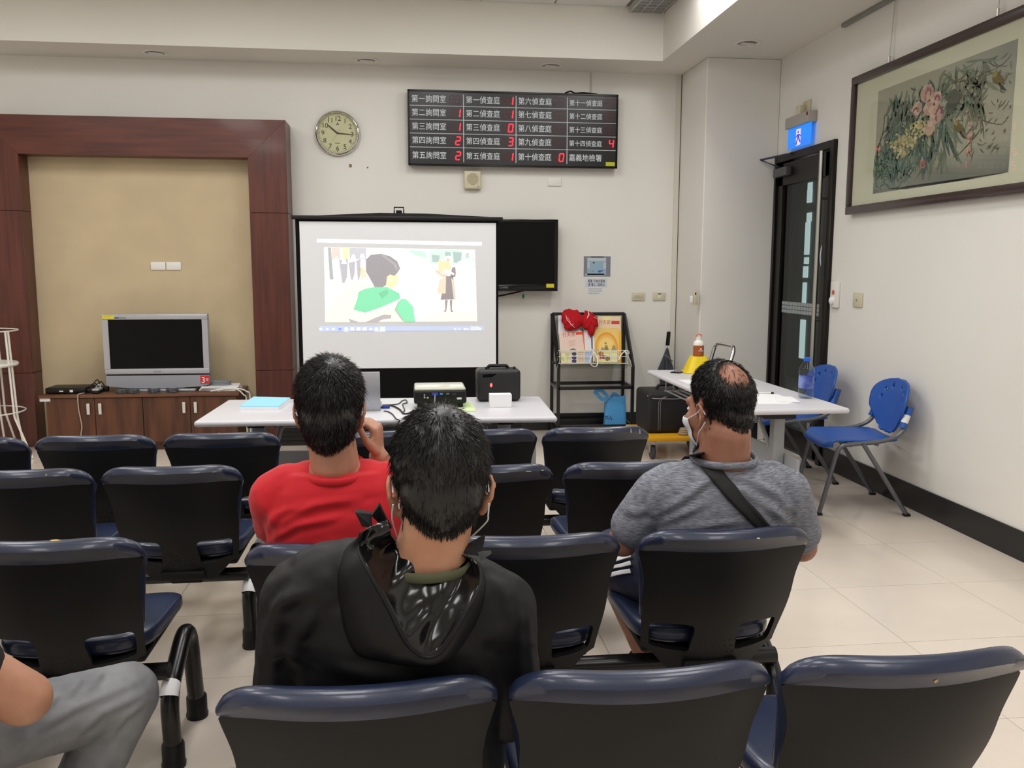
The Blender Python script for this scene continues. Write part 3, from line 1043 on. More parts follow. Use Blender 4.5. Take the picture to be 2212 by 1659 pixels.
# little speaker and blank plate below the board
p = at_y(1020, 389, YB)
spk = thing('wall_speaker', 'small square beige wall speaker below the number board', 'speaker', (p.x, YB, p.z - 0.085))
MB().box((p.x - 0.075, YB - 0.055, p.z - 0.082), (p.x + 0.075, YB - 0.001, p.z + 0.075), 0.012, 3).done('case', M_BEIGE, spk)
gr = MB()
for q in range(11):
    zz = p.z + 0.052 - 0.0095 * q
    hw_ = math.sqrt(max(0.0001, 0.0026 - (zz - (p.z + 0.005)) ** 2))
    gr.box((p.x - hw_, YB - 0.0565, zz - 0.0022), (p.x + hw_, YB - 0.054, zz + 0.0022))
gr.done('grille', mat('speaker slot', (150, 142, 112), 0.7), spk)
MB().box((p.x + 0.04, YB - 0.0565, p.z - 0.066), (p.x + 0.06, YB - 0.054, p.z - 0.058)).done('badge', M_DL, spk)
p = at_y(1198, 393, YB)
MB().box((p.x - 0.061, YB - 0.012, p.z - 0.037), (p.x + 0.061, YB, p.z + 0.037), 0.004, 2).top('wall_plate', M_WHITEP, 'blank white wall plate under the number board', 'wall plate')
# chipped plaster marks under the clock
M_CHIP = mat('plaster chip', (132, 104, 84), 0.9)
for (px, py, w_, h_) in ((757, 358, 0.011, 0.014), (794, 362, 0.006, 0.006)):
    p = at_y(px, py, YB)
    MB().box((p.x - w_, YB - 0.002, p.z - h_), (p.x + w_, YB, p.z + h_)).top('plaster_chip', M_CHIP, 'tiny brown chip in the wall plaster below the clock', 'chip', 'chips below the clock')

# switches
M_SWB = mat('switch plate beige', (204, 198, 174), 0.45)
for (px, py, lab, n_) in ((1378.5, 640.5, 'beige wall plate with three sockets in a row', 3), (1423.5, 640.5, 'beige switch plate with one white rocker beside the pillar', 1)):
    p = at_y(px, py, YB)
    t = thing('switch_plate', lab, 'switch', (p.x, YB, p.z - 0.04))
    MB().box((p.x - 0.06, YB - 0.013, p.z - 0.037), (p.x + 0.06, YB, p.z + 0.037), 0.005, 2).done('plate', M_SWB, t)
    for q in range(n_):
        x_ = p.x + (q - (n_ - 1) / 2) * 0.03
        MB().box((x_ - 0.011, YB - 0.0165, p.z - 0.014), (x_ + 0.011, YB - 0.011, p.z + 0.012), 0.002, 1).done('rocker' if n_ == 1 else 'socket', M_WHITEP if n_ == 1 else mat('switch insert', (186, 180, 158), 0.5), t)
    if n_ == 1:
        pr = Print((p.x, YB - 0.013, p.z), (1, 0, 0), (0, 0, 1), (0, -1, 0))
        for q in range(3):
            pr.rect(-0.014 + 0.01 * q, 0.019, -0.007 + 0.01 * q, 0.03, (50, 48, 44))
        pr.build('marking', M_PRINT, t)
# black television on the back wall, half behind the projection screen
YT2 = YB - 0.14
wl, wr_ = at_y(1205, 476, YT2).x - 1.02, at_y(1205.5, 550, YT2).x
wz1, wz0 = at_y(1204, 474, YT2).z, at_y(1204, 629, YT2).z
tv2 = thing('wall_television', 'black television on the back wall, partly hidden by the projection screen', 'television', ((wl + wr_) / 2, YB, wz0))
b_ = MB()
e_ = 0.035
b_.box((wl, YT2, wz1 - 0.03), (wr_, YT2 + 0.05, wz1), 0.006, 2)
b_.box((wl, YT2, wz0), (wr_, YT2 + 0.05, wz0 + 0.06), 0.006, 2)
b_.box((wl, YT2, wz0 + 0.05), (wl + e_, YT2 + 0.05, wz1 - 0.02), 0.004, 1)
b_.box((wr_ - e_, YT2, wz0 + 0.05), (wr_, YT2 + 0.05, wz1 - 0.02), 0.004, 1)
b_.box((wl + 0.02, YT2 + 0.02, wz0 + 0.02), (wr_ - 0.02, YT2 + 0.07, wz1 - 0.015))
b_.done('bezel', M_BLACKG, tv2)
MB().box((wl + e_, YT2 + 0.008, wz0 + 0.055), (wr_ - e_, YT2 + 0.021, wz1 - 0.028)).done('screen', MATS['tv screen black'], tv2)
MB().box((wl + 0.3, YT2 + 0.06, wz0 + 0.15), (wr_ - 0.3, YB - 0.001, wz1 - 0.15)).done('wall_bracket', M_BLACK, tv2)
pr = Print((0, YT2 - 0.0005, 0), (1, 0, 0), (0, 0, 1), (0, -1, 0))
xx = at_y(1180, 617, YT2)
pr.rect(xx.x, xx.z - 0.018, xx.x + 0.07, xx.z + 0.016, (214, 200, 44))
pr.build('sticker', M_PRINT, tv2)
xx = at_y(1079, 622, YT2)
text_mesh('CHIMEI', 0.024, mat('grey ink', (150, 152, 156), 0.5), tv2, 'brand_lettering', (xx.x, YT2, xx.z - 0.004), (1, 0, 0), (0, 0, 1), (0, -1, 0), 0.001)
cb = MB()
A_, B_, C_ = at_y(1075, 640, YB - 0.06), at_y(1105, 634, YB - 0.06), at_y(1130, 628, YB - 0.06)
cb.tube(spline([A_, B_, C_], 8), 0.008, 6)
cb.done('power_lead', M_BLACK, tv2)
g_ = at_y(1130.5, 640, YB - 0.08)
gt = MB()
gt.sphere(g_, (0.011, 0.006, 0.022), 12, 8)
gt.tube([g_ + Vector((0, 0, 0.02)), Vector((g_.x, g_.y, wz0 + 0.005))], 0.0012, 5)
gt.done('green_tag', mat('green tag', (10, 118, 62), 0.5), tv2)

# taped notices
M_TAPED = mat('notice paper', (224, 226, 228), 0.6)
a_, b_ = at_y(1257, 551, YB), at_y(1323.5, 601, YB)
nt_ = thing('floor_plan_notice', 'taped sheet with a grey and blue seating plan on the back wall', 'notice', ((a_.x + b_.x) / 2, YB, b_.z))
MB().box((a_.x, YB - 0.002, b_.z), (b_.x, YB, a_.z)).done('sheet', M_TAPED, nt_)
w_, h_ = b_.x - a_.x, a_.z - b_.z
pr = Print((a_.x, YB - 0.002, b_.z), (w_, 0, 0), (0, 0, h_), (0, -1, 0), 0.0008)
pr.rect(0.06, 0.07, 0.92, 0.95, (128, 128, 138))
pr.rect(0.17, 0.14, 0.78, 0.88, (148, 176, 196), 1)
pr.rect(0.12, 0.12, 0.72, 0.2, (186, 208, 222), 1)
pr.rect(0.29, 0.9, 0.69, 0.94, (40, 40, 46), 1)
for q in range(10):
    pr.rect(0.175 + 0.06 * q, 0.75, 0.225 + 0.06 * q, 0.88, (208, 214, 220), 2)
    pr.rect(0.195 + 0.06 * q, 0.78, 0.205 + 0.06 * q, 0.85, (110, 120, 130), 3)
for q in range(4):
    pr.rect(0.175, 0.45 + 0.07 * q, 0.255, 0.5 + 0.07 * q, (196, 202, 212), 2)
    pr.rect(0.695, 0.42 + 0.07 * q, 0.775, 0.47 + 0.07 * q, (206, 212, 220), 2)
pr.poly([(0.34, 0.7), (0.42, 0.7), (0.4, 0.64), (0.36, 0.64)], (60, 54, 64), 3)
pr.poly([(0.51, 0.33), (0.69, 0.35), (0.66, 0.28), (0.62, 0.3), (0.6, 0.24), (0.54, 0.25)], (64, 96, 160), 3)
pr.poly([(0.32, 0.34), (0.4, 0.3), (0.38, 0.28), (0.33, 0.29)], (90, 130, 176), 3)
pr.build('plan_print', M_PRINT, nt_)
a_, b_ = at_y(1264, 602, YB), at_y(1311, 620, YB)
nt_ = thing('door_notice', 'small taped strip with two lines of bold black characters', 'notice', ((a_.x + b_.x) / 2, YB, b_.z))
MB().box((a_.x, YB - 0.002, b_.z), (b_.x, YB, a_.z)).done('sheet', mat('bluish paper', (206, 214, 226), 0.6), nt_)
w_, h_ = b_.x - a_.x, a_.z - b_.z
text_mesh('鳳屬 手機充電機', h_ * 0.42, M_BLACKINK, nt_, 'notice_line', (a_.x + w_ * 0.12, YB - 0.002, b_.z + h_ * 0.56), (1, 0, 0), (0, 0, 1), (0, -1, 0), 0.001, width=w_ * 0.78)
text_mesh('置 樓左二服務台', h_ * 0.42, M_BLACKINK, nt_, 'notice_line', (a_.x + w_ * 0.14, YB - 0.002, b_.z + h_ * 0.12), (1, 0, 0), (0, 0, 1), (0, -1, 0), 0.001, width=w_ * 0.74)
a_, b_ = at_y(1269, 621, YB), at_y(1305, 636.5, YB)
nt_ = thing('small_notice', 'pale slip with three faint grey lines taped under the bold notice', 'notice', ((a_.x + b_.x) / 2, YB, b_.z))
MB().box((a_.x, YB - 0.0015, b_.z), (b_.x, YB, a_.z)).done('sheet', M_TAPED, nt_)
w_, h_ = b_.x - a_.x, a_.z - b_.z
pr = Print((a_.x, YB - 0.0015, b_.z), (w_, 0, 0), (0, 0, h_), (0, -1, 0), 0.0006)
for q, (l_, y_) in enumerate(((0.86, 0.78), (0.86, 0.5), (0.68, 0.2))):
    xq = 0.06
    while xq < l_:
        pr.rect(xq, y_ - 0.05, xq + 0.05, y_ + 0.08, (150, 152, 160))
        xq += 0.068
pr.build('faint_print', M_PRINT, nt_)

# switch with hanging card on the pillar front
p = at_y(1497, 642, YP)
t = thing('pillar_switch', 'narrow beige call switch with a white tag on the pillar', 'switch', (p.x, YP, p.z - 0.06))
MB().box((p.x - 0.002, YP - 0.03, p.z - 0.058), (p.x + 0.034, YP, p.z + 0.052), 0.004, 2).done('body', M_BEIGE, t)
MB().box((p.x + 0.006, YP - 0.033, p.z + 0.022), (p.x + 0.016, YP - 0.028, p.z + 0.04)).done('button', M_BLACK, t)
MB().box((p.x - 0.03, YP - 0.022, p.z - 0.05), (p.x - 0.003, YP - 0.001, p.z + 0.012), 0.008, 2).done('tag_card', M_PAPER, t)
MB().box((p.x - 0.014, YP - 0.036, p.z - 0.066), (p.x + 0.04, YP, p.z - 0.058), 0.002, 1).done('ledge', M_BEIGE, t)

# ================================================================ on the right wall
def rw(px, py):
    return at_x(px, py, XR)


# hanging picture
pa, pb_ = rw(1853, 171), rw(1843, 462)
y1, zt_, zb_ = (pa.y + pb_.y) / 2, pa.z + 0.003, (pb_.z + rw(2212, 422).z) / 2
y0_ = y1 - 1.93
PX = XR - 0.055
pic = thing('framed_painting', 'large framed flower painting behind glass hanging on the right wall', 'painting', (XR, (y0_ + y1) / 2, zb_))
M_FRAME = mat('dark wood frame', (48, 30, 28), 0.35, coat=0.3)
fw_ = 0.055
for (A, B) in (((y0_, zb_), (y1, zb_ + fw_)), ((y0_, zt_ - fw_), (y1, zt_)), ((y0_, zb_ + fw_), (y0_ + fw_, zt_ - fw_)), ((y1 - fw_, zb_ + fw_), (y1, zt_ - fw_))):
    MB().box((PX, A[0], A[1]), (XR - 0.004, B[0], B[1]), 0.006, 2).done('frame_rail', M_FRAME, pic)
MB().box((PX + 0.02, y0_ + fw_ - 0.005, zb_ + fw_ - 0.005), (XR - 0.008, y1 - fw_ + 0.005, zt_ - fw_ + 0.005)).done('mat_board', mat('mat board', (212, 210, 190), 0.8), pic)
# painting plane: u runs from the left (far) end towards the viewer, v up, both 0..1
pl_, pbl = at_x(1890, 196, PX), at_x(1881, 418, PX)
pr_, pbr = at_x(2189, 86, PX), at_x(2173, 372, PX)
ya_, yb2 = (pl_.y + pbl.y) / 2, (pr_.y + pbr.y) / 2
za_, zb3 = (pbl.z + pbr.z) / 2, (pl_.z + pr_.z) / 2
UW, UH = ya_ - yb2, zb3 - za_
rnd = random.Random(11)
P = Print((PX + 0.02, ya_, za_), (0, -UW, 0), (0, 0, UH), (-1, 0, 0), 0.0005, 0.00012)
P.rect(0, 0, 1, 1, (164, 161, 146))
for q in range(26):          # soft ground wash, printed in fine bands
    v_ = 0.26 * (1 - q / 26)
    t_ = q / 26
    col = tuple(int(a * (1 - t_) + b * t_) for a, b in zip((164, 161, 146), (112, 114, 108)))
    P.poly([(0, 0), (1, 0)] + [(1 - x / 10, v_ + 0.02 * math.sin(x * 1.3 + q * 0.1)) for x in range(11)], col, 1 + q * 0.2)
for q in range(14):
    t_ = q / 14
    col = tuple(int(a * (1 - t_) + b * t_) for a, b in zip((164, 161, 146), (138, 140, 132)))
    P.poly([(1 - 0.5 * (1 - t_), 1), (1, 1), (1, 0.45 + 0.45 * t_), (0.9, 0.6 + 0.35 * t_)], col, 1 + q * 0.2)


def leaf_(x, y, ang, l, w, col, k, curve=0.3):
    pts, ws = [], []
    for q in range(7):
        t_ = q / 6
        a_ = ang + curve * (t_ - 0.3)
        pts.append((x + l * t_ * math.cos(a_), y + l * t_ * math.sin(a_) * UW / UH))
        ws.append(w * math.sin(math.pi * min(0.97, t_ * 0.93 + 0.06)) ** 0.8)
    while len(pts) > 1 and not (0.012 < pts[-1][0] < 0.988 and 0.015 < pts[-1][1] < 0.985):
        pts.pop()
        ws.pop()
    if len(pts) > 2:
        P.stroke(pts, ws, col, k)


greens = [(88, 102, 90), (108, 120, 102), (74, 94, 88), (120, 128, 108), (82, 108, 102), (100, 110, 90), (70, 82, 74)]
P.poly([(0.08, 0.22), (0.15, 0.2), (0.2, 0.5), (0.26, 0.82), (0.2, 0.8), (0.12, 0.5)], (92, 88, 76), 7)
for q in range(260):         # leaf mass on the left and centre
    x, y = rnd.uniform(0.1, 0.46), rnd.uniform(0.3, 0.97)
    if y > 0.9 + 0.1 * x:
        continue
    leaf_(x, y, rnd.uniform(-2.2, -0.6), rnd.uniform(0.05, 0.13), rnd.uniform(0.008, 0.022), rnd.choice(greens), 8 + rnd.randrange(6), rnd.uniform(-0.8, 0.8))
for q in range(170):         # grasses at the lower left
    x, y = rnd.uniform(0.0, 0.3), rnd.uniform(0.0, 0.3)
    leaf_(x, y, rnd.uniform(0.2, 2.9), rnd.uniform(0.07, 0.16), rnd.uniform(0.004, 0.012), rnd.choice([(90, 116, 106), (112, 132, 118), (70, 96, 90), (132, 144, 126)]), 14 + rnd.randrange(4), rnd.uniform(-1.2, 1.2))
for q in range(46):          # hanging leaves in the middle
    x, y = rnd.uniform(0.42, 0.62), rnd.uniform(0.25, 0.6)
    leaf_(x, y, rnd.uniform(-2.1, -1.0), rnd.uniform(0.08, 0.17), rnd.uniform(0.012, 0.026), rnd.choice(greens), 10 + rnd.randrange(6), rnd.uniform(-0.4, 0.4))
for q in range(90):          # upper right leaves and twigs
    x, y = rnd.uniform(0.52, 0.82), rnd.uniform(0.62, 0.97)
    leaf_(x, y, rnd.uniform(-2.6, 0.2), rnd.uniform(0.06, 0.14), rnd.uniform(0.012, 0.03), rnd.choice([(112, 122, 102), (96, 108, 90), (124, 130, 112), (84, 94, 80)]), 9 + rnd.randrange(5), rnd.uniform(-0.6, 0.6))
for (x, y) in ((0.24, 0.36), (0.2, 0.44), (0.33, 0.42), (0.36, 0.56), (0.41, 0.5), (0.3, 0.5)):      # pale blossom clusters
    for q in range(34):
        P.disc(x + rnd.gauss(0, 0.026), y + rnd.gauss(0, 0.04), rnd.uniform(0.006, 0.013), rnd.uniform(0.008, 0.018), rnd.choice([(190, 180, 134), (176, 164, 116), (202, 192, 150), (160, 144, 100)]), 17 + rnd.random() * 3, 8)
for (x, y, s_) in ((0.42, 0.82, 1.0), (0.35, 0.71, 0.8), (0.49, 0.74, 0.9), (0.5, 0.6, 1.0), (0.44, 0.68, 0.8), (0.46, 0.5, 0.8)):   # pink orchids
    for q in range(7):
        a_ = q * math.pi * 2 / 7 + x * 9
        P.disc(x + 0.026 * s_ * math.cos(a_), y + 0.045 * s_ * math.sin(a_), 0.026 * s_, 0.036 * s_, rnd.choice([(196, 164, 148), (206, 178, 160), (188, 152, 142)]), 20 + rnd.random(), 12)
for (x, y, s_) in ((0.43, 0.8, 1.0), (0.34, 0.68, 0.8), (0.5, 0.72, 1.0), (0.52, 0.6, 1.1)):
    for q in range(26):
        a_ = -math.pi * 0.15 + q * math.pi * 1.3 / 26 + x
        P.disc(x + 0.02 * s_ * math.cos(a_) + rnd.gauss(0, 0.003), y + 0.05 * s_ * math.sin(a_) + rnd.gauss(0, 0.006), rnd.uniform(0.003, 0.007) * s_, rnd.uniform(0.006, 0.012) * s_, rnd.choice([(140, 80, 92), (156, 98, 106), (124, 66, 80)]), 22 + rnd.random(), 8)
P.poly([(0.55, 0.74), (0.62, 0.78), (0.68, 0.7), (0.62, 0.57), (0.57, 0.58), (0.59, 0.66)], (82, 84, 74), 23)
for q in range(120):          # twigs and small leaves on the right
    x, y = rnd.uniform(0.62, 0.99), rnd.uniform(0.2, 0.9)
    leaf_(x, y, rnd.uniform(-2.8, 0.6), rnd.uniform(0.015, 0.05), rnd.uniform(0.004, 0.014), rnd.choice([(104, 104, 88), (124, 116, 96), (92, 96, 80), (132, 112, 90)]), 16 + rnd.randrange(4))
for (A, B, C__) in (((0.6, 0.83), (0.75, 0.8), (0.93, 0.84)), ((0.7, 0.75), (0.82, 0.55), (0.84, 0.3)), ((0.62, 0.7), (0.74, 0.72), (0.8, 0.6)), ((0.78, 0.5), (0.86, 0.4), (0.95, 0.38)), ((0.8, 0.36), (0.72, 0.25), (0.66, 0.2)), ((0.84, 0.9), (0.9, 0.78), (0.97, 0.9)), ((0.02, 0.45), (0.08, 0.55), (0.07, 0.75)), ((0.07, 0.52), (0.15, 0.62), (0.2, 0.66))):
    pts = [((1 - t_) ** 2 * A[0] + 2 * t_ * (1 - t_) * B[0] + t_ * t_ * C__[0], (1 - t_) ** 2 * A[1] + 2 * t_ * (1 - t_) * B[1] + t_ * t_ * C__[1]) for t_ in (0, .2, .4, .6, .8, 1)]
    P.stroke(pts, [0.008, 0.008, 0.007, 0.006, 0.005, 0.003], (84, 78, 68), 15)
for (x, y) in ((0.67, 0.44), (0.9, 0.74)):   # two small birds
    P.disc(x, y, 0.028, 0.05, (110, 96, 56), 24, 14, 0.5)
    P.disc(x - 0.018, y + 0.045, 0.014, 0.024, (150, 130, 70), 25, 12)
    leaf_(x + 0.01, y - 0.03, -0.9, 0.06, 0.016, (60, 58, 46), 24)
P.build('painting_print', print_mat('painting print', 0, 0.8), pic)
MB().box((PX + 0.012, y0_ + fw_ - 0.004, zb_ + fw_ - 0.004), (PX + 0.0145, y1 - fw_ + 0.004, zt_ - fw_ + 0.004)).done('glass', glass_mat('picture glass', (250, 251, 249), 0.015, 0.8), pic)
# picture rail and wires
ra = rw(1826, 47)
MB().box((XR - 0.03, y0_ - 1.2, ZS - 0.028), (XR, ra.y, ZS), 0.003, 1).top('picture_rail', mat('aluminium rail', (150, 150, 144), 0.4, metal=0.7), 'slim metal picture rail under the soffit of the right wall', 'picture rail')
for (px, py, lab) in ((1930, 137, 'thin hanging wire at the door end of the framed painting'), (2166, 42, 'thin hanging wire at the far end of the painting from the door')):
    p = rw(px, py)
    t = thing('picture_wire', lab, 'wire', (XR - 0.03, p.y, zt_))
    MB().tube([(XR - 0.012, p.y, ZS - 0.029), (XR - 0.03, p.y, zt_ + 0.001)], 0.0022, 6).done('wire', M_STEEL, t)
    MB().tube([(XR - 0.029, p.y, zt_ + 0.002), (XR - 0.029, p.y, zt_ + 0.045)], 0.007, 8).done('clamp', M_STEEL, t)

# exit sign
ea, eb = rw(1714, 286), rw(1764, 262)
ec, ed = rw(1717, 325), rw(1762, 309)
ya2, yb3 = ea.y, eb.y
zt3, zb4 = (rw(1714, 283).z + rw(1764, 266).z) / 2 + 0.01, (ec.z + ed.z) / 2
ex = thing('exit_sign', 'lit blue running man exit sign above the door', 'exit sign', (XR, (ya2 + yb3) / 2, zb4))
MB().box((XR - 0.07, yb3 - 0.01, zt3), (XR - 0.001, ya2 + 0.01, zt3 + 0.085), 0.005, 2).done('housing', mat('sign housing', (170, 166, 160), 0.5), ex)
MB().box((XR - 0.0715, yb3 + 0.005, zt3 + 0.05), (XR - 0.069, yb3 + 0.03, zt3 + 0.075)).done('test_button', mat('dark red', (110, 30, 36), 0.5), ex)
MB().box((XR - 0.045, yb3, zb4), (XR - 0.033, ya2, zt3), 0.002, 1).done('light_panel', mat('lit blue panel', (24, 124, 226), 0.3, emit=0.75), ex)
ew, eh = ya2 - yb3, zt3 - zb4
E_ = Print((XR - 0.045, ya2, zb4), (0, -ew, 0), (0, 0, eh), (-1, 0, 0), 0.0008)
E_.rect(0.38, 0.1, 0.58, 0.86, (212, 190, 250))
E_.disc(0.47, 0.72, 0.03, 0.06, (40, 60, 150), 1)
E_.poly([(0.43, 0.62), (0.52, 0.62), (0.53, 0.42), (0.44, 0.42)], (40, 60, 150), 1)
E_.stroke([(0.46, 0.42), (0.42, 0.3), (0.4, 0.14)], 0.05, (40, 60, 150), 1)
E_.stroke([(0.51, 0.42), (0.54, 0.3), (0.57, 0.22)], 0.05, (40, 60, 150), 1)
E_.stroke([(0.43, 0.6), (0.38, 0.48)], 0.035, (40, 60, 150), 1)
E_.stroke([(0.52, 0.6), (0.58, 0.5)], 0.035, (40, 60, 150), 1)
E_.build('running_man', print_mat('lit print', 0.8), ex)
M_EXT = mat('exit letters', (70, 90, 240), 0.5, emit=0.9)
text_mesh('EXIT', eh * 0.24, M_EXT, ex, 'exit_lettering', (XR - 0.045, ya2 - ew * 0.08, zb4 + eh * 0.1), (0, -1, 0), (0, 0, 1), (-1, 0, 0), 0.0016, width=ew * 0.24)
text_mesh('緊急出口', eh * 0.24, M_EXT, ex, 'exit_lettering', (XR - 0.045, ya2 - ew * 0.63, zb4 + eh * 0.1), (0, -1, 0), (0, 0, 1), (-1, 0, 0), 0.0016, width=ew * 0.3)
# beige junction box above it
p = rw(1744, 233)
t = thing('junction_box', 'small beige socket box above the exit sign', 'socket box', (XR, p.y, p.z - 0.06))
MB().box((XR - 0.012, p.y - 0.07, p.z - 0.05), (XR, p.y + 0.06, p.z + 0.055), 0.004, 2).done('plate', M_BEIGE, t)
MB().box((XR - 0.07, p.y - 0.01, p.z - 0.05), (XR - 0.01, p.y + 0.055, p.z + 0.02), 0.01, 3).done('plug', M_BEIGE, t)
# call point and plate right of the door
p = rw(1807, 636)
t = thing('door_call_point', 'white call button with red light beside the door', 'call button', (XR, p.y, p.z - 0.1))
MB().box((XR - 0.025, p.y - 0.055, p.z - 0.095), (XR, p.y + 0.05, p.z + 0.095), 0.006, 2).done('case', M_WHITEP, t)
Mx = Matrix.Translation((XR - 0.025, p.y + 0.01, p.z - 0.045)) @ Matrix.Rotation(-math.pi / 2, 4, 'Y')
MB().lathe([(0.03, 0), (0.028, 0.012), (0.02, 0.018), (0, 0.019)], 18, Mx).done('button', M_PAPER, t)
Mx = Matrix.Translation((XR - 0.025, p.y + 0.0, p.z + 0.015)) @ Matrix.Rotation(-math.pi / 2, 4, 'Y')
MB().lathe([(0.018, 0), (0.016, 0.004), (0, 0.006)], 16, Mx).done('indicator', mat('red lamp', (196, 86, 56), 0.4), t)
p = rw(1855, 648)
t = thing('cable_plate', 'square beige outlet plate right of the call button', 'wall plate', (XR, p.y, p.z - 0.05))
MB().box((XR - 0.014, p.y - 0.06, p.z - 0.05), (XR, p.y + 0.06, p.z + 0.05), 0.006, 2).done('plate', M_BEIGE, t)
Mx = Matrix.Translation((XR - 0.014, p.y, p.z)) @ Matrix.Rotation(-math.pi / 2, 4, 'Y')
MB().lathe([(0.008, 0), (0.006, 0.006), (0, 0.007)], 12, Mx).done('jack', M_STEEL, t)
# ================================================================ projection screen
YS = 6.75
fl, frt = at_y(645, 478, YS), at_y(1073, 483, YS)
fb = at_y(860, 795, YS).z
ft_z = at_y(860, 480, YS).z
xl_, xr_ = (fl.x + at_y(657, 797, YS).x) / 2, (frt.x + at_y(1070, 793, YS).x) / 2
zc0, zc1 = 0.13, 0.3
xcl = at_y(602, 930, YS).x
xcr = xr_ + (xl_ - xcl) + 0.0
scr = thing('projection_screen', 'floor standing pull-up projection screen showing a street video', 'projection screen', ((xl_ + xr_) / 2, YS, 0))
M_FAB = mat('screen fabric white', (222, 224, 228), 0.85)
M_FABB = mat('screen fabric black', (11, 11, 12), 0.9, spec=0.15)
bw_ = 0.03
MB().box((xl_, YS, fb), (xr_, YS + 0.002, ft_z)).done('white_fabric', M_FAB, scr)
bb = MB()
bb.box((xl_ - bw_, YS + 0.0005, zc1 - 0.01), (xr_ + bw_, YS + 0.003, fb))
bb.box((xl_ - bw_, YS + 0.0005, fb), (xl_, YS + 0.003, ft_z + 0.03))
bb.box((xr_, YS + 0.0005, fb), (xr_ + bw_ * 0.6, YS + 0.003, ft_z + 0.03))
bb.box((xl_, YS + 0.0005, ft_z), (xr_, YS + 0.003, ft_z + 0.03))
bb.done('black_border', M_FABB, scr)
tb = MB()
xa, xb = at_y(629, 467, YS).x, at_y(1086, 473, YS).x
tb.box((xa, YS - 0.02, ft_z + 0.015), (xb, YS + 0.025, ft_z + 0.045), 0.006, 2)
xm = at_y(862, 464, YS).x
tb.prism([(xa + 0.15, YS - 0.012, ft_z + 0.043), (xb - 0.05, YS - 0.012, ft_z + 0.043), (xm + 0.2, YS - 0.012, ft_z + 0.066), (xm - 0.15, YS - 0.012, ft_z + 0.068)], (0, 0.03, 0))
tb.done('top_bar', M_BLACK, scr)
hk = MB()
zt1 = at_y(861, 448, YS).z
hk.tube([(xm - 0.035, YS, ft_z + 0.06), (xm - 0.035, YS, zt1), (xm + 0.035, YS, zt1), (xm + 0.035, YS, ft_z + 0.06)], 0.006, 8)
hk.box((xm - 0.022, YS - 0.014, ft_z + 0.066), (xm + 0.022, YS + 0.014, ft_z + 0.088), 0.004, 1)
hk.done('hook', M_BLACKG, scr)
MB().box((xm - 0.02, YS + 0.03, 0.05), (xm + 0.02, YS + 0.055, ft_z + 0.06)).done('pole', M_BLACK, scr)
cs = MB()
cs.box((xcl, YS - 0.05, zc0), (xcr, YS + 0.07, zc1), 0.012, 2)
cs.done('case', M_BLACK, scr)
for q in range(4):
    z = zc0 + 0.03 + 0.035 * q
    MB().box((xcl + 0.01, YS - 0.056, z), (xcr - 0.01, YS - 0.048, z + 0.012)).done('case_rib', M_BLACKG, scr)
for x in (xcl + 0.25, xcr - 0.25):
    MB().box((x - 0.03, YS - 0.28, 0.0), (x + 0.03, YS + 0.28, 0.03), 0.005, 1).box((x - 0.025, YS - 0.04, 0.03), (x + 0.025, YS + 0.06, zc0 + 0.01)).done('foot', M_BLACK, scr)


def sp_(pts, ox, oy, s):
    out = []
    for (x, y) in pts:
        p = at_y(ox + x / s, oy + y / s, YS)
        out.append((p.x, p.z))
    return out


V = Print((0, YS, 0), (1, 0, 0), (0, 0, 1), (0, -1, 0), 0.001, 0.0003)
vz = lambda pts: sp_(pts, 700, 520, 6.32)
V.poly(vz([(-95, -25), (2150, 20), (2150, 68), (-98, 24)]), (255, 255, 255))
V.poly(vz([(0, 88), (2060, 124), (2088, 1100), (18, 1110)]), (252, 253, 250))
TB_ = [(-60, 1162), (2178, 1165), (2178, 1225), (-60, 1238)]
V.poly(vz(TB_), (196, 206, 228))
# background of the street
V.poly(vz([(50, 92), (95, 92), (130, 530), (80, 530)]), (176, 182, 186), 2)
V.poly(vz([(100, 94), (215, 94), (225, 300), (180, 215), (110, 260)]), (222, 206, 204), 2)
V.poly(vz([(245, 94), (340, 96), (335, 250), (255, 265)]), (250, 228, 190), 2)
V.poly(vz([(345, 98), (580, 102), (575, 260), (350, 245)]), (196, 200, 208), 2)
for (x, w, t, b_) in ((205, 120, 265, 580), (335, 90, 300, 540), (440, 60, 270, 545)):
    V.poly(vz([(x, t), (x + w, t - 20), (x + w * 0.9, b_ - 80), (x + w * 0.6, b_), (x + w * 0.35, b_ - 10)]), (186, 188, 200), 3)
for (x, y) in ((398, 215), (520, 205), (270, 275)):
    V.poly(vz([(x - 35, y + 40), (x - 15, y - 25), (x + 20, y - 25), (x + 40, y + 40)]), (248, 248, 250), 4)
V.poly(vz([(485, 370), (560, 370), (585, 500), (500, 515)]), (244, 216, 202), 3)
V.poly(vz([(580, 104), (720, 106), (700, 170), (640, 190)]), (214, 222, 222), 2)
V.poly(vz([(730, 106), (940, 110), (930, 180), (760, 150)]), (240, 246, 232), 2)
V.poly(vz([(940, 112), (1430, 118), (1420, 290), (1260, 280), (1100, 260), (1010, 220)]), (220, 242, 234), 2)
V.poly(vz([(1150, 130), (1380, 140), (1400, 230), (1240, 200)]), (196, 226, 214), 3)
V.poly(vz([(1440, 118), (2060, 126), (2068, 360), (1800, 330), (1440, 310)]), (206, 226, 220), 2)
for (x, y, w, h) in ((1470, 190, 110, 100), (1650, 150, 80, 120), (1760, 150, 120, 150)):
    V.poly(vz([(x, y), (x + w, y + 10), (x + w * 0.9, y + h), (x + 10, y + h)]), (172, 196, 196), 3)
V.poly(vz([(1890, 128), (2060, 130), (2062, 250), (1895, 240)]), (226, 244, 238), 3)
V.poly(vz([(1930, 165), (1978, 165), (1978, 238), (1930, 238)]), (190, 208, 204), 4)
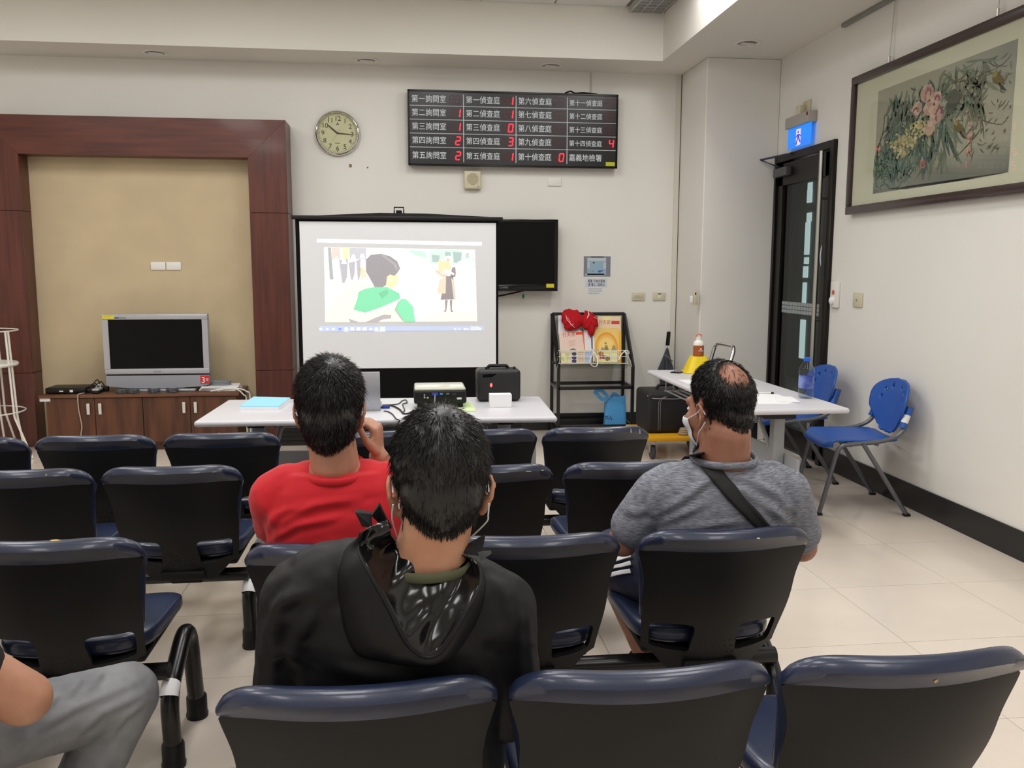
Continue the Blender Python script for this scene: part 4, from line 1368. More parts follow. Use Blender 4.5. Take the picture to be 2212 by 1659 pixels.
V.poly(vz([(1815, 300), (1880, 262), (2000, 258), (2066, 290), (2066, 340), (1830, 345)]), (230, 246, 244), 4)
V.poly(vz([(1090, 280), (1240, 270), (1255, 330), (1200, 412), (1085, 405), (1110, 340)]), (226, 230, 230), 3)
V.poly(vz([(1425, 118), (1434, 118), (1432, 560), (1424, 560)]), (206, 226, 218), 4)
# ground tint
V.poly(vz([(20, 960), (380, 560), (600, 510), (700, 640), (420, 1000), (330, 1108), (18, 1108)]), (252, 248, 224), 2)
V.poly(vz([(1300, 1104), (1480, 980), (2080, 960), (2088, 1100)]), (252, 248, 226), 2)
# youth in a green hooded jacket, seen from behind
V.poly(vz([(400, 940), (455, 790), (470, 700), (560, 655), (690, 632), (860, 630), (1030, 720), (1040, 790), (800, 900), (560, 985)]), (138, 218, 184), 5)
V.poly(vz([(740, 720), (860, 660), (880, 720), (790, 790)]), (122, 204, 168), 6)
V.poly(vz([(985, 930), (1040, 800), (1110, 790), (1215, 900), (1245, 1106), (1090, 1106)]), (142, 222, 188), 5)
V.poly(vz([(395, 960), (600, 990), (1010, 840), (970, 950), (1085, 1106), (330, 1106)]), (252, 249, 226), 4)
V.poly(vz([(330, 1060), (470, 1108), (355, 1108)]), (184, 186, 194), 6)
V.poly(vz([(570, 1108), (700, 1050), (820, 1005), (920, 1010), (918, 1060), (800, 1075), (740, 1108)]), (186, 184, 192), 6)
V.poly(vz([(1015, 820), (1030, 830), (985, 930), (1090, 1090), (1070, 1100), (960, 945)]), (176, 200, 192), 6)
V.poly(vz([(860, 480), (900, 450), (1005, 450), (1000, 560), (965, 632), (870, 632), (845, 600)]), (252, 222, 186), 6)
V.poly(vz([(885, 500), (930, 500), (930, 560), (895, 560)]), (250, 240, 222), 7)
V.poly(vz([(572, 420), (570, 260), (640, 190), (780, 178), (900, 210), (1000, 280), (1040, 380), (1000, 440), (960, 480), (900, 460), (860, 490), (845, 610), (800, 632), (690, 632), (640, 540)]), (158, 156, 164), 7)
V.poly(vz([(760, 190), (830, 200), (990, 320), (1010, 400), (980, 400), (950, 330), (850, 250)]), (174, 172, 178), 8)
# woman holding a paper bag
V.poly(vz([(1640, 260), (1660, 215), (1700, 203), (1745, 225), (1760, 300), (1745, 360), (1690, 330), (1640, 320)]), (250, 240, 226), 6)
V.poly(vz([(1672, 240), (1706, 240), (1708, 280), (1680, 280)]), (212, 196, 184), 7)
V.poly(vz([(1520, 405), (1560, 400), (1600, 440), (1680, 460), (1660, 510), (1600, 490), (1520, 430)]), (214, 206, 200), 6)
V.poly(vz([(1745, 370), (1790, 355), (1800, 440), (1790, 495), (1720, 490), (1735, 430)]), (156, 150, 154), 6)
V.poly(vz([(1670, 480), (1765, 490), (1775, 620), (1800, 800), (1590, 805), (1610, 700)]), (154, 148, 152), 6)
V.poly(vz([(1580, 530), (1665, 500), (1660, 720), (1545, 722), (1560, 610)]), (222, 212, 200), 7)
V.poly(vz([(1735, 510), (1775, 540), (1800, 800), (1770, 800)]), (214, 206, 198), 7)
V.poly(vz([(1555, 275), (1680, 275), (1720, 300), (1735, 400), (1640, 440), (1565, 420)]), (232, 216, 184), 8)
V.poly(vz([(1610, 380), (1700, 400), (1780, 450), (1770, 470), (1700, 440), (1660, 450)]), (250, 244, 232), 9)
V.poly(vz([(1650, 808), (1690, 808), (1672, 940), (1665, 970), (1625, 970), (1655, 940)]), (164, 154, 150), 6)
V.poly(vz([(1715, 808), (1750, 808), (1745, 940), (1770, 975), (1735, 975), (1725, 940)]), (164, 154, 150), 6)
# task bar icons
for (x, s_, c) in ((-45, 18, (252, 252, 255)), (45, 14, (236, 240, 250)), (128, 16, (232, 238, 250)), (218, 20, (140, 170, 240)), (302, 22, (255, 255, 255)), (386, 24, (255, 255, 255)), (470, 24, (255, 255, 255)), (553, 24, (255, 255, 255)), (638, 18, (255, 255, 255)), (716, 22, (255, 255, 255)), (800, 36, (216, 230, 248)), (1790, 12, (255, 255, 255)), (1848, 10, (240, 244, 252)), (1925, 14, (255, 255, 255)), (1962, 10, (255, 255, 255)), (2126, 16, (255, 255, 255))):
    V.poly(vz([(x - s_, 1205 - s_ * 0.8), (x + s_, 1205 - s_ * 0.8), (x + s_, 1205 + s_ * 0.8), (x - s_, 1205 + s_ * 0.8)]), c, 2)
V.poly(vz([(782, 1188), (818, 1188), (818, 1222), (782, 1222)]), (255, 255, 255), 3)
V.poly(vz([(268, 1234), (335, 1234), (335, 1239), (268, 1239)]), (240, 248, 255), 3)
V.poly(vz([(685, 1233), (840, 1233), (840, 1238), (685, 1238)]), (240, 248, 255), 3)
amb = lin((196, 198, 202))
fabc = lin((222, 224, 228))
tones = [tuple(f * max(0.4, min(1.0, a / b)) for f, a, b in zip(fabc[:3], c[:3], amb[:3])) + (1.0,) for c in V.cs]  # dark picture areas painted darker than the unlit fabric
V.cs = [tuple(max(0.0, a - b) for a, b in zip(c[:3], amb[:3])) + (1.0,) for c in V.cs]  # brighter areas glow from the print itself, in place of a projector beam
M_PICGLOW = print_mat('glowing picture print', 1.5, 0.9)
for l_ in [l for l in M_PICGLOW.node_tree.links if l.to_socket.name == 'Base Color']:
    M_PICGLOW.node_tree.links.remove(l_)
at_ = M_PICGLOW.node_tree.nodes.new('ShaderNodeAttribute')
at_.attribute_name = 'tone'
M_PICGLOW.node_tree.links.new(at_.outputs['Color'], M_PICGLOW.node_tree.nodes['Principled BSDF'].inputs['Base Color'])
M_PICGLOW.node_tree.nodes['Principled BSDF'].inputs['Roughness'].default_value = 0.85
vo = V.build('glowing_picture_print', M_PICGLOW, scr)
ta = vo.data.color_attributes.new('tone', 'FLOAT_COLOR', 'CORNER')
ta.data.foreach_set('color', [x_ for f_, c_ in zip(V.fs, tones) for x_ in list(c_) * len(f_)])
M_WHITEGLOW = mat('glowing white print', (255, 255, 255), 0.9, emit=0.5)  # lettering glows by itself, projector light put into its colour
pz = vz([(1992, 1192), (1998, 1218)])
text_mesh('下午 02:04', 0.016, M_WHITEGLOW, scr, 'clock_lettering', (pz[0][0], YS, pz[0][1]), (1, 0, 0), (0, 0, 1), (0, -1, 0), 0.0025)
text_mesh('2020/8/21', 0.016, M_WHITEGLOW, scr, 'clock_lettering', (pz[1][0], YS, pz[1][1]), (1, 0, 0), (0, 0, 1), (0, -1, 0), 0.0025)

# ================================================================ magazine rack
YRB, YRF = 7.79, 7.44
M_RACK = mat('black rack tube', (24, 24, 26), 0.35)
rbl, rbr = at_y(1190, 800, YRB).x, at_y(1341, 800, YRB).x
rfl, rfr = at_y(1206, 850, YRF).x, at_y(1366, 850, YRF).x
rl_, rr_ = rfl, rfr
zt_r = at_y(1270, 678, YRB).z
zk = at_y(1206, 792, YRF).z
zm_r = at_y(1280, 838, YRF).z
rack = thing('magazine_rack', 'black tube magazine rack leaning its sloped shelf against the back wall', 'magazine rack', ((rl_ + rr_) / 2, (YRB + YRF) / 2, 0))
tw = 0.014
for x in (rl_, rr_):
    xb_ = x - 0.0
    MB().box((xb_ - tw, YRB - tw, 0), (xb_ + tw, YRB + tw, zt_r), 0.003, 1).done('back_post', M_RACK, rack)
    MB().box((x - tw, YRF - tw, 0), (x + tw, YRF + tw, zk), 0.003, 1).done('front_post', M_RACK, rack)
    MB().tube([(x, YRF, zk - 0.01), (x, YRB, zt_r)], 0.019, 4).done('slope_rail', M_RACK, rack)
    MB().box((x - tw * 0.9, YRF, zm_r - tw), (x + tw * 0.9, YRB, zm_r + tw)).done('side_rail', M_RACK, rack)
    MB().box((x - tw * 0.9, YRF, 0.1 - tw), (x + tw * 0.9, YRB, 0.1 + tw)).done('base_rail', M_RACK, rack)
for (y, z) in ((YRB, zt_r), (YRB, zm_r), (YRF, zm_r), (YRB, 0.1), (YRF, 0.1)):
    MB().box((rl_, y - tw, z - tw), (rr_, y + tw, z + tw), 0.002, 1).done('cross_rail', M_RACK, rack)
# sloped plane of the shelf
sv = Vector((0, YRB - YRF, zt_r - zk))
SVL = sv.length
sv.normalize()
su = Vector((1, 0, 0))
sn = su.cross(sv)
if sn.y > 0:
    sn = -sn
S0 = Vector((rl_, YRF, zk))


def on_slope(px, py, lift=0.0):
    d = ray(px, py)
    t = (S0 + sn * lift - CAM).dot(sn) / d.dot(sn)
    p = CAM + d * t - S0
    return p.dot(su), p.dot(sv)


def slope_pt(a, b, lift):
    return S0 + su * a + sv * b + sn * lift


clear = glass_mat('clear acrylic', (238, 240, 238), 0.05, 0.6)
W_ = rr_ - rl_
MB().prism([slope_pt(0.015, 0.0, -0.006), slope_pt(W_ - 0.015, 0.0, -0.006), slope_pt(W_ - 0.015, SVL, -0.006), slope_pt(0.015, SVL, -0.006)], sn * 0.003).done('clear_back', clear, rack)
wr2 = mat('white wire', (232, 230, 224), 0.4)
a0, b0 = on_slope(1205, 757, 0.07)
a1, b1 = on_slope(1358, 757, 0.07)
for py in (757, 770, 785):
    q0, q1 = on_slope(1206, py, 0.07), on_slope(1357, py, 0.07)
    MB().tube([slope_pt(q0[0], q0[1], 0.0), slope_pt(q0[0], q0[1], 0.07), slope_pt(q1[0], q1[1], 0.07), slope_pt(q1[0], q1[1], 0.0)], 0.0028, 6).done('basket_wire', wr2, rack)
for q in range(9):
    px = 1209 + q * 18.2
    q0, q1 = on_slope(px, 757, 0.07), on_slope(px, 785, 0.07)
    MB().tube([slope_pt(q0[0], q0[1], 0.07), slope_pt(q1[0], q1[1], 0.07)], 0.002, 5).done('basket_wire', wr2, rack)
q0, q1 = on_slope(1206, 786, 0.07), on_slope(1357, 786, 0.07)
MB().prism([slope_pt(q0[0], q0[1] - 0.004, 0), slope_pt(q1[0], q1[1] - 0.004, 0), slope_pt(q1[0], q1[1] - 0.004, 0.07), slope_pt(q0[0], q0[1] - 0.004, 0.07)], sv * 0.004).done('ledge', clear, rack)
# pivot knobs
p = at_y(1206, 784, YRF)
MB().tube([(rl_ - 0.04, YRF + 0.03, p.z), (rl_ + 0.05, YRF + 0.03, p.z)], 0.009, 8).sphere((rl_ - 0.04, YRF + 0.03, p.z), 0.014).sphere((rl_ + 0.05, YRF + 0.03, p.z), 0.014).done('knob', M_RACK, rack)


def magazine(name, label, pxs, lift, rgb, deco=None, thick=0.006, cat='magazine'):
    """pxs: four photo corners bl, br, tr, tl of the cover"""
    ab = [on_slope(x, y, lift) for x, y in pxs]
    low = slope_pt(*on_slope((pxs[0][0] + pxs[1][0]) / 2, (pxs[0][1] + pxs[1][1]) / 2, lift), lift)
    t = thing(name, label, cat, low, 0, 'magazines in the rack')
    MB().prism([slope_pt(a, b, lift - thick) for a, b in ab], sn * thick).done('pages', mat('cover %d %d %d' % rgb, rgb, 0.5), t)
    bl, br, tr, tl = [Vector((a, b)) for a, b in ab]
    if deco:
        u = (br - bl)
        v = (tl - bl)
        U = su * u.x + sv * u.y
        Vv = su * v.x + sv * v.y
        P2 = Print(slope_pt(bl.x, bl.y, lift), U, Vv, sn, 0.0004, 0.0003)
        deco(P2)
        if P2.fs:
            P2.build('cover_print', M_PRINT, t)['kind'] = 'stuff'
    return t, (slope_pt(bl.x, bl.y, lift), su * (br - bl).x + sv * (br - bl).y, su * (tl - bl).x + sv * (tl - bl).y)


def deco_pink(P2):
    P2.rect(0.68, 0.84, 0.98, 0.93, (222, 74, 40))
    for q, (l_, y_) in enumerate(((0.3, 0.66), (0.24, 0.62), (0.26, 0.58), (0.22, 0.54), (0.3, 0.5))):
        P2.rect(0.5 - l_ / 2, y_, 0.5 + l_ / 2, y_ + 0.012, (212, 158, 150))
    P2.disc(0.5, 0.3, 0.16, 0.12, (104, 112, 100), 0, 18)
    P2.disc(0.5, 0.27, 0.13, 0.1, (196, 186, 166), 1, 18)
    P2.poly([(0.62, 0.34), (0.9, 0.4), (1.0, 0.1), (0.7, 0.05)], (232, 222, 140), 2)


def deco_gold(P2):
    for q in range(10):
        t_ = q / 9
        P2.disc(0.5, 0.42, 0.48 * (1 - t_ * 0.35), 0.46 * (1 - t_ * 0.4), tuple(int(a * (1 - t_) + b * t_) for a, b in zip((226, 150, 34), (240, 206, 120))), q * 0.3, 26)
    for (x, y, s_) in ((0.32, 0.33, 0.13), (0.48, 0.42, 0.12), (0.8, 0.4, 0.13)):
        P2.poly([(x - s_, y - s_ * 0.7), (x + s_, y - s_ * 0.7), (x + s_ * 0.35, y + s_ * 0.6), (x - s_ * 0.2, y + s_ * 0.8)], (160, 146, 96), 4)
    P2.rect(0.44, 0.36, 0.56, 0.38, (60, 50, 40), 5)
    P2.rect(0.46, 0.41, 0.54, 0.43, (60, 50, 40), 5)
    P2.disc(0.46, 0.55, 0.05, 0.02, (150, 60, 40), 5)


def deco_peach(P2):
    P2.rect(0.6, 0.78, 0.96, 0.87, (206, 56, 46))
    P2.poly([(0.2, 1), (0.6, 1), (0.5, 0.85), (0.25, 0.8)], (236, 222, 160), 0)
    for y_ in (0.63, 0.66):
        P2.rect(0.55, y_, 0.9, y_ + 0.012, (190, 150, 120), 1)


def deco_lower(P2):
    for q in range(9):
        P2.disc(0.08 + 0.045 * (q % 4), 0.25 + 0.2 * (q // 3), 0.07, 0.12, [(214, 216, 96), (190, 206, 120), (226, 226, 160)][q % 3], q * 0.2, 12)
    for y_ in (0.72, 0.42, 0.14):
        P2.disc(0.44, y_, 0.09, 0.14, (44, 52, 96), 3, 10)
    for q in range(3):
        for r in range(5):
            P2.rect(0.58 + 0.06 * q, 0.1 + 0.17 * r, 0.62 + 0.06 * q, 0.2 + 0.17 * r, (190, 160, 130), 2)
    P2.rect(0.78, 0.05, 1.0, 0.9, (170, 190, 222), 1)


def deco_kids(P2):
    P2.rect(0, 0, 1, 1, (228, 220, 150))
    P2.disc(0.2, 0.75, 0.13, 0.2, (176, 116, 66), 1)
    P2.rect(0.14, 0.3, 0.3, 0.6, (190, 40, 70), 2)
    P2.rect(0.3, 0.3, 0.38, 0.62, (60, 90, 170), 2)
    P2.disc(0.5, 0.3, 0.1, 0.2, (150, 120, 60), 2)
    P2.stroke([(0.42, 0.6), (0.5, 0.35), (0.6, 0.55), (0.62, 0.2)], 0.03, (60, 50, 40), 3)
    for q in range(5):
        P2.poly([(0.62 + 0.08 * q, 0.1), (0.67 + 0.08 * q, 0.1), (0.72 + 0.07 * q, 0.8), (0.69 + 0.07 * q, 0.82)], (230, 224, 200), 3)


magazine('leaflet', 'white leaflet at the back of the rack behind the red cloth', [(1206, 722), (1254, 722), (1250, 681), (1206, 681)], 0.006, (226, 224, 230), None, 0.004, 'leaflet')
t, fr3 = magazine('magazine', 'peach coloured magazine with red title in the upper rack', [(1292, 762), (1342, 762), (1341, 683), (1291, 683)], 0.008, (228, 204, 170), deco_peach)
o, U, Vv = fr3
M_TITLE = mat('red title ink', (196, 52, 40), 0.6)
text_mesh('行天宮', 0.05, M_TITLE, t, 'cover_title', o + U * 0.04 + Vv * 0.79, U, Vv, sn, 0.001, width=U.length * 0.5)
t, fr3 = magazine('magazine', 'pale pink magazine with red title standing in the wire basket', [(1212, 784), (1266, 778), (1256, 714), (1207, 717)], 0.02, (232, 206, 192), deco_pink)
o, U, Vv = fr3
text_mesh('行天宮', 0.055, M_TITLE, t, 'cover_title', o + U * 0.14 + Vv * 0.82, U, Vv, sn, 0.001, width=U.length * 0.5)
magazine('magazine', 'orange magazine whose spine peeks out beside the pink one', [(1258, 780), (1268, 780), (1263, 717), (1253, 717)], 0.012, (232, 130, 50), None, 0.005)
magazine('magazine', 'white magazine bundle between the pink and golden covers', [(1266, 782), (1279, 782), (1276, 714), (1261, 713)], 0.014, (222, 222, 230), None, 0.008)
magazine('magazine', 'white magazine edging out left of the golden cover', [(1281, 780), (1290, 780), (1288, 717), (1280, 717)], 0.016, (234, 234, 236), None, 0.006)
t, fr3 = magazine('magazine', 'golden magazine with painted hills on the cover', [(1285, 782), (1337, 782), (1337, 709), (1284, 709)], 0.024, (232, 196, 110), deco_gold)
magazine('magazine', 'deep yellow magazine edging out right of the golden cover', [(1336, 785), (1342, 785), (1342, 717), (1336, 717)], 0.018, (236, 176, 40), None, 0.006)
magazine('booklet', 'small booklet with yellow flowers and dark characters in the wire basket', [(1212, 784), (1277, 784), (1277, 758), (1212, 757)], 0.045, (228, 208, 184), deco_lower, 0.006, 'booklet')
magazine('booklet', 'small comic booklet with cartoon figures in the wire basket', [(1289, 783), (1334, 783), (1334, 758), (1289, 758)], 0.045, (228, 220, 160), deco_kids, 0.006, 'booklet')
# red cloth bundle
M_REDC = mat('red cotton cloth', (186, 34, 42), 0.95, bump=(700, 0.2), spec=0.1)
c1, c2 = slope_pt(*on_slope(1236, 690, 0.06), 0.06), slope_pt(*on_slope(1271, 691, 0.06), 0.06)
rc = thing('red_bundle', 'folded red cloth bag with white print hanging over the top of the rack', 'cloth bag', (c1.x, c1.y, c1.z - 0.12))


def lump(name, c, rx, rz, seed, parent):
    mb = MB()
    rn = random.Random(seed)
    ph = [rn.uniform(0, 6.28) for _ in range(6)]
    def fn(u, v):
        th = u * 2 * math.pi
        la = (v - 0.5) * math.pi
        r = 1 + 0.1 * math.sin(3 * th + ph[0]) * math.cos(la) + 0.07 * math.sin(5 * th + 4 * la + ph[1]) + 0.05 * math.sin(9 * th - 6 * la + ph[2])
        return c + su * (rx * r * math.cos(th) * math.cos(la) ** 0.8) + sv * (rz * r * math.sin(th) * math.cos(la) ** 0.8) + sn * (0.055 * math.sin(la) + 0.012 * math.sin(7 * th + ph[3]) * math.cos(la))
    mb.grid(fn, 40, 18, True)
    return mb.done(name, M_REDC, parent, 180)


b1_ = lump('cloth_fold', c1, 0.1, 0.105, 4, rc)
b2_ = lump('cloth_fold', c2 + su * 0.005 - sv * 0.012, 0.075, 0.092, 12, rc)
lump('cloth_fold', slope_pt(*on_slope(1277, 713, 0.05), 0.05), 0.03, 0.055, 8, rc)
prr = Print(S0, su, sv, sn, 0.0, 0.0005)
for pts, w in ((((1222, 680), (1225, 691), (1233, 700), (1241, 708)), 0.006), (((1226, 686), (1232, 696)), 0.008), (((1270, 669), (1272, 680), (1268, 688)), 0.012), (((1282, 685), (1292, 690)), 0.008), (((1231, 703), (1240, 700)), 0.006), (((1261, 670), (1262, 676)), 0.01)):
    ab = [on_slope(x, y, 0.12) for x, y in pts]
    prr.stroke(ab, [w * 0.4] + [w] * (len(ab) - 2) + [w * 0.4], (232, 190, 190), 244)
prr.build('white_print', M_PRINT, rc)['kind'] = 'stuff'
# white ribbons tied to the basket
M_RIB = mat('white ribbon', (236, 234, 228), 0.6)
for (lab, pxs, lift) in (('white ribbon loop tied to the middle of the wire basket', ((1277, 753), (1281, 760), (1277, 772), (1274, 782), (1281, 791), (1289, 790), (1291, 778), (1286, 765), (1280, 757), (1292, 755), (1290, 764), (1284, 768)), 0.085),
                         ('white ribbon tied at the end of the wire basket, trailing down', ((1336, 778), (1342, 766), (1352, 757), (1359, 760), (1356, 765), (1348, 757), (1354, 768), (1361, 778), (1364, 792)), 0.08)):
    MB().tube(spline([slope_pt(*on_slope(x, y, lift), lift) for x, y in pxs], 6), 0.006, 6, flat=(1, 0.35)).top('ribbon', M_RIB, lab, 'ribbon')

# ================================================================ blue carrier bag under the rack
YBG = YRF + 0.1
bl_, br_ = at_y(1305, 918, YBG).x, at_y(1350, 918, YBG).x
zt4 = at_y(1330, 862, YBG).z
M_BAG = mat('blue bag plastic', (78, 156, 216), 0.5, bump=(40, 0.3), bump_dist=0.006)
bag = thing('carrier_bag', 'bright blue carrier bag standing under the magazine rack', 'bag', ((bl_ + br_) / 2, YBG, 0))
mb = MB()
nx_ = 30
def bagf(u, v):
    th = 2 * math.pi * u
    k_ = 0.35
    sx = math.copysign(abs(math.cos(th)) ** k_, math.cos(th))
    sy = math.copysign(abs(math.sin(th)) ** k_, math.sin(th))
    top = v
    wx = (br_ - bl_) / 2 * (1.05 - 0.1 * top + 0.03 * math.sin(5 * th + 6 * v))
    wy = 0.07 * (1 - 0.55 * top + 0.06 * math.sin(3 * th + 8 * v))
    return ((bl_ + br_) / 2 + wx * sx, YBG + wy * sy, 0.004 + (zt4 + 0.035 * math.cos(th + 0.6) * top) * v)
mb.grid(bagf, 36, 16, True)
bm_ = mb.bm
bmesh.ops.holes_fill(bm_, edges=[e for e in bm_.edges if e.is_boundary and max(v.co.z for v in e.verts) < 0.05])
mb.done('sack', M_BAG, bag, 60)
for (pts, dy) in (([(1312, 862), (1300, 862), (1289, 850), (1286, 846), (1298, 843), (1309, 853), (1314, 862)], -0.05), ([(1320, 860), (1326, 851), (1336, 857), (1346, 866)], 0.03)):
    MB().tube(spline([at_y(x, y, YBG + dy) for x, y in pts], 6), 0.019, 6, flat=(0.2, 1)).done('strap', M_BAG, bag)
prb = Print((0, YBG - 0.078, 0), (1, 0, 0), (0, 0, 1), (0, -1, 0), 0.0)
for (x0_, y0b, x1_, y1b) in ((1307, 900, 1314, 899), (1308, 903, 1318, 905), (1318, 899, 1322, 907)):
    A, B = at_y(x0_, y0b, YBG - 0.078), at_y(x1_, y1b, YBG - 0.078)
    prb.stroke([(A.x, A.z), (B.x, B.z)], 0.008, (40, 70, 120))
prb.build('bag_print', M_PRINT, bag)

# ================================================================ umbrella leaning beside the pillar
YU = 7.72
tp, hb_, cp_ = at_y(1444.5, 719, YU), at_y(1442, 746, YU), at_y(1440, 778, YU)
um = thing('umbrella', 'folded grey and black umbrella leaning in the corner by the pillar', 'umbrella', (at_y(1432, 850, YU).x, YU - 0.04, 0))
M_UMB = mat('umbrella cloth', (58, 60, 70), 0.75, bump=(90, 0.2))
tip = Vector((at_y(1425, 900, YU).x, YU - 0.06, 0.01))
MB().tube([tp, hb_], [0.018, 0.019], 12).sphere(tp, (0.019, 0.019, 0.014)).done('handle', M_BLACKG, um)
MB().tube([hb_, tip], 0.006, 8).done('shaft', M_STEEL, um)
ax = (tip - hb_).normalized()
prof = [(0.0, 0.02), (0.014, 0.03), (0.045, 0.12), (0.082, 0.23), (0.07, 0.27), (0.048, 0.34), (0.05, 0.45), (0.052, 0.6), (0.035, 0.72), (0.012, 0.82)]
side = ax.orthogonal().normalized()
sid2 = ax.cross(side)
mb = MB()
def umf(u, v):
    k_ = v * (len(prof) - 1)
    i_ = min(int(k_), len(prof) - 2)
    t_ = k_ - i_
    r = prof[i_][0] * (1 - t_) + prof[i_ + 1][0] * t_
    d = prof[i_][1] * (1 - t_) + prof[i_ + 1][1] * t_
    th = 2 * math.pi * u
    r *= 1 + 0.22 * math.cos(8 * th + 2.5 * v) * min(1, v * 3)
    return hb_ + ax * d + side * (r * math.cos(th)) + sid2 * (r * math.sin(th) * 0.7)
mb.grid(umf, 64, 24, True)
mb.done('canopy', M_UMB, um, 60)
A, B = at_y(1434, 765, YU - 0.09), at_y(1453, 780, YU - 0.08)
MB().tube([A, (A + B) / 2 + Vector((0, -0.012, 0)), B], 0.013, 8, flat=(1, 0.35)).done('strap', mat('grey strap', (128, 130, 136), 0.6), um)

# ================================================================ yellow trolley with a black bag
DX0, DX1, DY0_, DY1_, DZ0 = 1.8, 2.4, 6.46, 7.02, 0.19
M_TROL = mat('yellow painted deck', (226, 164, 22), 0.45, bump=(60, 0.08))
tr = thing('platform_trolley', 'yellow platform trolley with a chrome push handle before the pillar', 'trolley', ((DX0 + DX1) / 2, (DY0_ + DY1_) / 2, 0))
MB().box((DX0, DY0_, DZ0 - 0.04), (DX1, DY1_, DZ0), 0.012, 2).done('deck', M_TROL, tr)
ha, hb2 = at_y(1588, 748, 6.66), at_y(1546, 741, 6.98)
fa_, fb_ = Vector((2.37, 6.6, DZ0 - 0.02)), Vector((2.35, 6.95, DZ0 - 0.02))
MB().tube(fillet([fa_, ha, hb2, fb_], 0.07, 8), 0.016, 12).done('push_handle', M_CHROME, tr, 60)
M_RUB = mat('grey rubber', (62, 64, 70), 0.6)
for (x, y) in ((DX0 + 0.09, DY0_ + 0.08), (DX1 - 0.07, DY0_ + 0.08), (DX0 + 0.09, DY1_ - 0.08), (DX1 - 0.07, DY1_ - 0.08)):
    w = MB()
    Mx = Matrix.Translation((x + 0.012, y, 0.055)) @ Matrix.Rotation(math.pi / 2, 4, 'Y')
    w.lathe([(0.0, -0.016), (0.05, -0.016), (0.055, -0.01), (0.055, 0.01), (0.05, 0.016), (0.0, 0.016)], 22, Mx)
    wh = w.done('wheel', M_RUB, tr)
    fk = MB()
    fk.box((x - 0.012, y - 0.02, 0.05), (x - 0.007, y + 0.02, DZ0 - 0.045))
    fk.box((x + 0.031, y - 0.02, 0.05), (x + 0.036, y + 0.02, DZ0 - 0.045))
    fk.box((x - 0.02, y - 0.035, DZ0 - 0.05), (x + 0.044, y + 0.035, DZ0 - 0.04))
    fk.done('fork', M_STEEL, wh)
bgl = at_y(1395, 900, 6.62).x
bgz = at_y(1395, 843, 6.7).z
sb = thing('equipment_bag', 'black box-shaped equipment bag with grey piping on the yellow trolley', 'bag', (bgl + 0.2, 6.75, DZ0))
MB().box((bgl, 6.58, DZ0 + 0.002), (bgl + 0.4, 6.95, bgz), 0.035, 4).done('body', mat('black nylon', (18, 18, 20), 0.65, bump=(800, 0.2)), sb)
for x in (bgl + 0.09, bgl + 0.105, bgl + 0.33):
    MB().tube(fillet([(x, 6.576, DZ0 + 0.03), (x, 6.576, bgz - 0.06), (x + 0.05, 6.576, bgz - 0.035)], 0.03), 0.0025, 6).done('piping', mat('grey piping', (120, 120, 124), 0.5), sb)
MB().tube(fillet([(bgl + 0.12, 6.76, bgz - 0.005), (bgl + 0.14, 6.76, bgz + 0.035), (bgl + 0.28, 6.76, bgz + 0.035), (bgl + 0.3, 6.76, bgz - 0.005)], 0.03), 0.012, 8).done('carry_handle', M_BLACK, sb)
MB().tube([(bgl + 0.004, 6.6, bgz - 0.03), (bgl + 0.05, 6.577, bgz - 0.05), (bgl + 0.2, 6.572, bgz - 0.055), (bgl + 0.38, 6.577, bgz - 0.05)], 0.004, 6).done('zip', mat('zip metal', (150, 150, 154), 0.35, metal=0.8), sb)
p = at_z(1478, 936, DZ0)
cm = MB()
for r in range(3):
    cm.tube([(p.x + (0.06 - 0.006 * r) * math.cos(a_ * math.pi / 10), 6.515 + 0.032 * math.sin(a_ * math.pi / 10), DZ0 + 0.013 + 0.016 * r) for a_ in range(20)], 0.011, 7, closed=True)
cm.top('rope_coil', mat('pale brown rope', (168, 146, 118), 0.7, bump=(300, 0.5)), 'small coil of pale brown rope on the yellow trolley deck', 'rope')
# ================================================================ tables
M_TOP = mat('light grey laminate', (206, 205, 210), 0.35, var=(240, 0.02))
M_TLEG = mat('grey painted steel', (150, 152, 156), 0.4, metal=0.3)
M_TPAN = mat('grey modesty panel', (150, 153, 158), 0.5)


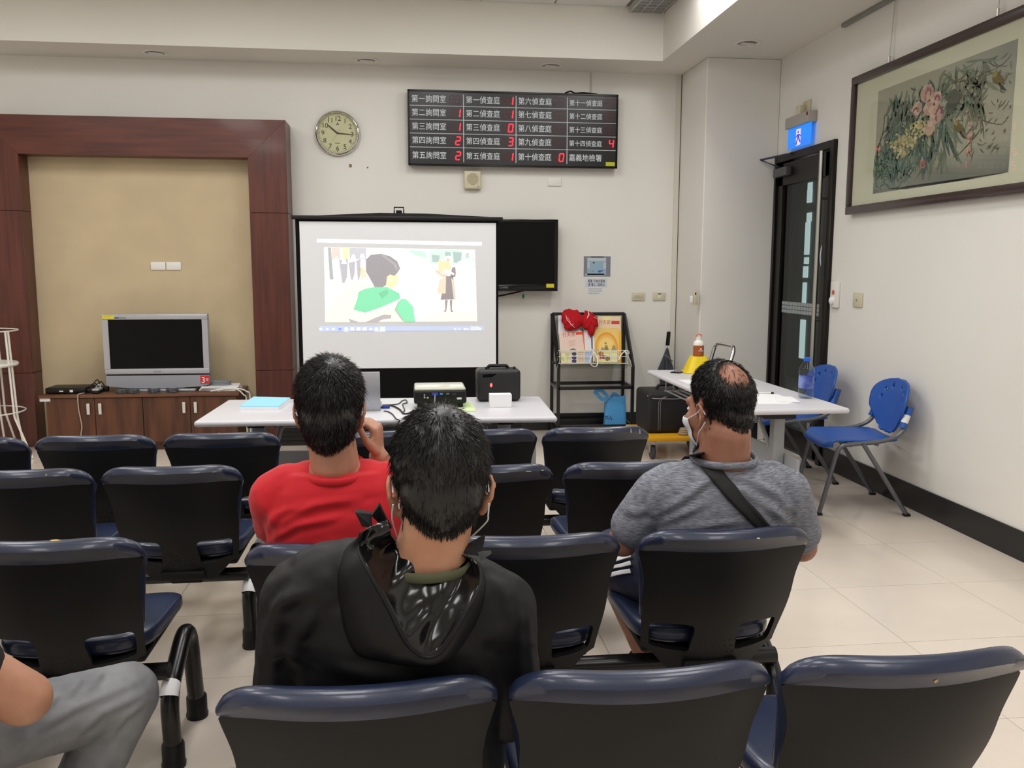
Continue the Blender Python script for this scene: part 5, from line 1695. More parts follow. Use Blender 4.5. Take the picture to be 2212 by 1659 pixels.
def folding_table(label, cx, cy, lx, ly, rz, panel_y):
    t = thing('folding_table', label, 'table', (cx, cy, 0), rz, None, True)
    hx, hy = lx / 2, ly / 2
    MB().box((-hx, -hy, 0.712), (hx, hy, 0.742), 0.0145, 4).done('table_top', M_TOP, t)
    for s in (-1, 1):
        x = s * (hx - 0.24)
        lg = MB()
        lg.box((x - 0.032, -0.032, 0.05), (x + 0.032, 0.032, 0.66), 0.006, 2)
        lg.done('leg', M_TLEG, t)
        MB().box((x - 0.028, -hy + 0.06, 0.012), (x + 0.028, hy - 0.06, 0.05), 0.008, 2).done('foot_bar', M_TLEG, t)
        MB().box((x - 0.045, -0.09, 0.655), (x + 0.045, 0.1, 0.714), 0.006, 2).done('hinge_plate', M_BLACK, t)
        MB().tube([(x - s * 0.06, 0.0, 0.45), (x - s * 0.1, 0.06, 0.62), (x - s * 0.16, 0.09, 0.7)], 0.013, 8).done('brace', M_TLEG, t)
        for yy in (-hy + 0.08, hy - 0.08):
            MB().lathe([(0.02, 0.0), (0.022, 0.008), (0.014, 0.014)], 12, center=(x, yy, 0)).done('foot_pad', M_BLACK, t)
    MB().box((-hx + 0.2, -0.02, 0.655), (hx - 0.2, 0.02, 0.7)).done('beam', M_TLEG, t)
    # wire tray under the top
    for q in range(4):
        y = 0.08 + 0.055 * q
        MB().tube([(-hx + 0.3, y, 0.71), (-hx + 0.3, y, 0.63), (hx - 0.3, y, 0.63), (hx - 0.3, y, 0.71)], 0.005, 6).done('tray_wire', M_TLEG, t)
    for x in (-hx + 0.32, 0.0, hx - 0.32):
        MB().tube([(x, 0.06, 0.63), (x, 0.26, 0.63)], 0.005, 6).done('tray_wire', M_TLEG, t)
    if panel_y:
        y = panel_y
        MB().box((-hx + 0.05, y - 0.009, 0.16), (hx - 0.03, y + 0.009, 0.455), 0.006, 2).done('modesty_panel', M_TPAN, t)
        for s in (-1, 1):
            MB().box((s * (hx - 0.24) - 0.012, min(0, y), 0.3), (s * (hx - 0.24) + 0.012, max(0, y), 0.33)).done('panel_arm', M_TLEG, t)
    return t


TA = math.radians(-1.7)
folding_table('light grey folding table before the screen carrying laptop and projector', -0.135, 4.64, 1.78, 0.72, TA, 0.3)
folding_table('light grey folding table set lengthwise beside the right wall', 2.05, 5.28, 1.86, 0.6, math.radians(90), -0.045)
TZ = 0.742
ca_, sa_ = math.cos(TA), math.sin(TA)

# ---- things on the front table
a, b, c, d = [at_z(x, y, TZ + 0.02) for x, y in ((517, 878), (602, 878), (627, 859), (548, 857))]
bx_ = thing('paper_ream', 'pale blue covered stack of paper on the end of the front table', 'paper stack', (a + b + c + d) / 4 - Vector((0, 0, 0.02)))
lo4 = [Vector((v.x, v.y, TZ)) for v in (a, b, c, d)]
MB().prism(lo4, (0, 0, 0.018)).done('pages', M_PAPER, bx_)
MB().prism([v + Vector((0, 0, 0.018)) for v in lo4], (0, 0, 0.003)).done('cover', mat('pale blue card', (150, 212, 238), 0.6), bx_)

# laptop, lid seen from behind
lr = at_z(822, 888, TZ)
lt_ = at_y(822, 803, lr.y)
LW = 0.36
lp = thing('laptop', 'open silver laptop seen from behind its lid on the front table', 'laptop', (lr.x - LW / 2, lr.y + 0.1, TZ), 0)
M_ALU = mat('laptop aluminium', (176, 178, 184), 0.35, metal=0.6)
hl = lt_.z - TZ
MB().box((lr.x - LW, lr.y, TZ + 0.008), (lr.x, lr.y + 0.008, lt_.z), 0.004, 2).done('lid', M_ALU, lp)
MB().box((lr.x - LW + 0.015, lr.y + 0.0079, TZ + 0.02), (lr.x - 0.015, lr.y + 0.009, lt_.z - 0.012)).done('display', mat('laptop screen', (60, 80, 110), 0.3, emit=0.4), lp)
MB().box((lr.x - LW, lr.y + 0.004, TZ), (lr.x, lr.y + 0.25, TZ + 0.016), 0.004, 2).done('base', M_ALU, lp)
MB().box((lr.x - LW + 0.03, lr.y + 0.05, TZ + 0.0155), (lr.x - 0.03, lr.y + 0.16, TZ + 0.017)).done('keyboard', M_BLACK, lp)

# projector on its pale green pad
pj0, pj1 = at_z(897, 880, TZ + 0.02), at_z(1002, 876, TZ + 0.02)
PYF = (pj0.y + pj1.y) / 2 + 0.02
px0, px1 = at_y(894, 850, PYF).x, at_y(1008, 850, PYF).x
pz1 = at_y(950, 843, PYF).z
pjd = 0.24
pd = thing('pad', 'pale green writing pad lying under the projector', 'pad', ((px0 + px1) / 2, PYF + 0.08, TZ))
MB().box((px0 + 0.03, PYF - 0.1, TZ), (px1 + 0.04, PYF + 0.2, TZ + 0.008)).done('pages', mat('pale green paper', (206, 226, 170), 0.7), pd)
pj = thing('projector', 'black video projector with a pale top and a row of ports', 'projector', ((px0 + px1) / 2, PYF + pjd / 2, TZ + 0.008))
MB().box((px0, PYF, TZ + 0.03), (px1, PYF + pjd, pz1), 0.012, 3).done('body', M_BLACK, pj)
MB().box((px0 + 0.004, PYF + 0.003, pz1 - 0.004), (px1 - 0.004, PYF + pjd - 0.004, pz1 + 0.012), 0.01, 3).done('top_shell', mat('pearl top shell', (190, 192, 176), 0.25, coat=0.5), pj)
for (x, y) in ((px0 + 0.03, PYF + 0.03), (px1 - 0.03, PYF + 0.03), ((px0 + px1) / 2, PYF + pjd - 0.03)):
    MB().lathe([(0.013, 0), (0.013, 0.024)], 12, center=(x, y, TZ + 0.008)).done('foot', M_BLACK, pj)
w_ = px1 - px0
def port(name, x, z, sx, sz, rgb):
    MB().box((px0 + w_ * x - sx, PYF - 0.003, pz1 - z - sz), (px0 + w_ * x + sx, PYF + 0.002, pz1 - z + sz), 0.0012, 1).done(name, mat('port %d %d %d' % rgb, rgb, 0.4), pj)
port('blue_plug', 0.4, 0.02, 0.016, 0.007, (40, 60, 190))
port('video_port', 0.52, 0.02, 0.008, 0.0045, (70, 130, 200))
port('video_port', 0.64, 0.02, 0.009, 0.0045, (90, 92, 96))
port('video_port', 0.76, 0.022, 0.01, 0.0045, (50, 52, 56))
port('audio_port', 0.2, 0.024, 0.004, 0.004, (110, 180, 170))
port('audio_port', 0.2, 0.037, 0.004, 0.004, (200, 200, 200))
port('audio_port', 0.26, 0.039, 0.004, 0.004, (220, 210, 120))
port('rating_label', 0.86, 0.045, 0.013, 0.005, (206, 206, 208))
lb = MB()
lb.tube(spline([(px0 + w_ * 0.4, PYF - 0.004, pz1 - 0.022), (px0 + w_ * 0.385, PYF - 0.03, pz1 - 0.06), (px0 + w_ * 0.36, PYF - 0.05, TZ + 0.012)], 6), 0.004, 6)
lb.done('video_lead', mat('grey lead 2', (120, 120, 124), 0.5), pj)
MB().tube([(px0 + w_ * 0.25, PYF - 0.05, TZ + 0.02), (px0 + w_ * 0.22, PYF - 0.008, TZ + 0.035)], 0.007, 8).done('plug', M_STEEL, pj)

# portable amplifier speaker
sx0, sx1 = at_z(1031, 868, TZ).x, at_z(1124, 866, TZ).x
SYF = at_z(1080, 868, TZ).y
sz1_ = at_y(1078, 799, SYF).z
am = thing('portable_speaker', 'black portable speaker box with handle and a lit red lamp', 'speaker', ((sx0 + sx1) / 2, SYF + 0.08, TZ))
MB().box((sx0, SYF, TZ + 0.002), (sx1, SYF + 0.16, sz1_), 0.022, 4).done('case', mat('speaker black', (22, 22, 25), 0.5, bump=(500, 0.15)), am)
MB().tube(fillet([((sx0 + sx1) / 2 - 0.06, SYF + 0.08, sz1_ - 0.003), ((sx0 + sx1) / 2 - 0.05, SYF + 0.08, sz1_ + 0.016), ((sx0 + sx1) / 2 + 0.05, SYF + 0.08, sz1_ + 0.016), ((sx0 + sx1) / 2 + 0.06, SYF + 0.08, sz1_ - 0.003)], 0.012), 0.009, 8).done('carry_handle', M_BLACK, am)
for s in (-0.07, 0.088):
    MB().tube([((sx0 + sx1) / 2 + s, SYF + 0.03, sz1_ - 0.01), ((sx0 + sx1) / 2 + s, SYF + 0.03, sz1_ + 0.014)], 0.0055, 8).done('antenna_stub', M_BLACK, am)
MB().prism([(sx0 + 0.03, SYF - 0.001, sz1_ - 0.025), (sx0 + 0.11, SYF - 0.001, sz1_ - 0.022), (sx0 + 0.08, SYF - 0.001, sz1_ - 0.04), (sx0 + 0.03, SYF - 0.001, sz1_ - 0.042)], (0, 0.003, 0)).done('grip_recess', M_BLACKG, am)
pl_ = at_y(1061, 832, SYF)
MB().sphere((pl_.x, SYF - 0.001, pl_.z), (0.006, 0.003, 0.011), 12, 8).done('red_lamp', mat('lit red lamp', (255, 60, 50), 0.4, emit=6.0), am)
wx0, wx1 = at_z(1058, 880, TZ).x, at_z(1105, 879, TZ).x
WY = at_z(1081, 880, TZ).y
wz = at_y(1081, 852, WY).z
MB().box((wx0, WY, TZ), (wx1, WY + 0.06, wz), 0.002, 1).top('white_carton', M_PAPER, 'small plain white carton before the black speaker', 'carton')
# cables between laptop and projector
def tab(x, y, h=0.006):
    return at_z(x, y, TZ + h)
for (name, lab, pts, mtl, r) in (('video_cable', 'black video cable curling over the table from laptop to projector', [(823, 880), (845, 876), (863, 884), (872, 893), (885, 892), (893, 886)], M_BLACK, 0.0045),
                                 ('power_cable', 'thin black power cable looping up behind the laptop cables', [(826, 875), (858, 873), (868, 866), (877, 864), (879, 870), (870, 873), (874, 886), (868, 891)], M_BLACK, 0.003),
                                 ('hanging_cable', 'thin black cable drooping over the front edge of the table', [(829, 888), (838, 889), (848, 895), (856, 905)], M_BLACK, 0.003)):
    P = [tab(x, y, r + 0.001) for x, y in pts]
    if name == 'hanging_cable':
        e = P[-1]
        P += [Vector((e.x + 0.015, 4.263, TZ - 0.01)), Vector((e.x - 0.02, 4.258, TZ - 0.05)), Vector((e.x - 0.08, 4.255, TZ - 0.12))]
    MB().tube(spline(P, 6), r, 6).top(name, mtl, lab, 'cable')
p = tab(833, 879, 0.008)
MB().box((p.x - 0.02, p.y - 0.008, TZ), (p.x + 0.022, p.y + 0.012, TZ + 0.014), 0.003, 2).top('blue_connector', mat('blue connector', (30, 50, 150), 0.4), 'small blue video connector beside the laptop', 'connector')

# ---- things on the right table
bt = at_z(1508, 797, TZ + 0.13)
BY = 6.02
b0 = at_y(1508.5, 769, BY)
yb_ = thing('yellow_box', 'yellow plastic tub standing upside down at the far end of the right table', 'tub', (b0.x, BY, TZ))
zt5 = b0.z
mb = MB()
mb.grid(lambda u, v: (b0.x + (0.055 + 0.05 * (1 - v)) * math.copysign(abs(math.cos(2 * math.pi * u)) ** 0.5, math.cos(2 * math.pi * u)), BY + (0.05 + 0.04 * (1 - v)) * math.copysign(abs(math.sin(2 * math.pi * u)) ** 0.5, math.sin(2 * math.pi * u)), TZ + (zt5 - TZ) * v), 32, 6, True)
bmesh.ops.holes_fill(mb.bm, edges=[e for e in mb.bm.edges if e.is_boundary])
mb.done('tub', mat('yellow plastic', (226, 198, 20), 0.4), yb_, 50)
MB().tube([(b0.x + 0.108 * math.copysign(abs(math.cos(2 * math.pi * q / 32)) ** 0.5, math.cos(2 * math.pi * q / 32)), BY + 0.093 * math.copysign(abs(math.sin(2 * math.pi * q / 32)) ** 0.5, math.sin(2 * math.pi * q / 32)), TZ + 0.006) for q in range(32)], 0.006, 6, closed=True).done('rim', MATS['yellow plastic'], yb_)
r_ = (at_y(1521, 760, BY).x - at_y(1499, 760, BY).x) / 2
bt = thing('tea_bottle', 'brown tea bottle with white neck and orange loop on the yellow tub', 'bottle', (b0.x, BY, zt5 + 0.001))
hh = at_y(1510, 723, BY).z - zt5
cc = (b0.x, BY, zt5 + 0.001)
MB().lathe([(0, 0), (r_ * 0.95, 0), (r_, 0.006), (r_, hh * 0.5), (0, hh * 0.5)], 24, center=cc).done('body', mat('brown tea', (160, 82, 40), 0.25), bt)
MB().lathe([(r_ * 1.01, hh * 0.5), (r_ * 1.01, hh * 0.6), (r_ * 0.85, hh * 0.68), (r_ * 0.5, hh * 0.74), (r_ * 0.5, hh * 0.86), (r_ * 0.56, hh * 0.87), (r_ * 0.56, hh * 0.9), (0, hh * 0.9)], 24, center=cc).done('cap', M_WHITEP, bt)
MB().tube([(cc[0] + r_ * 0.52 * math.cos(a_), BY, cc[2] + hh * 0.9 + hh * 0.12 * math.sin(a_)) for a_ in [math.pi * q / 10 for q in range(11)]], 0.004, 6).done('loop', mat('orange loop', (220, 84, 50), 0.5), bt)
pq = Print((cc[0], BY - r_ - 0.0005, cc[2] + hh * 0.2), (1, 0, 0), (0, 0, 1), (0, -1, 0))
pq.disc(0.004, 0.022, 0.006, 0.006, (240, 236, 232))
pq.rect(-0.014, 0.006, 0.02, 0.011, (236, 226, 220))
pq.build('bottle_print', M_PRINT, bt)
# phone and its card
p = at_z(1466, 804, TZ)
Mx = Matrix.Translation((p.x, p.y, TZ)) @ Matrix.Rotation(0.9, 4, 'Z')
ph = thing('smartphone', 'dark smartphone lying at the far end of the right table', 'phone', (p.x, p.y, TZ))
MB().box((-0.075, -0.035, 0.0), (0.075, 0.035, 0.009), 0.003, 2, Mx).done('body', M_BLACKG, ph)
MB().box((-0.07, -0.031, 0.0088), (0.07, 0.031, 0.0096), M=Mx).done('display', mat('phone screen', (30, 34, 70), 0.1), ph)
p = at_z(1480, 801, TZ)
MB().box((p.x + 0.05, p.y - 0.02, TZ), (p.x + 0.16, p.y + 0.06, TZ + 0.003)).top('paper_slip', M_PAPER, 'white slip of paper beside the dark smartphone', 'paper')
p = at_z(1476, 825, TZ)
MB().box((p.x, p.y - 0.1, TZ), (p.x + 0.1, p.y + 0.1, TZ + 0.002)).top('paper_sheet', M_PAPER, 'white sheet at the edge of the right table toward the seats', 'paper')
# papers near the bottle
def sheet(name, lab, corners, z, mtl=M_PAPER, thick=0.0015, cat='paper'):
    q = [at_z(x, y, z) for x, y in corners]
    q = [Vector((v.x, v.y, z)) for v in q]
    return MB().prism(q, (0, 0, thick)).top(name, mtl, lab, cat)
sheet('paper_sheet', 'large white sheet lying near the water bottle', [(1598, 873), (1700, 873), (1722, 868), (1680, 852), (1600, 850)], TZ)
sheet('folded_slip', 'small folded white slip on top of the large sheet', [(1678, 868), (1728, 870), (1710, 859), (1672, 858)], TZ + 0.002, M_PAPER, 0.006)
p0, p1 = at_z(1632, 849, TZ + 0.005), at_z(1671, 849, TZ + 0.005)
pn = thing('marker_pen', 'black and white marker pen lying beside the sheets on the table', 'pen', (p0 + p1) / 2 - Vector((0, 0, 0.006)))
MB().tube([p0 + (p1 - p0) * 0.12, p0 + (p1 - p0) * 0.85], 0.006, 8).done('barrel', M_WHITEP, pn)
MB().tube([p0 + (p1 - p0) * 0.85, p1], 0.0065, 8).done('cap', M_BLACK, pn)
MB().tube([p0, p0 + (p1 - p0) * 0.12], [0.002, 0.006], 8).done('tip', M_BLACK, pn)
# water bottle
p = at_z(1740, 860, TZ)
zt6 = at_y(1742, 773, p.y).z
hb = zt6 - TZ
rb = (at_y(1755, 810, p.y).x - at_y(1724, 810, p.y).x) / 2
wb = thing('water_bottle', 'clear plastic water bottle with blue cap and blue label', 'bottle', (p.x, p.y, TZ))
cc = (p.x, p.y, TZ + 0.001)
M_PET = glass_mat('clear bottle plastic', (240, 244, 247), 0.06, 1.0)
MB().lathe([(0, 0.004), (rb * 0.8, 0), (rb * 0.95, 0.008), (rb, 0.03), (rb * 0.94, hb * 0.14), (rb, hb * 0.17), (rb * 0.95, hb * 0.22), (rb * 0.96, hb * 0.56), (rb, hb * 0.6), (rb, hb * 0.7), (rb * 0.9, hb * 0.76), (rb * 0.4, hb * 0.9), (rb * 0.38, hb * 0.93)], 28, center=cc, caps=False).done('body', M_PET, wb, 60)
MB().lathe([(rb * 0.965, hb * 0.25), (rb * 1.0, hb * 0.3), (rb * 0.985, hb * 0.56), (rb * 0.96, hb * 0.57)], 28, center=cc, caps=False).done('label', mat('blue bottle label', (36, 56, 150), 0.35, var=(9, 0.4), var_rgb=(150, 170, 216)), wb, 60)
MB().lathe([(0, hb * 0.92), (rb * 0.45, hb * 0.92), (rb * 0.45, hb), (0, hb)], 20, center=cc).done('cap', mat('blue cap', (20, 96, 214), 0.35), wb)
MB().lathe([(0, 0.006), (rb * 0.85, 0.008), (rb * 0.88, hb * 0.24), (0, hb * 0.24)], 24, center=cc).done('water', glass_mat('water', (236, 240, 246), 0.02, 0.6), wb, 60)

# ================================================================ blue stacking chairs by the right wall
M_BLUEP = mat('blue chair plastic', (32, 84, 168), 0.42, bump=(300, 0.06))
M_GREYT = mat('grey chair tube', (104, 106, 112), 0.35, metal=0.5)


def make_blue_chair(label):
    """local frame: sitter faces -y, back at +y"""
    t = thing('stacking_chair', label, 'chair', (0, 0, 0), 0, 'blue chairs by the right wall', True)
    hw = 0.235
    for s in (-1, 1):
        MB().tube(fillet([(s * hw, -0.27, 0.012), (s * hw, -0.17, 0.43), (s * hw, 0.1, 0.455), (s * (hw - 0.005), 0.21, 0.5), (s * (hw - 0.02), 0.265, 0.66)], [0.05, 0.08, 0.07], 8), 0.0135, 10).done('side_tube', M_GREYT, t, 60)
        MB().tube([(s * (hw + 0.018), -0.03, 0.44), (s * (hw + 0.018), 0.25, 0.012)], 0.0135, 8, flat=(1.0, 1.0)).done('rear_leg', M_GREYT, t, 60)
        for y in (-0.273, 0.252):
            MB().box((s * (hw + (0.018 if y > 0 else 0)) - 0.018, y - 0.02, 0), (s * (hw + (0.018 if y > 0 else 0)) + 0.018, y + 0.02, 0.016), 0.004, 1).done('foot_cap', M_BLACK, t)
    for y, z in ((-0.1, 0.43), (0.06, 0.435)):
        MB().tube([(-hw, y, z), (hw, y, z)], 0.011, 8).done('cross_tube', M_GREYT, t)
    # seat
    def seat_fn(u, v):
        x = (u - 0.5) * 2
        y = -0.25 + 0.46 * v
        w = 0.225 - 0.03 * max(0, v - 0.75) * 4 * 0.6
        z = 0.462 - 0.012 * (1 - x * x) - 0.045 * max(0, (0.14 - v) / 0.14) ** 2 + 0.01 * max(0, v - 0.8)
        rr = 1.0 - 0.16 * max(0, abs(x) - 0.8) * 5 * (max(0, 0.1 - v) * 10 + max(0, v - 0.85) * 6)
        return (x * w, -0.02 + (y + 0.02) * rr, z)
    sb_ = MB()
    sb_.grid(seat_fn, 22, 22)
    so_ = sb_.done('seat', M_BLUEP, t, 180)
    md = so_.modifiers.new('thickness', 'SOLIDIFY')
    md.thickness = 0.014
    md.offset = -1
    # back: rounded shield with slots near the top
    bm = bmesh.new()
    NU, NV = 40, 30
    def bhalf(v):
        # half width at height v (0 bottom, 1 top)
        if v < 0.42:
            return 0.07 + 0.165 * (v / 0.42) ** 0.8
        if v < 0.62:
            return 0.235 + 0.012 * math.sin((v - 0.42) / 0.2 * math.pi / 2)
        return 0.247 * math.sqrt(max(0.0, 1 - ((v - 0.62) / 0.385) ** 2.6)) + 0.0
    vg = [[None] * NV for _ in range(NU)]
    for i in range(NU):
        for j in range(NV):
            v = j / (NV - 1)
            x = (i / (NU - 1) - 0.5) * 2
            w = max(bhalf(v), 0.02)
            z = 0.47 + 0.335 * v
            if v < 0.1:
                z += (0.1 - v) * 0.25 * (x * x)
            y = 0.205 + 0.075 * v + 0.05 * (x * w / 0.24) ** 2 * -1.0
            vg[i][j] = bm.verts.new((x * w, y, z))
    for i in range(NU - 1):
        for j in range(NV - 1):
            v = (j + 0.5) / (NV - 1)
            w = bhalf(v)
            x = ((i + 0.5) / (NU - 1) - 0.5) * 2 * w
            slot = False
            for sx_, sv_ in ((-0.15, 0.62), (-0.125, 0.76), (-0.06, 0.84), (0.06, 0.84), (0.125, 0.76), (0.15, 0.62)):
                if abs(x - sx_) < 0.009 and abs(v - sv_) < 0.04:
                    slot = True
            if not slot:
                bm.faces.new((vg[i][j], vg[i + 1][j], vg[i + 1][j + 1], vg[i][j + 1]))
    me = bpy.data.meshes.new('backrest')
    bm.to_mesh(me)
    bm.free()
    bo = link('backrest', me, M_BLUEP, t, 180)
    md = bo.modifiers.new('thickness', 'SOLIDIFY')
    md.thickness = 0.014
    for s in (-1, 1):
        MB().tube([(s * (hw - 0.004), 0.206, 0.535), (s * (hw - 0.018), 0.25, 0.66)], 0.02, 10).done('side_sleeve', M_BLUEP, t)
    return t


bc = make_blue_chair('blue plastic stacking chair with grey legs standing clear of the table')
bc.location = (2.765, 5.08, 0)
bc.rotation_euler = (0, 0, math.radians(-90 - 7))
b2c = copy_tree(bc)
b2c['label'] = 'blue plastic stacking chair by the door, half hidden by table and bottle'
b2c.location = (2.71, 5.87, 0)
b2c.rotation_euler = (0, 0, math.radians(-90 - 5))
MB().tube([(0.2265, 0.217, 0.567), (0.2215, 0.234, 0.613)], 0.0215, 10).done('white_tape', M_PAPER, bc)
MB().tube([(0.235, -0.19, 0.437), (0.235, -0.15, 0.44)], 0.0155, 10).done('white_tape', M_PAPER, b2c)
# ================================================================ rows of beam seats
M_SHELL = mat('black seat shell', (13, 13, 14), 0.48, spec=0.32, bump=(420, 0.12), bump_dist=0.001)
M_VINYL = mat('navy vinyl', (32, 41, 66), 0.33, coat=0.25, bump=(160, 0.12), bump_dist=0.0015, var=(6, 0.12))
M_TUBE = mat('black coated tube', (13, 13, 14), 0.28)
M_FOAM = mat('exposed foam', (206, 178, 120), 0.9)
M_CRACK = mat('worn vinyl edge', (196, 190, 176), 0.8)
Z_TOP = 0.752


def sstep(a, b, x):
    t = max(0.0, min(1.0, (x - a) / (b - a)))
    return t * t * (3 - 2 * t)


def half_w(z):
    """half width of the back shell at height z"""
    return 0.196 + 0.018 * sstep(0.38, 0.6, z) + 0.026 * sstep(0.6, Z_TOP, z) ** 1.5


def shell_y(xn, z):
    """rear surface: leans back, wraps round the sitter"""
    return 0.135 * (1 - sstep(0.3, 0.82, z) ** 0.8) * 1.05 - 0.0 + 0.05 * xn * xn - 0.012 * math.sin(min(1, max(0, (z - 0.4) / 0.35)) * math.pi)


def shell_mesh():
    bm = bmesh.new()
    NU, NV = 61, 49
    V = [[None] * NV for _ in range(NU)]
    for i in range(NU):
        xn = (i / (NU - 1) - 0.5) * 2
        zb = 0.335 + 0.075 * sstep(0.5, 1.0, abs(xn))
        zt = Z_TOP - 0.03 * abs(xn) ** 7
        for j in range(NV):
            t = j / (NV - 1)
            z = zb + (zt - zb) * t
            V[i][j] = bm.verts.new((xn * half_w(z), shell_y(xn, z), z))
    for i in range(NU - 1):
        for j in range(NV - 1):
            xn = abs(((i + 0.5) / (NU - 1) - 0.5) * 2)
            c = [V[i][j], V[i + 1][j], V[i + 1][j + 1], V[i][j + 1]]
            z = sum(v.co.z for v in c) / 4
            lo = 0.4 + 0.03 * (xn - 0.36)
            if 0.33 + (z - 0.42) * -0.4 < xn < 0.91 and lo < z < 0.5:
                continue
            bm.faces.new(c)
    # round the corners of the two grip openings
    be = [e for e in bm.edges if e.is_boundary]
    inner = [v for v in {v for e in be for v in e.verts} if abs(v.co.x) < 0.192 and 0.395 < v.co.z < 0.51]
    nb = {v: [e.other_vert(v) for e in v.link_edges if e.is_boundary] for v in inner}
    for _ in range(8):
        new = {v: v.co * 0.4 + (nb[v][0].co + nb[v][1].co) * 0.3 for v in inner if len(nb[v]) == 2}
        for v, co in new.items():
            v.co = co
    me = bpy.data.meshes.new('backrest')
    bm.to_mesh(me)
    bm.free()
    tmp = bpy.data.objects.new('tmp', me)
    COL.objects.link(tmp)
    md = tmp.modifiers.new('s', 'SOLIDIFY')
    md.thickness = 0.014
    md.offset = -1
    dg = bpy.context.evaluated_depsgraph_get()
    out = bpy.data.meshes.new_from_object(tmp.evaluated_get(dg))
    n = sum(1 for v in out.vertices if v.co.y > 0.25)
    bpy.data.objects.remove(tmp)
    return out


def pad_mesh():
    """blue back pad: in front of the shell, its roll showing above the shell's top edge"""
    mb = MB()
    NS = 22
    def fn(u, v):
        xn = (u - 0.5) * 2
        e = (1 - abs(xn) ** 7)
        ee = max(0.0, e) ** 0.5
        ang = 2 * math.pi * v
        # section in (forward, height): rounded tall shape
        cs, sn_ = math.cos(ang), math.sin(ang)
        fw_ = 0.031 + 0.026 * math.copysign(abs(cs) ** 0.6, cs) * (0.35 + 0.65 * ee)
        zc_, zh = 0.645, 0.152
        z = zc_ + zh * math.copysign(abs(sn_) ** 0.55, sn_) * (0.9 + 0.1 * ee) 
        fw_ -= 0.03 * sstep(0.735, 0.785, z)
        fw_ -= 0.012 * sstep(0.73, 0.755, z) * (1 - sstep(0.775, 0.797, z)) * (cs < 0)
        z2 = min(z, Z_TOP + 0.5)
        x = xn * (half_w(min(z2, Z_TOP)) - 0.003)
        zz = z2 - 0.034 * abs(xn) ** 7 * sstep(0.66, 0.78, z2)
        return (x, shell_y(xn, min(zz, Z_TOP)) + fw_ - (zz - Z_TOP) * 0.3 * (zz > Z_TOP), zz)
    V = mb.grid(fn, 41, NS + 1)
    bmesh.ops.remove_doubles(mb.bm, verts=mb.bm.verts[:], dist=0.0004)
    bmesh.ops.holes_fill(mb.bm, edges=[e for e in mb.bm.edges if e.is_boundary])
    return mb.mesh('back_pad')


def seat_mesh():
    mb = MB()
    def fn(u, v):
        th = 2 * math.pi * u
        la = (v - 0.5) * math.pi
        c, s = math.cos(th), math.sin(th)
        k = 0.42
        px_ = math.copysign(abs(c) ** k, c)
        py_ = math.copysign(abs(s) ** k, s)
        cl = math.cos(la) ** 0.35 if abs(math.cos(la)) > 1e-9 else 0
        x = 0.212 * px_ * cl * (1.0 + 0.03 * py_)
        y = 0.365 + 0.225 * py_ * cl
        z = 0.425 + 0.038 * math.copysign(abs(math.sin(la)) ** 0.6, la)
        f = (y - 0.365) / 0.225
        z += 0.02 * max(0, -f) ** 2 * 1.0 - 0.03 * max(0, f) ** 3 + 0.012 * (x / 0.21) ** 2
        return (x, y, z)
    mb.grid(fn, 48, 19, True)
    bmesh.ops.remove_doubles(mb.bm, verts=mb.bm.verts[:], dist=0.0005)
    return mb.mesh('seat_pad')


def under_mesh():
    mb = MB()
    mb.box((-0.185, 0.19, 0.372), (0.185, 0.54, 0.398), 0.012, 2)
    mb.box((-0.06, 0.17, 0.31), (0.06, 0.36, 0.38), 0.01, 2)
    mb.box((-0.08, 0.12, 0.34), (0.08, 0.24, 0.375), 0.008, 2)
    return mb.mesh('seat_bracket')


def perf_mesh():
    mb = MB()
    for r in range(4):
        for c in range(7):
            x = (c - 3) * 0.018 + (0.009 if r % 2 else 0)
            z = 0.375 + 0.022 * r
            y = shell_y(x / 0.2, z) - 0.0006
            mb.lathe([(0.0022, 0), (0.0022, 0.0005)], 6, Matrix.Translation((x, y, z)) @ Matrix.Rotation(math.pi / 2, 4, 'X'))
    return mb.mesh('perforation')


def finish(me, mt, ang):
    me.materials.clear()
    me.materials.append(mt)
    me.polygons.foreach_set('use_smooth', [True] * len(me.polygons))
    me.set_sharp_from_angle(angle=math.radians(ang))
    return me


ME_SHELL = finish(shell_mesh(), M_SHELL, 50)
ME_PAD = finish(pad_mesh(), M_VINYL, 60)
ME_SEAT = finish(seat_mesh(), M_VINYL, 80)
ME_UNDER = finish(under_mesh(), M_SHELL, 40)
ME_PERF = finish(perf_mesh(), M_BLACKG, 40)


def leg_meshes():
    path = fillet([(0, 0.29, 0.05), (0, 0.27, 0.235), (0, 0.52, 0.37), (0, 0.585, 0.05)], [0.07, 0.11], 8)
    a = finish(MB().tube(path, 0.0265, 14).mesh('leg'), M_TUBE, 60)
    b = finish(MB().lathe([(0.034, 0), (0.036, 0.012), (0.033, 0.02), (0.033, 0.07), (0.029, 0.078)], 16).mesh('rubber_foot'), M_BLACK, 50)
    c = finish(MB().tube([(0, 0.2715, 0.228), (0, 0.281, 0.2405), (0, 0.305, 0.2535)], 0.0275, 14, caps=False).mesh('white_tape'), M_PAPER, 60)
    return a, b, c


ME_LEG, ME_BOOT, ME_TAPE = leg_meshes()


def child(name, me, parent, loc=(0, 0, 0)):
    o = bpy.data.objects.new(name, me)
    COL.objects.link(o)
    o.parent = parent
    o.location = loc
    return o


BENCHES = {}


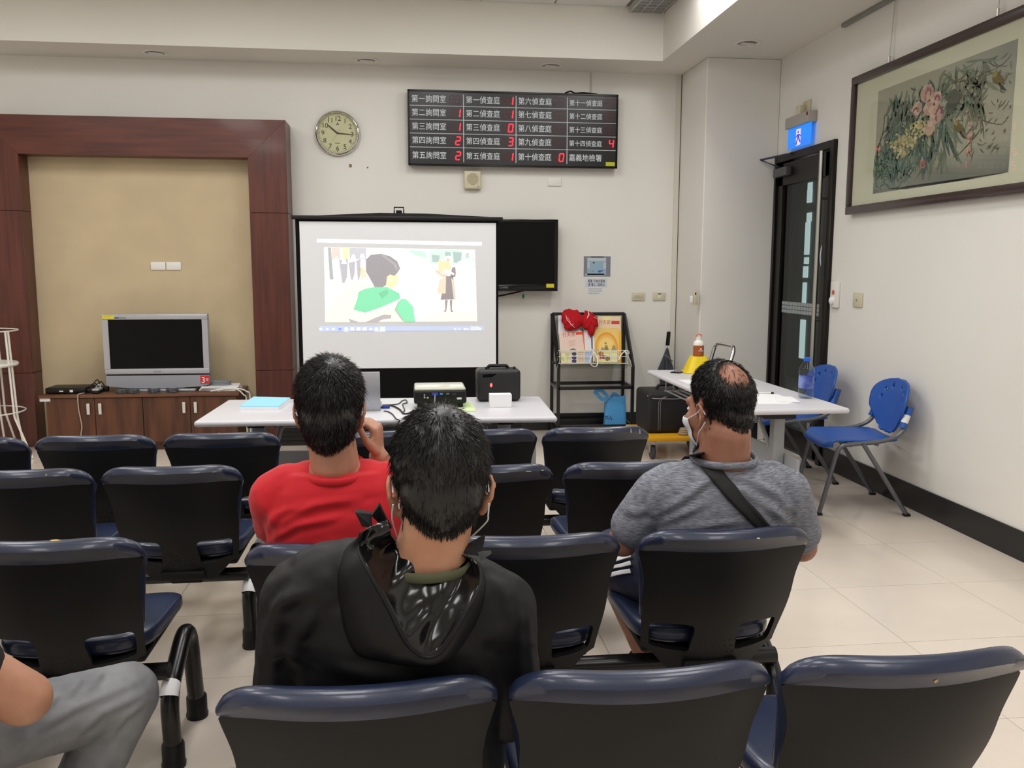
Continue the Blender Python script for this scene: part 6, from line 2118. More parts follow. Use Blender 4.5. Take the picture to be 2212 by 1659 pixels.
def bench(key, label, xs, y0, legs, tape=()):
    xm = sum(xs) / len(xs)
    t = thing('beam_seating', label, 'bench', (xm, y0, 0), 0, 'rows of beam seats', True)
    BENCHES[key] = (t, xs, y0)
    for x in xs:
        b = child('backrest', ME_SHELL, t, (x - xm, 0, 0))
        child('back_pad', ME_PAD, b)
        p = child('perforation', ME_PERF, b)
        p['kind'] = 'stuff'
        s = child('seat', ME_SEAT, t, (x - xm, 0, 0))
        child('seat_bracket', ME_UNDER, s)
    l0, l1 = min(legs), max(legs)
    MB().tube([(l0 - xm, 0.29, 0.3), (l1 - xm, 0.29, 0.3)], 0.026, 14).done('beam', M_TUBE, t)
    for lx in legs:
        l = child('leg', ME_LEG, t, (lx - xm, 0, 0))
        child('rubber_foot', ME_BOOT, l, (0, 0.585, 0))
        child('rubber_foot', ME_BOOT, l, (0, 0.29, 0))
        if lx in tape:
            child('white_tape', ME_TAPE, l)
    return t


RA, RB, RC, RD = 1.375, 2.145, 2.965, 3.655
bench('RA', 'beam seating row where the person in the black jacket sits', [-0.09, 0.405, 0.905], RA, (-0.34, 1.155))
bench('RB', 'beam seating row where red shirt and grey shirt persons sit', [-0.18, 0.318, 0.845], RB, (-0.43, 1.11))
bench('RC', 'empty beam seating row directly before the red and grey shirts', [-0.235, 0.275, 0.79], RC, (-0.5, 1.05))
bench('RD', 'empty beam seating row standing right before the projector table', [-0.185, 0.32, 0.82], RD, (-0.45, 1.08))
bench('LA', 'beam seating row where the person in grey jeans sits', [-1.66, -1.15], 1.36, (-1.92, -0.9))
bench('LB', 'beam seating row with torn foam showing, before the grey jeans', [-1.94, -1.435, -0.93], 2.245, (-2.2, -0.71), (-0.71,))
bench('LC', 'empty beam seating row with taped leg next to the red shirt', [-1.84, -1.335, -0.83], 3.07, (-2.1, -0.625), (-0.625,))
bench('LD', 'empty beam seating row nearest to the low wooden cabinet', [-1.8, -1.295, -0.785], 3.69, (-2.06, -0.54))


def patch(key, px, py, w, h, mt, name, z=None):
    """small tear or scuff lying on a top roll of a seat row"""
    t, xs, y0 = BENCHES[key]
    xm = sum(xs) / len(xs)
    zz = Z_TOP + 0.022
    p = at_z(px, py, zz)
    o = MB().sphere((p.x - xm, p.y - y0, zz), (w, h, 0.004), 10, 6).done(name, mt, None)
    o.parent = t
    return o


def raycast_patch(key, px, py, w, h, mt, name):
    """tear placed on the pad where the photo shows it"""
    t, xs, y0 = BENCHES[key]
    xm = sum(xs) / len(xs)
    best = None
    for x in xs:
        org = CAM - Vector((x, y0, 0))
        ok, loc, nor, idx = PADTREE.ray_cast(org, ray(px, py).normalized())[0] is not None, *PADTREE.ray_cast(org, ray(px, py).normalized())[:3]
        if ok:
            d = (loc - org).length
            if best is None or d < best[0]:
                best = (d, loc, nor, x)
    if best is None:
        return None
    _, loc, nor, x = best
    u = Vector((1, 0, 0))
    u = (u - nor * u.dot(nor)).normalized()
    v = nor.cross(u)
    c = loc + Vector((x - xm, 0, 0))
    pts = []
    rn = random.Random(int(px))
    for q in range(9):
        a_ = 2 * math.pi * q / 9
        k = rn.uniform(0.6, 1.15)
        pts.append(c + u * (w * k * math.cos(a_)) + v * (h * k * math.sin(a_)) - nor * 0.001)
    o = MB().prism(pts, nor * 0.0025).done(name, mt, None)
    o.parent = t
    return o


from mathutils.bvhtree import BVHTree
_b = bmesh.new()
_b.from_mesh(ME_PAD)
PADTREE = BVHTree.FromBMesh(_b)
_b.free()
for (key, px, py, w, h, m_) in (('LB', 119, 1168, 0.012, 0.006, M_FOAM), ('LB', 112, 1162, 0.01, 0.002, M_CRACK), ('RA', 2022, 1470, 0.003, 0.007, M_FOAM), ('RD', 1363, 931, 0.002, 0.012, M_CRACK), ('RD', 1382, 933, 0.002, 0.012, M_CRACK),
                                ('RD', 1320, 931, 0.012, 0.0015, M_CRACK), ('RD', 1275, 932, 0.015, 0.0012, M_CRACK), ('RC', 1142, 1018, 0.016, 0.0015, M_CRACK), ('RC', 1172, 1016, 0.006, 0.0015, M_CRACK), ('LC', 411, 1004, 0.003, 0.003, M_CRACK),
                                ('LC', 390, 1005, 0.004, 0.002, M_CRACK), ('LC', 100, 1026, 0.003, 0.003, M_FOAM), ('LD', 474, 936, 0.003, 0.003, M_CRACK), ('RB', 1638, 1163, 0.005, 0.002, M_CRACK), ('RC', 1262, 1008, 0.006, 0.002, M_CRACK)):
    raycast_patch(key, px, py, w, h, m_, 'worn_patch')
# ================================================================ people
from mathutils import noise as mnoise


def eval_mesh(o):
    dg = bpy.context.evaluated_depsgraph_get()
    return bpy.data.meshes.new_from_object(o.evaluated_get(dg))


class Blob:
    """overlapping closed volumes fused into one continuous skin"""

    def __init__(self):
        self.mb = MB()

    def cap(self, p0, r0, p1, r1, n=14):
        p0, p1 = Vector(p0), Vector(p1)
        d = (p1 - p0)
        L = d.length
        d = d / L if L > 1e-6 else Vector((0, 0, 1))
        pts, rs = [], []
        for k in range(5):
            a = math.pi / 2 * (k + 0.35) / 5
            pts.append(p0 - d * r0 * math.cos(a))
            rs.append(r0 * math.sin(a))
        pts += [p0, p0 + d * L * 0.5, p1]
        rs += [r0, (r0 + r1) / 2, r1]
        for k in range(5):
            a = math.pi / 2 * (4.65 - k) / 5
            pts.append(p1 + d * r1 * math.cos(a))
            rs.append(r1 * math.sin(a))
        self.mb.tube(pts, rs, n)
        return self

    def chain(self, pts, rs):
        for i in range(len(pts) - 1):
            self.cap(pts[i], rs[i], pts[i + 1], rs[i + 1])
        return self

    def ell(self, c, r, M=None, u=20, v=14):
        self.mb.sphere(c, r, u, v, M)
        return self

    def loft(self, rings, n=28, pw=2.4):
        """rings: (centre, half-width vector a, half-depth vector b)"""
        bm = self.mb.bm
        R = []
        for c, a, b in rings:
            c, a, b = Vector(c), Vector(a), Vector(b)
            ring = []
            for k in range(n):
                t = 2 * math.pi * k / n
                x, y = math.cos(t), math.sin(t)
                q = (abs(x) ** pw + abs(y) ** pw) ** (-1 / pw)
                ring.append(bm.verts.new(c + a * x * q + b * y * q))
            R.append(ring)
        for p, q in zip(R[:-1], R[1:]):
            for k in range(n):
                bm.faces.new((p[k], p[(k + 1) % n], q[(k + 1) % n], q[k]))
        bm.faces.new(list(reversed(R[0])))
        bm.faces.new(R[-1])
        return self

    def fuse(self, voxel=0.006, smooth=4, fac=0.5):
        bmesh.ops.recalc_face_normals(self.mb.bm, faces=self.mb.bm.faces[:])
        me = bpy.data.meshes.new('blob')
        self.mb.bm.to_mesh(me)
        self.mb.bm.free()
        o = bpy.data.objects.new('blob', me)
        COL.objects.link(o)
        r = o.modifiers.new('r', 'REMESH')
        r.mode = 'VOXEL'
        r.voxel_size = voxel
        s = o.modifiers.new('s', 'SMOOTH')
        s.factor = fac
        s.iterations = smooth
        out = eval_mesh(o)
        bpy.data.objects.remove(o)
        out.materials.clear()
        return out


def get_co(me):
    co = np.empty(len(me.vertices) * 3)
    me.vertices.foreach_get('co', co)
    return co.reshape(-1, 3)


def get_no(me):
    no = np.empty(len(me.vertices) * 3)
    me.vertices.foreach_get('normal', no)
    return no.reshape(-1, 3)


def set_co(me, co):
    me.vertices.foreach_set('co', co.astype(np.float32).ravel())
    me.update()


RTn, DNn, FWn, CAMn = (np.array(v) for v in (RT, DN, FW, CAM))


def to_px(co):
    q = co - CAMn
    z = q @ FWn
    return np.c_[W_PX / 2 + F_PX * (q @ RTn) / z, H_PX / 2 + F_PX * (q @ DNn) / z]


def creases(me, lines, rear_only=True):
    """real folds pushed into the cloth; lines = (points in photo pixels, width px, height m)"""
    co, no = get_co(me), get_no(me)
    px = to_px(co)
    tocam = CAMn - co
    tocam /= np.linalg.norm(tocam, axis=1)[:, None]
    face = (no * tocam).sum(1)
    d = np.zeros(len(co))
    for pts, w, h in lines:
        pts = np.array(pts, float)
        best = np.full(len(co), 1e9)
        along = np.zeros(len(co))
        n = len(pts) - 1
        for i in range(n):
            a, b = pts[i], pts[i + 1]
            ab = b - a
            t = np.clip(((px - a) @ ab) / (ab @ ab), 0, 1)
            q = px - (a + t[:, None] * ab)
            side = np.sign(ab[0] * (px[:, 1] - a[1]) - ab[1] * (px[:, 0] - a[0]))
            dist = np.hypot(q[:, 0], q[:, 1])
            m = dist < np.abs(best)
            best = np.where(m, dist * side, best)
            along = np.where(m, (i + t) / n, along)
        x = best / w
        taper = np.sin(np.pi * np.clip(along * 0.9 + 0.05, 0, 1)) ** 0.6
        d += h * taper * (np.exp(-x * x) - 0.75 * np.exp(-(x - 1.7) ** 2) * (np.abs(x) < 6))
    if rear_only:
        d *= np.clip(face * 3 + 0.2, 0, 1)
    set_co(me, co + no * d[:, None])


def wrinkle(me, amp, scale, seed=0.0, stretch=(1, 1, 1)):
    co, no = get_co(me), get_no(me)
    d = np.array([mnoise.fractal(Vector((c[0] * scale * stretch[0] + seed, c[1] * scale * stretch[1], c[2] * scale * stretch[2])), 0.8, 2.0, 3) for c in co])
    set_co(me, co + no * (d * amp)[:, None])


def skin_mat(name, rgb, rgb2):
    mt = mat(name, rgb, 0.5, var=(14, 0.1), var_rgb=rgb2, bump=(220, 0.12), bump_dist=0.001)
    b = mt.node_tree.nodes['Principled BSDF']
    b.inputs['Subsurface Weight'].default_value = 0.12
    b.inputs['Subsurface Radius'].default_value = (0.012, 0.005, 0.003)
    return mt


def head_frame(c, yaw, pitch=0.0, roll=0.0):
    """yaw > 0 turns the face to the sitter's right; pitch > 0 bows the head"""
    M = Matrix.Rotation(-yaw, 4, 'Z') @ Matrix.Rotation(-pitch, 4, 'X') @ Matrix.Rotation(roll, 4, 'Y')
    M.translation = c
    return M


def add_head(B, H, neck_base, s=1.0, jowl=0.0):
    P = lambda x, y, z: H @ Vector((x * s, y * s, z * s))
    def E(c, r):
        B.mb.sphere((0, 0, 0), 1.0, 22, 16, H @ Matrix.Translation(Vector(c) * s) @ Matrix.Diagonal((r[0] * s, r[1] * s, r[2] * s, 1)))
    E((0, -0.008, 0.0), (0.075, 0.095, 0.093))
    E((0, -0.042, -0.052), (0.062, 0.05, 0.066))
    E((0, 0.032, -0.058), (0.062 + jowl * 0.5, 0.063, 0.086))
    E((0, 0.042, -0.115), (0.05 + jowl, 0.046, 0.036))
    E((0, 0.083, -0.137), (0.021, 0.017, 0.017))
    B.cap(P(0, 0.09, -0.04), 0.009 * s, P(0, 0.108, -0.078), 0.014 * s)
    B.cap(P(-0.014, 0.098, -0.08), 0.008 * s, P(0.014, 0.098, -0.08), 0.008 * s)
    B.cap(P(-0.04, 0.078, -0.02), 0.014 * s, P(0.04, 0.078, -0.02), 0.014 * s)
    B.cap(P(-0.02, 0.09, -0.11), 0.009 * s, P(0.02, 0.09, -0.11), 0.009 * s)
    for q in (-1, 1):
        E((q * 0.042, 0.062, -0.072), (0.024, 0.03, 0.028))
        # ear: curled rim, bowl and lobe
        rim = [(0.070, 0.012, -0.052), (0.080, 0.006, -0.028), (0.087, -0.012, -0.022), (0.091, -0.026, -0.035), (0.088, -0.026, -0.056), (0.081, -0.012, -0.076), (0.074, 0.0, -0.086)]
        B.chain([P(q * x, y, z) for x, y, z in rim], [0.0058 * s] * 5 + [0.0066 * s, 0.0075 * s])
        B.cap(P(q * 0.074, -0.004, -0.04), 0.008 * s, P(q * 0.078, -0.01, -0.066), 0.008 * s)
    B.cap(P(0, -0.022, -0.075), 0.06 * s, neck_base, 0.064 * s)
    B.cap(P(0, 0.0, -0.1), 0.05 * s, Vector(neck_base) + Vector((0, 0.03, -0.01)), 0.055 * s)


def add_hand(B, wrist, direction, palm_n, curl=0.5, s=1.0, side=1):
    """palm, four fingers of different lengths and a thumb; curl bends the fingers towards the palm"""
    d = Vector(direction).normalized()
    n = Vector(palm_n)
    n = (n - d * n.dot(d)).normalized()
    x = d.cross(n) * side
    W = Vector(wrist)
    pl = 0.085 * s
    for k in range(4):
        off = (k - 1.5) * 0.02 * s
        B.cap(W + x * off * 0.6 + d * 0.012 * s, 0.014 * s, W + x * off + d * pl, 0.0115 * s)
        base = W + x * off + d * pl
        seg = [0.044, 0.028, 0.021]
        L = (0.94, 1.05, 1.0, 0.8)[k]
        ang = 0.25 * curl
        p = base
        r = 0.0095 * s
        dd = d
        for sg in seg:
            ang += curl * 0.75
            dd = d * math.cos(ang) + n * math.sin(ang)
            q = p + dd * sg * L * s
            B.cap(p, r, q, r * 0.93)
            p, r = q, r * 0.93
    tb = W - x * 0.026 * s + d * 0.022 * s
    t1 = tb - x * 0.026 * s + d * 0.03 * s + n * 0.014 * s
    t2 = t1 - x * 0.006 * s + d * 0.03 * s + n * 0.012 * s
    t3 = t2 + x * 0.004 * s + d * 0.024 * s + n * 0.008 * s
    B.chain([tb, t1, t2, t3], [0.015 * s, 0.0125 * s, 0.0105 * s, 0.0085 * s])


def hair(person, body_me, H, mt, count, length, whorl, seed, s=1.0, bald=None, nape=-0.115, spiky=0.35, thick=0.0013, cap_lift=0.006, front=True):
    bm = bmesh.new()
    bm.from_mesh(body_me)
    tree = BVHTree.FromBMesh(bm)
    bm.free()
    Hi = H.inverted()
    rn = random.Random(seed)

    def scalp(dirv):
        o = Vector((dirv.x * 0.2 * s, dirv.y * 0.22 * s - 0.01 * s, dirv.z * 0.2 * s - 0.02 * s))
        tgt = Vector((0, -0.012 * s, max(-0.1, min(0.03, dirv.z * 0.1)) * s))
        ow, tw_ = H @ o, H @ tgt
        d = (tw_ - ow).normalized()
        loc, nor, idx, dist = tree.ray_cast(ow, d)
        if loc is None:
            return None
        return loc, nor, (Hi @ loc) / s

    def zmin(y, x):
        if y < -0.03:
            return nape + 0.055 * (abs(x) / 0.07) ** 2
        if y < 0.015:
            return nape + (0.0 - nape) * sstep(-0.035, -0.01, y) - 0.03 * (y > 0.0)
        if y < 0.05:
            return -0.03 + (y - 0.015) / 0.035 * 0.06
        return 0.03 + 0.035 * min(1, (y - 0.05) / 0.03)

    def has(l):
        if abs(l.x) > 0.079:      # ears
            return False
        if l.z < zmin(l.y, l.x):
            return False
        return True

    def bare(l):
        if bald is None:
            return 0.0
        q = (l - Vector(bald[:3])).length / bald[3]
        return max(0.0, 1.0 - q)

    # under-layer that hugs the scalp
    cm = bmesh.new()
    NU, NV = 72, 44
    grid = {}
    for i in range(NU):
        for j in range(NV):
            th, la = 2 * math.pi * i / NU, math.pi * (j / (NV - 1) - 0.5)
            dv = Vector((math.cos(th) * math.cos(la), math.sin(th) * math.cos(la), math.sin(la)))
            h = scalp(dv)
            if h and has(h[2]) and bare(h[2]) < 0.12 and h[2].z - zmin(h[2].y, h[2].x) > 0.01:
                e = min(1.0, (h[2].z - zmin(h[2].y, h[2].x)) / 0.03)
                grid[(i, j)] = cm.verts.new(h[0] + h[1] * (cap_lift * (0.15 + 0.85 * e) + 0.002 * mnoise.noise(h[0] * 60)) * s)
    for i in range(NU):
        for j in range(NV - 1):
            k4 = [(i, j), ((i + 1) % NU, j), ((i + 1) % NU, j + 1), (i, j + 1)]
            if all(k in grid for k in k4):
                cm.faces.new([grid[k] for k in k4])
    me = bpy.data.meshes.new('hair_base')
    cm.to_mesh(me)
    cm.free()
    ho = link('hair', me, mt, person, 180)
    # strands
    wl = Vector(whorl)
    vs, fs = [], []
    made = 0
    tries = 0
    while made < count and tries < count * 6:
        tries += 1
        z = rn.uniform(-0.95, 1)
        th = rn.uniform(0, 2 * math.pi)
        r = math.sqrt(1 - z * z)
        h = scalp(Vector((r * math.cos(th), r * math.sin(th), z)))
        if not h or not has(h[2]):
            continue
        b_ = bare(h[2])
        if b_ > 0 and rn.random() < min(0.97, 0.3 + b_ * 1.6):
            continue
        root, n, l = h
        rad = l - wl
        t = rad - (Hi.to_3x3() @ n) * rad.dot(Hi.to_3x3() @ n)
        dist = rad.length
        sw = Vector((-rad.y, rad.x, 0))
        t = (t.normalized() + sw.normalized() * 0.5 * math.exp(-dist / 0.03)) if t.length > 1e-5 else sw
        tw_ = (H.to_3x3() @ t).normalized()
        dn_ = sstep(0.0, 1.0, (0.03 - l.z) / 0.09)
        tw_ = (tw_ * (1 - 0.6 * dn_) + LO((0, 0, -1)) * dn_).normalized()
        e = min(1.0, (l.z - zmin(l.y, l.x)) / 0.05)
        L = length * s * (0.3 + 0.7 * e) * rn.uniform(0.7, 1.2)
        if b_ > 0:
            L *= 0.8
        up = spiky * rn.uniform(0.6, 1.5) * (0.35 + 0.65 * e) * (1 - 0.45 * dn_)
        d0 = (n * up + tw_ + Vector((rn.gauss(0, .16), rn.gauss(0, .16), rn.gauss(0, .16)))).normalized()
        p0 = root + n * (0.002 * s)
        p1 = p0 + d0 * L * 0.5
        p2 = p1 + (d0 - n * up * 0.55 + Vector((0, 0, -0.18))).normalized() * L * 0.5
        sd = d0.cross(n)
        sd = sd.normalized() if sd.length > 1e-6 else d0.orthogonal().normalized()
        un = d0.cross(sd)
        w = thick * s * rn.uniform(0.7, 1.3)
        i0 = len(vs)
        for p, ww in ((p0, w), (p1, w * 0.75)):
            vs += [p + sd * ww, p - sd * ww * 0.5 + un * ww * 0.87, p - sd * ww * 0.5 - un * ww * 0.87]
        vs.append(p2)
        for k in range(3):
            k2 = (k + 1) % 3
            fs.append((i0 + k, i0 + k2, i0 + 3 + k2, i0 + 3 + k))
            fs.append((i0 + 3 + k, i0 + 3 + k2, i0 + 6))
        made += 1
    sm = bpy.data.meshes.new('hair_strands')
    sm.from_pydata([tuple(v) for v in vs], [], fs)
    so = link('hair_strands', sm, mt, ho, 180)
    so['kind'] = 'stuff'
    return ho


def make_person(name, label, body_me, mt, base):
    o = link(name, body_me, mt, None, 180)
    c = Vector(base)
    body_me.transform(Matrix.Translation(-c))
    o.location = c
    ROOT_OFF[o.name] = c
    return tag(o, label, 'person')


def face_bits(person, H, s=1.0):
    wm = mat('eye white', (226, 222, 214), 0.25)
    im = mat('eye dark', (34, 24, 18), 0.2)
    for q in (-1, 1):
        c = Vector((q * 0.031 * s, 0.083 * s, -0.042 * s))
        e = MB().sphere((0, 0, 0), 1.0, 14, 10, H @ Matrix.Translation(c) @ Matrix.Diagonal((0.014 * s, 0.011 * s, 0.0075 * s, 1))).done('eye', wm, person, 180)
        MB().sphere((0, 0, 0), 1.0, 10, 8, H @ Matrix.Translation(c + Vector((0, 0.0085 * s, 0))) @ Matrix.Diagonal((0.005 * s, 0.003 * s, 0.005 * s, 1))).done('iris', im, e, 180)
        MB().tube([H @ (Vector((q * x, y, z)) * s) for x, y, z in ((0.014, 0.098, -0.022), (0.032, 0.094, -0.016), (0.048, 0.08, -0.021))], [0.002, 0.0032, 0.0015], 6).done('eyebrow', im, person)


def face_mask(person, H, s, body):
    """pleated mask lying on nose and cheeks, found by casting onto the face"""
    mt = mat('white mask cloth', (224, 230, 236), 0.8, bump=(400, 0.1))
    bm_ = bmesh.new()
    bm_.from_mesh(body)
    tree = BVHTree.FromBMesh(bm_)
    bm_.free()
    mb = MB()
    NU, NV = 27, 13
    V = []
    for i in range(NU):
        row = []
        for j in range(NV):
            a = (i / (NU - 1) - 0.5) * 2.3
            v = j / (NV - 1)
            z = -0.052 - 0.098 * v * (1 - 0.12 * abs(a)) - 0.01 * abs(a)
            c = Vector((0, 0.02, z)) * s
            d = Vector((math.sin(a), math.cos(a), 0))
            o_, t_ = H @ (c + d * 0.25 * s), H @ c
            loc, nor, k, dist = tree.ray_cast(o_, (t_ - o_).normalized())
            if loc is None:
                loc = H @ (c + d * 0.07 * s)
            lift = 0.006 + 0.008 * math.exp(-(a / 0.9) ** 2) * math.sin(math.pi * v)
            row.append(mb.bm.verts.new(loc + (o_ - t_).normalized() * lift * s))
        V.append(row)
    for i in range(NU - 1):
        for j in range(NV - 1):
            mb.bm.faces.new((V[i][j], V[i + 1][j], V[i + 1][j + 1], V[i][j + 1]))
    for _ in range(4):
        bmesh.ops.smooth_vert(mb.bm, verts=mb.bm.verts[:], factor=0.4, use_axis_x=True, use_axis_y=True, use_axis_z=True)
    ends = {(q, z): (V[-1] if q > 0 else V[0])[z].co.copy() for q in (-1, 1) for z in (0, NV - 1)}
    o = mb.done('face_mask', mt, person, 180)
    md = o.modifiers.new('t', 'SOLIDIFY')
    md.thickness = 0.0015
    for (q, k), p0 in ends.items():
        P = lambda x, y, z: H @ (Vector((x, y, z)) * s)
        up = k == 0
        MB().tube(spline([p0, P(q * 0.08, 0.0, -0.045 if up else -0.105), P(q * 0.083, -0.014, -0.03 if up else -0.09), P(q * 0.082, -0.03, -0.05 if up else -0.07)], 6), 0.0015, 6).done('ear_loop', mt, o)
    return o


def shirt_collar(person, c, rx, ry, tilt, r, mt, name='collar'):
    pts = []
    for k in range(36):
        a = 2 * math.pi * k / 36
        x, y = rx * math.cos(a), ry * math.sin(a)
        pts.append(Vector(c) + Vector((x, y, -tilt * y - 0.1 * abs(x) ** 2 / rx)))
    return MB().tube(pts, r, 8, closed=True, flat=(1, 1.9)).done(name, mt, person, 180)


def tree_of(*meshes):
    vs, fs = [], []
    for me, off in meshes:
        i0 = len(vs)
        vs += [v.co + off for v in me.vertices]
        fs += [[i + i0 for i in p.vertices] for p in me.polygons]
    return BVHTree.FromPolygons(vs, fs)


def drape(tree, cols, lift, name, mt, parent, sub=6, thick=0.002, fallback=None):
    """cols: list of (left px, right px) pairs; a band laid on the surface seen there"""
    mb = MB()
    rows = []
    Lp = spline([(a[0], a[1], 0) for a, b in cols], sub)
    Rp = spline([(b[0], b[1], 0) for a, b in cols], sub)
    for a, b in zip(Lp, Rp):
        row = []
        for k in range(5):
            q = a.lerp(b, k / 4)
            d = ray(q.x, q.y).normalized()
            loc, nor, i, dist = tree.ray_cast(CAM, d)
            if loc is None:
                loc, nor = at_y(q.x, q.y, fallback or CAM.y + 2.3), Vector((0, -0.5, 0.8)).normalized()
            row.append((loc, nor))
        rows.append(row)
    # even out depth steps
    bm = mb.bm
    V = [[bm.verts.new(l + n * lift) for l, n in row] for row in rows]
    for i in range(len(V) - 1):
        for k in range(4):
            bm.faces.new((V[i][k], V[i][k + 1], V[i + 1][k + 1], V[i + 1][k]))
    for _ in range(3):
        bmesh.ops.smooth_vert(bm, verts=bm.verts[:], factor=0.3, use_axis_x=True, use_axis_y=True, use_axis_z=True)
    o = mb.done(name, mt, parent, 180)
    md = o.modifiers.new('t', 'SOLIDIFY')
    md.thickness = thick
    md.offset = 1
    return o


M_HAIR = mat('black hair', (16, 15, 16), 0.38, spec=0.55)
M_HAIR2 = mat('black hair with grey', (22, 21, 21), 0.36, spec=0.6, var=(900, 0.4), var_rgb=(40, 38, 38))
LO = Vector


def torso_rings(x, y0, z0, sh, hw, lean=0.0, belly=0.0):
    """seated trunk from hips to neck: z0 seat height, sh shoulder height"""
    H_ = sh - z0
    T = [(0.0, 0.175, 0.13, 0.275), (0.12, 0.18, 0.135 + belly, 0.26), (0.28, 0.172, 0.125 + belly, 0.235), (0.45, 0.178, 0.122 + belly * 0.6, 0.21), (0.62, 0.188, 0.122, 0.19), (0.78, 0.192, 0.115, 0.18), (0.9, 0.176, 0.1, 0.175), (1.0, 0.135, 0.082, 0.178), (1.07, 0.085, 0.068, 0.182)]
    k = hw / 0.19
    return [(LO((x, y0 + y + lean * t, z0 + H_ * t)), LO((w * k, 0, 0)), LO((0, d, 0))) for t, w, d, y in T]


def legs(B, hips, knees, ankles, r=(0.085, 0.066, 0.05, 0.042)):
    for h, k, a in zip(hips, knees, ankles):
        B.cap(h, r[0], k, r[1])
        mid = LO(k).lerp(LO(a), 0.35) + LO((0, -0.012, 0))
        B.chain([k, mid, a], [r[1] * 0.9, r[2] * 1.08, r[3]])
        B.cap(a, r[3] * 0.9, LO(a) + LO((0, 0.1, -0.055)), 0.03)


def shoes(person, ankles, mt, sole, name='shoe', yaw=0.0):
    for a in ankles:
        a = LO(a)
        B = Blob()
        B.cap(LO((a.x, a.y - 0.045, 0.055)), 0.043, LO((a.x, a.y + 0.13, 0.045)), 0.042)
        B.cap(LO((a.x, a.y - 0.01, 0.075)), 0.046, LO((a.x, a.y + 0.06, 0.06)), 0.044)
        me = B.fuse(0.006, 3)
        co = get_co(me)
        co[:, 2] = np.maximum(co[:, 2], 0.014)
        set_co(me, co)
        sh = link(name, me, mt, person, 180)
        pts = []
        for k in range(28):
            t = 2 * math.pi * k / 28
            pts.append((a.x + 0.046 * math.cos(t) * (1.0 if math.sin(t) > 0 else 0.92), a.y + 0.04 + 0.135 * math.sin(t), 0.001))
        MB().prism(pts, (0, 0, 0.022)).done('sole', sole, sh)


# ---------------------------------------------------------------- person in the red shirt
SK1 = skin_mat('skin light tan', (188, 138, 114), (172, 120, 96))
x, y0 = -0.195, RB
Hr = head_frame(LO((-0.203, y0 + 0.165, 1.146)), 0.06, 0.16, 0.0)
nb = LO((x, y0 + 0.15, 0.965))
shL, shR = LO((-0.358, y0 + 0.175, 0.873)), LO((-0.02, y0 + 0.175, 0.873))
elL, elR = LO((-0.39, y0 + 0.38, 0.71)), LO((0.0, y0 + 0.42, 0.76))
wrL, wrR = LO((-0.27, y0 + 0.5, 0.6)), LO((-0.085, y0 + 0.27, 0.955))
hips = [LO((x - 0.09, y0 + 0.3, 0.53)), LO((x + 0.09, y0 + 0.3, 0.53))]
knees = [LO((x - 0.14, y0 + 0.7, 0.51)), LO((x + 0.14, y0 + 0.7, 0.51))]
anks = [LO((x - 0.13, y0 + 0.72, 0.1)), LO((x + 0.13, y0 + 0.72, 0.1))]
B = Blob()
add_head(B, Hr, nb, 1.01)
B.loft([(c, a * 0.9, b * 0.88) for c, a, b in torso_rings(x, y0, 0.47, 0.93, 0.18)])
B.chain([shL, elL, wrL], [0.05, 0.04, 0.028])
B.chain([shR, elR, wrR], [0.05, 0.04, 0.028])
add_hand(B, wrL, (0.4, 0.8, -0.3), (0, -0.3, -1), 0.5, 0.95, 1)
add_hand(B, wrR, LO((-0.05, 0.0, 1)), LO((-1, 0.25, 0.1)), 0.95, 0.95, -1)
legs(B, hips, knees, anks)
bme = B.fuse(0.0055, 4)
red = make_person('person', 'person in a red T-shirt with cropped black hair, hand at the cheek', bme, SK1, (x, y0 + 0.3, 0))
body_w = bme.copy()
body_w.transform(Matrix.Translation(red.location))
hair(red, body_w, Hr, M_HAIR2, 13000, 0.036, (0.012, -0.062, 0.075), 3, 1.01, nape=-0.15, spiky=0.5, thick=0.0011, cap_lift=0.01)
face_bits(red, Hr, 1.01)
M_REDS = mat('red cotton shirt', (196, 20, 34), 0.85, bump=(900, 0.15), bump_dist=0.0008, sheen=0.1)
B = Blob()
B.loft([(c, a * 1.0, b * 1.02) for c, a, b in torso_rings(x, y0, 0.46, 0.945, 0.19)[:-1]])
B.chain([shL + LO((0.04, 0, 0.02)), shL, shL.lerp(elL, 0.72)], [0.07, 0.068, 0.06])
B.chain([shR + LO((-0.04, 0, 0.02)), shR, shR.lerp(elR, 0.72)], [0.07, 0.068, 0.06])
B.cap(shL + LO((0.09, 0, 0.035)), 0.062, shR + LO((-0.09, 0, 0.035)), 0.062)
me = B.fuse(0.006, 6)
wrinkle(me, 0.0022, 9, 3.0, (1, 1, 1.8))
creases(me, [([(600, 1130), (680, 1090), (780, 1075)], 9, 0.006), ([(590, 1165), (640, 1135), (720, 1120)], 8, 0.006), ([(570, 1150), (600, 1110), (640, 1095)], 8, 0.006), ([(640, 1100), (720, 1085), (800, 1090)], 11, 0.004), ([(650, 1055), (740, 1060), (830, 1050)], 14, 0.003), ([(560, 1085), (590, 1120), (600, 1160)], 9, 0.005)])
sh_ = link('shirt', me, M_REDS, red, 180)
shirt_collar(red, nb + LO((0, 0.004, -0.012)), 0.083, 0.078, -0.28, 0.0055, M_REDS)
M_DKT = mat('dark trousers', (30, 32, 40), 0.85, bump=(500, 0.2))
B = Blob()
B.loft([(LO((x, y0 + 0.28, 0.455)), LO((0.18, 0, 0)), LO((0, 0.14, 0))), (LO((x, y0 + 0.27, 0.6)), LO((0.182, 0, 0)), LO((0, 0.14, 0)))])
for h, k, a in zip(hips, knees, anks):
    B.cap(h, 0.09, k, 0.074)
    B.chain([k, LO(a) + LO((0, 0, 0.02))], [0.072, 0.056])
me = B.fuse(0.008, 5)
wrinkle(me, 0.003, 11, 1.0)
link('trousers', me, M_DKT, red, 180)
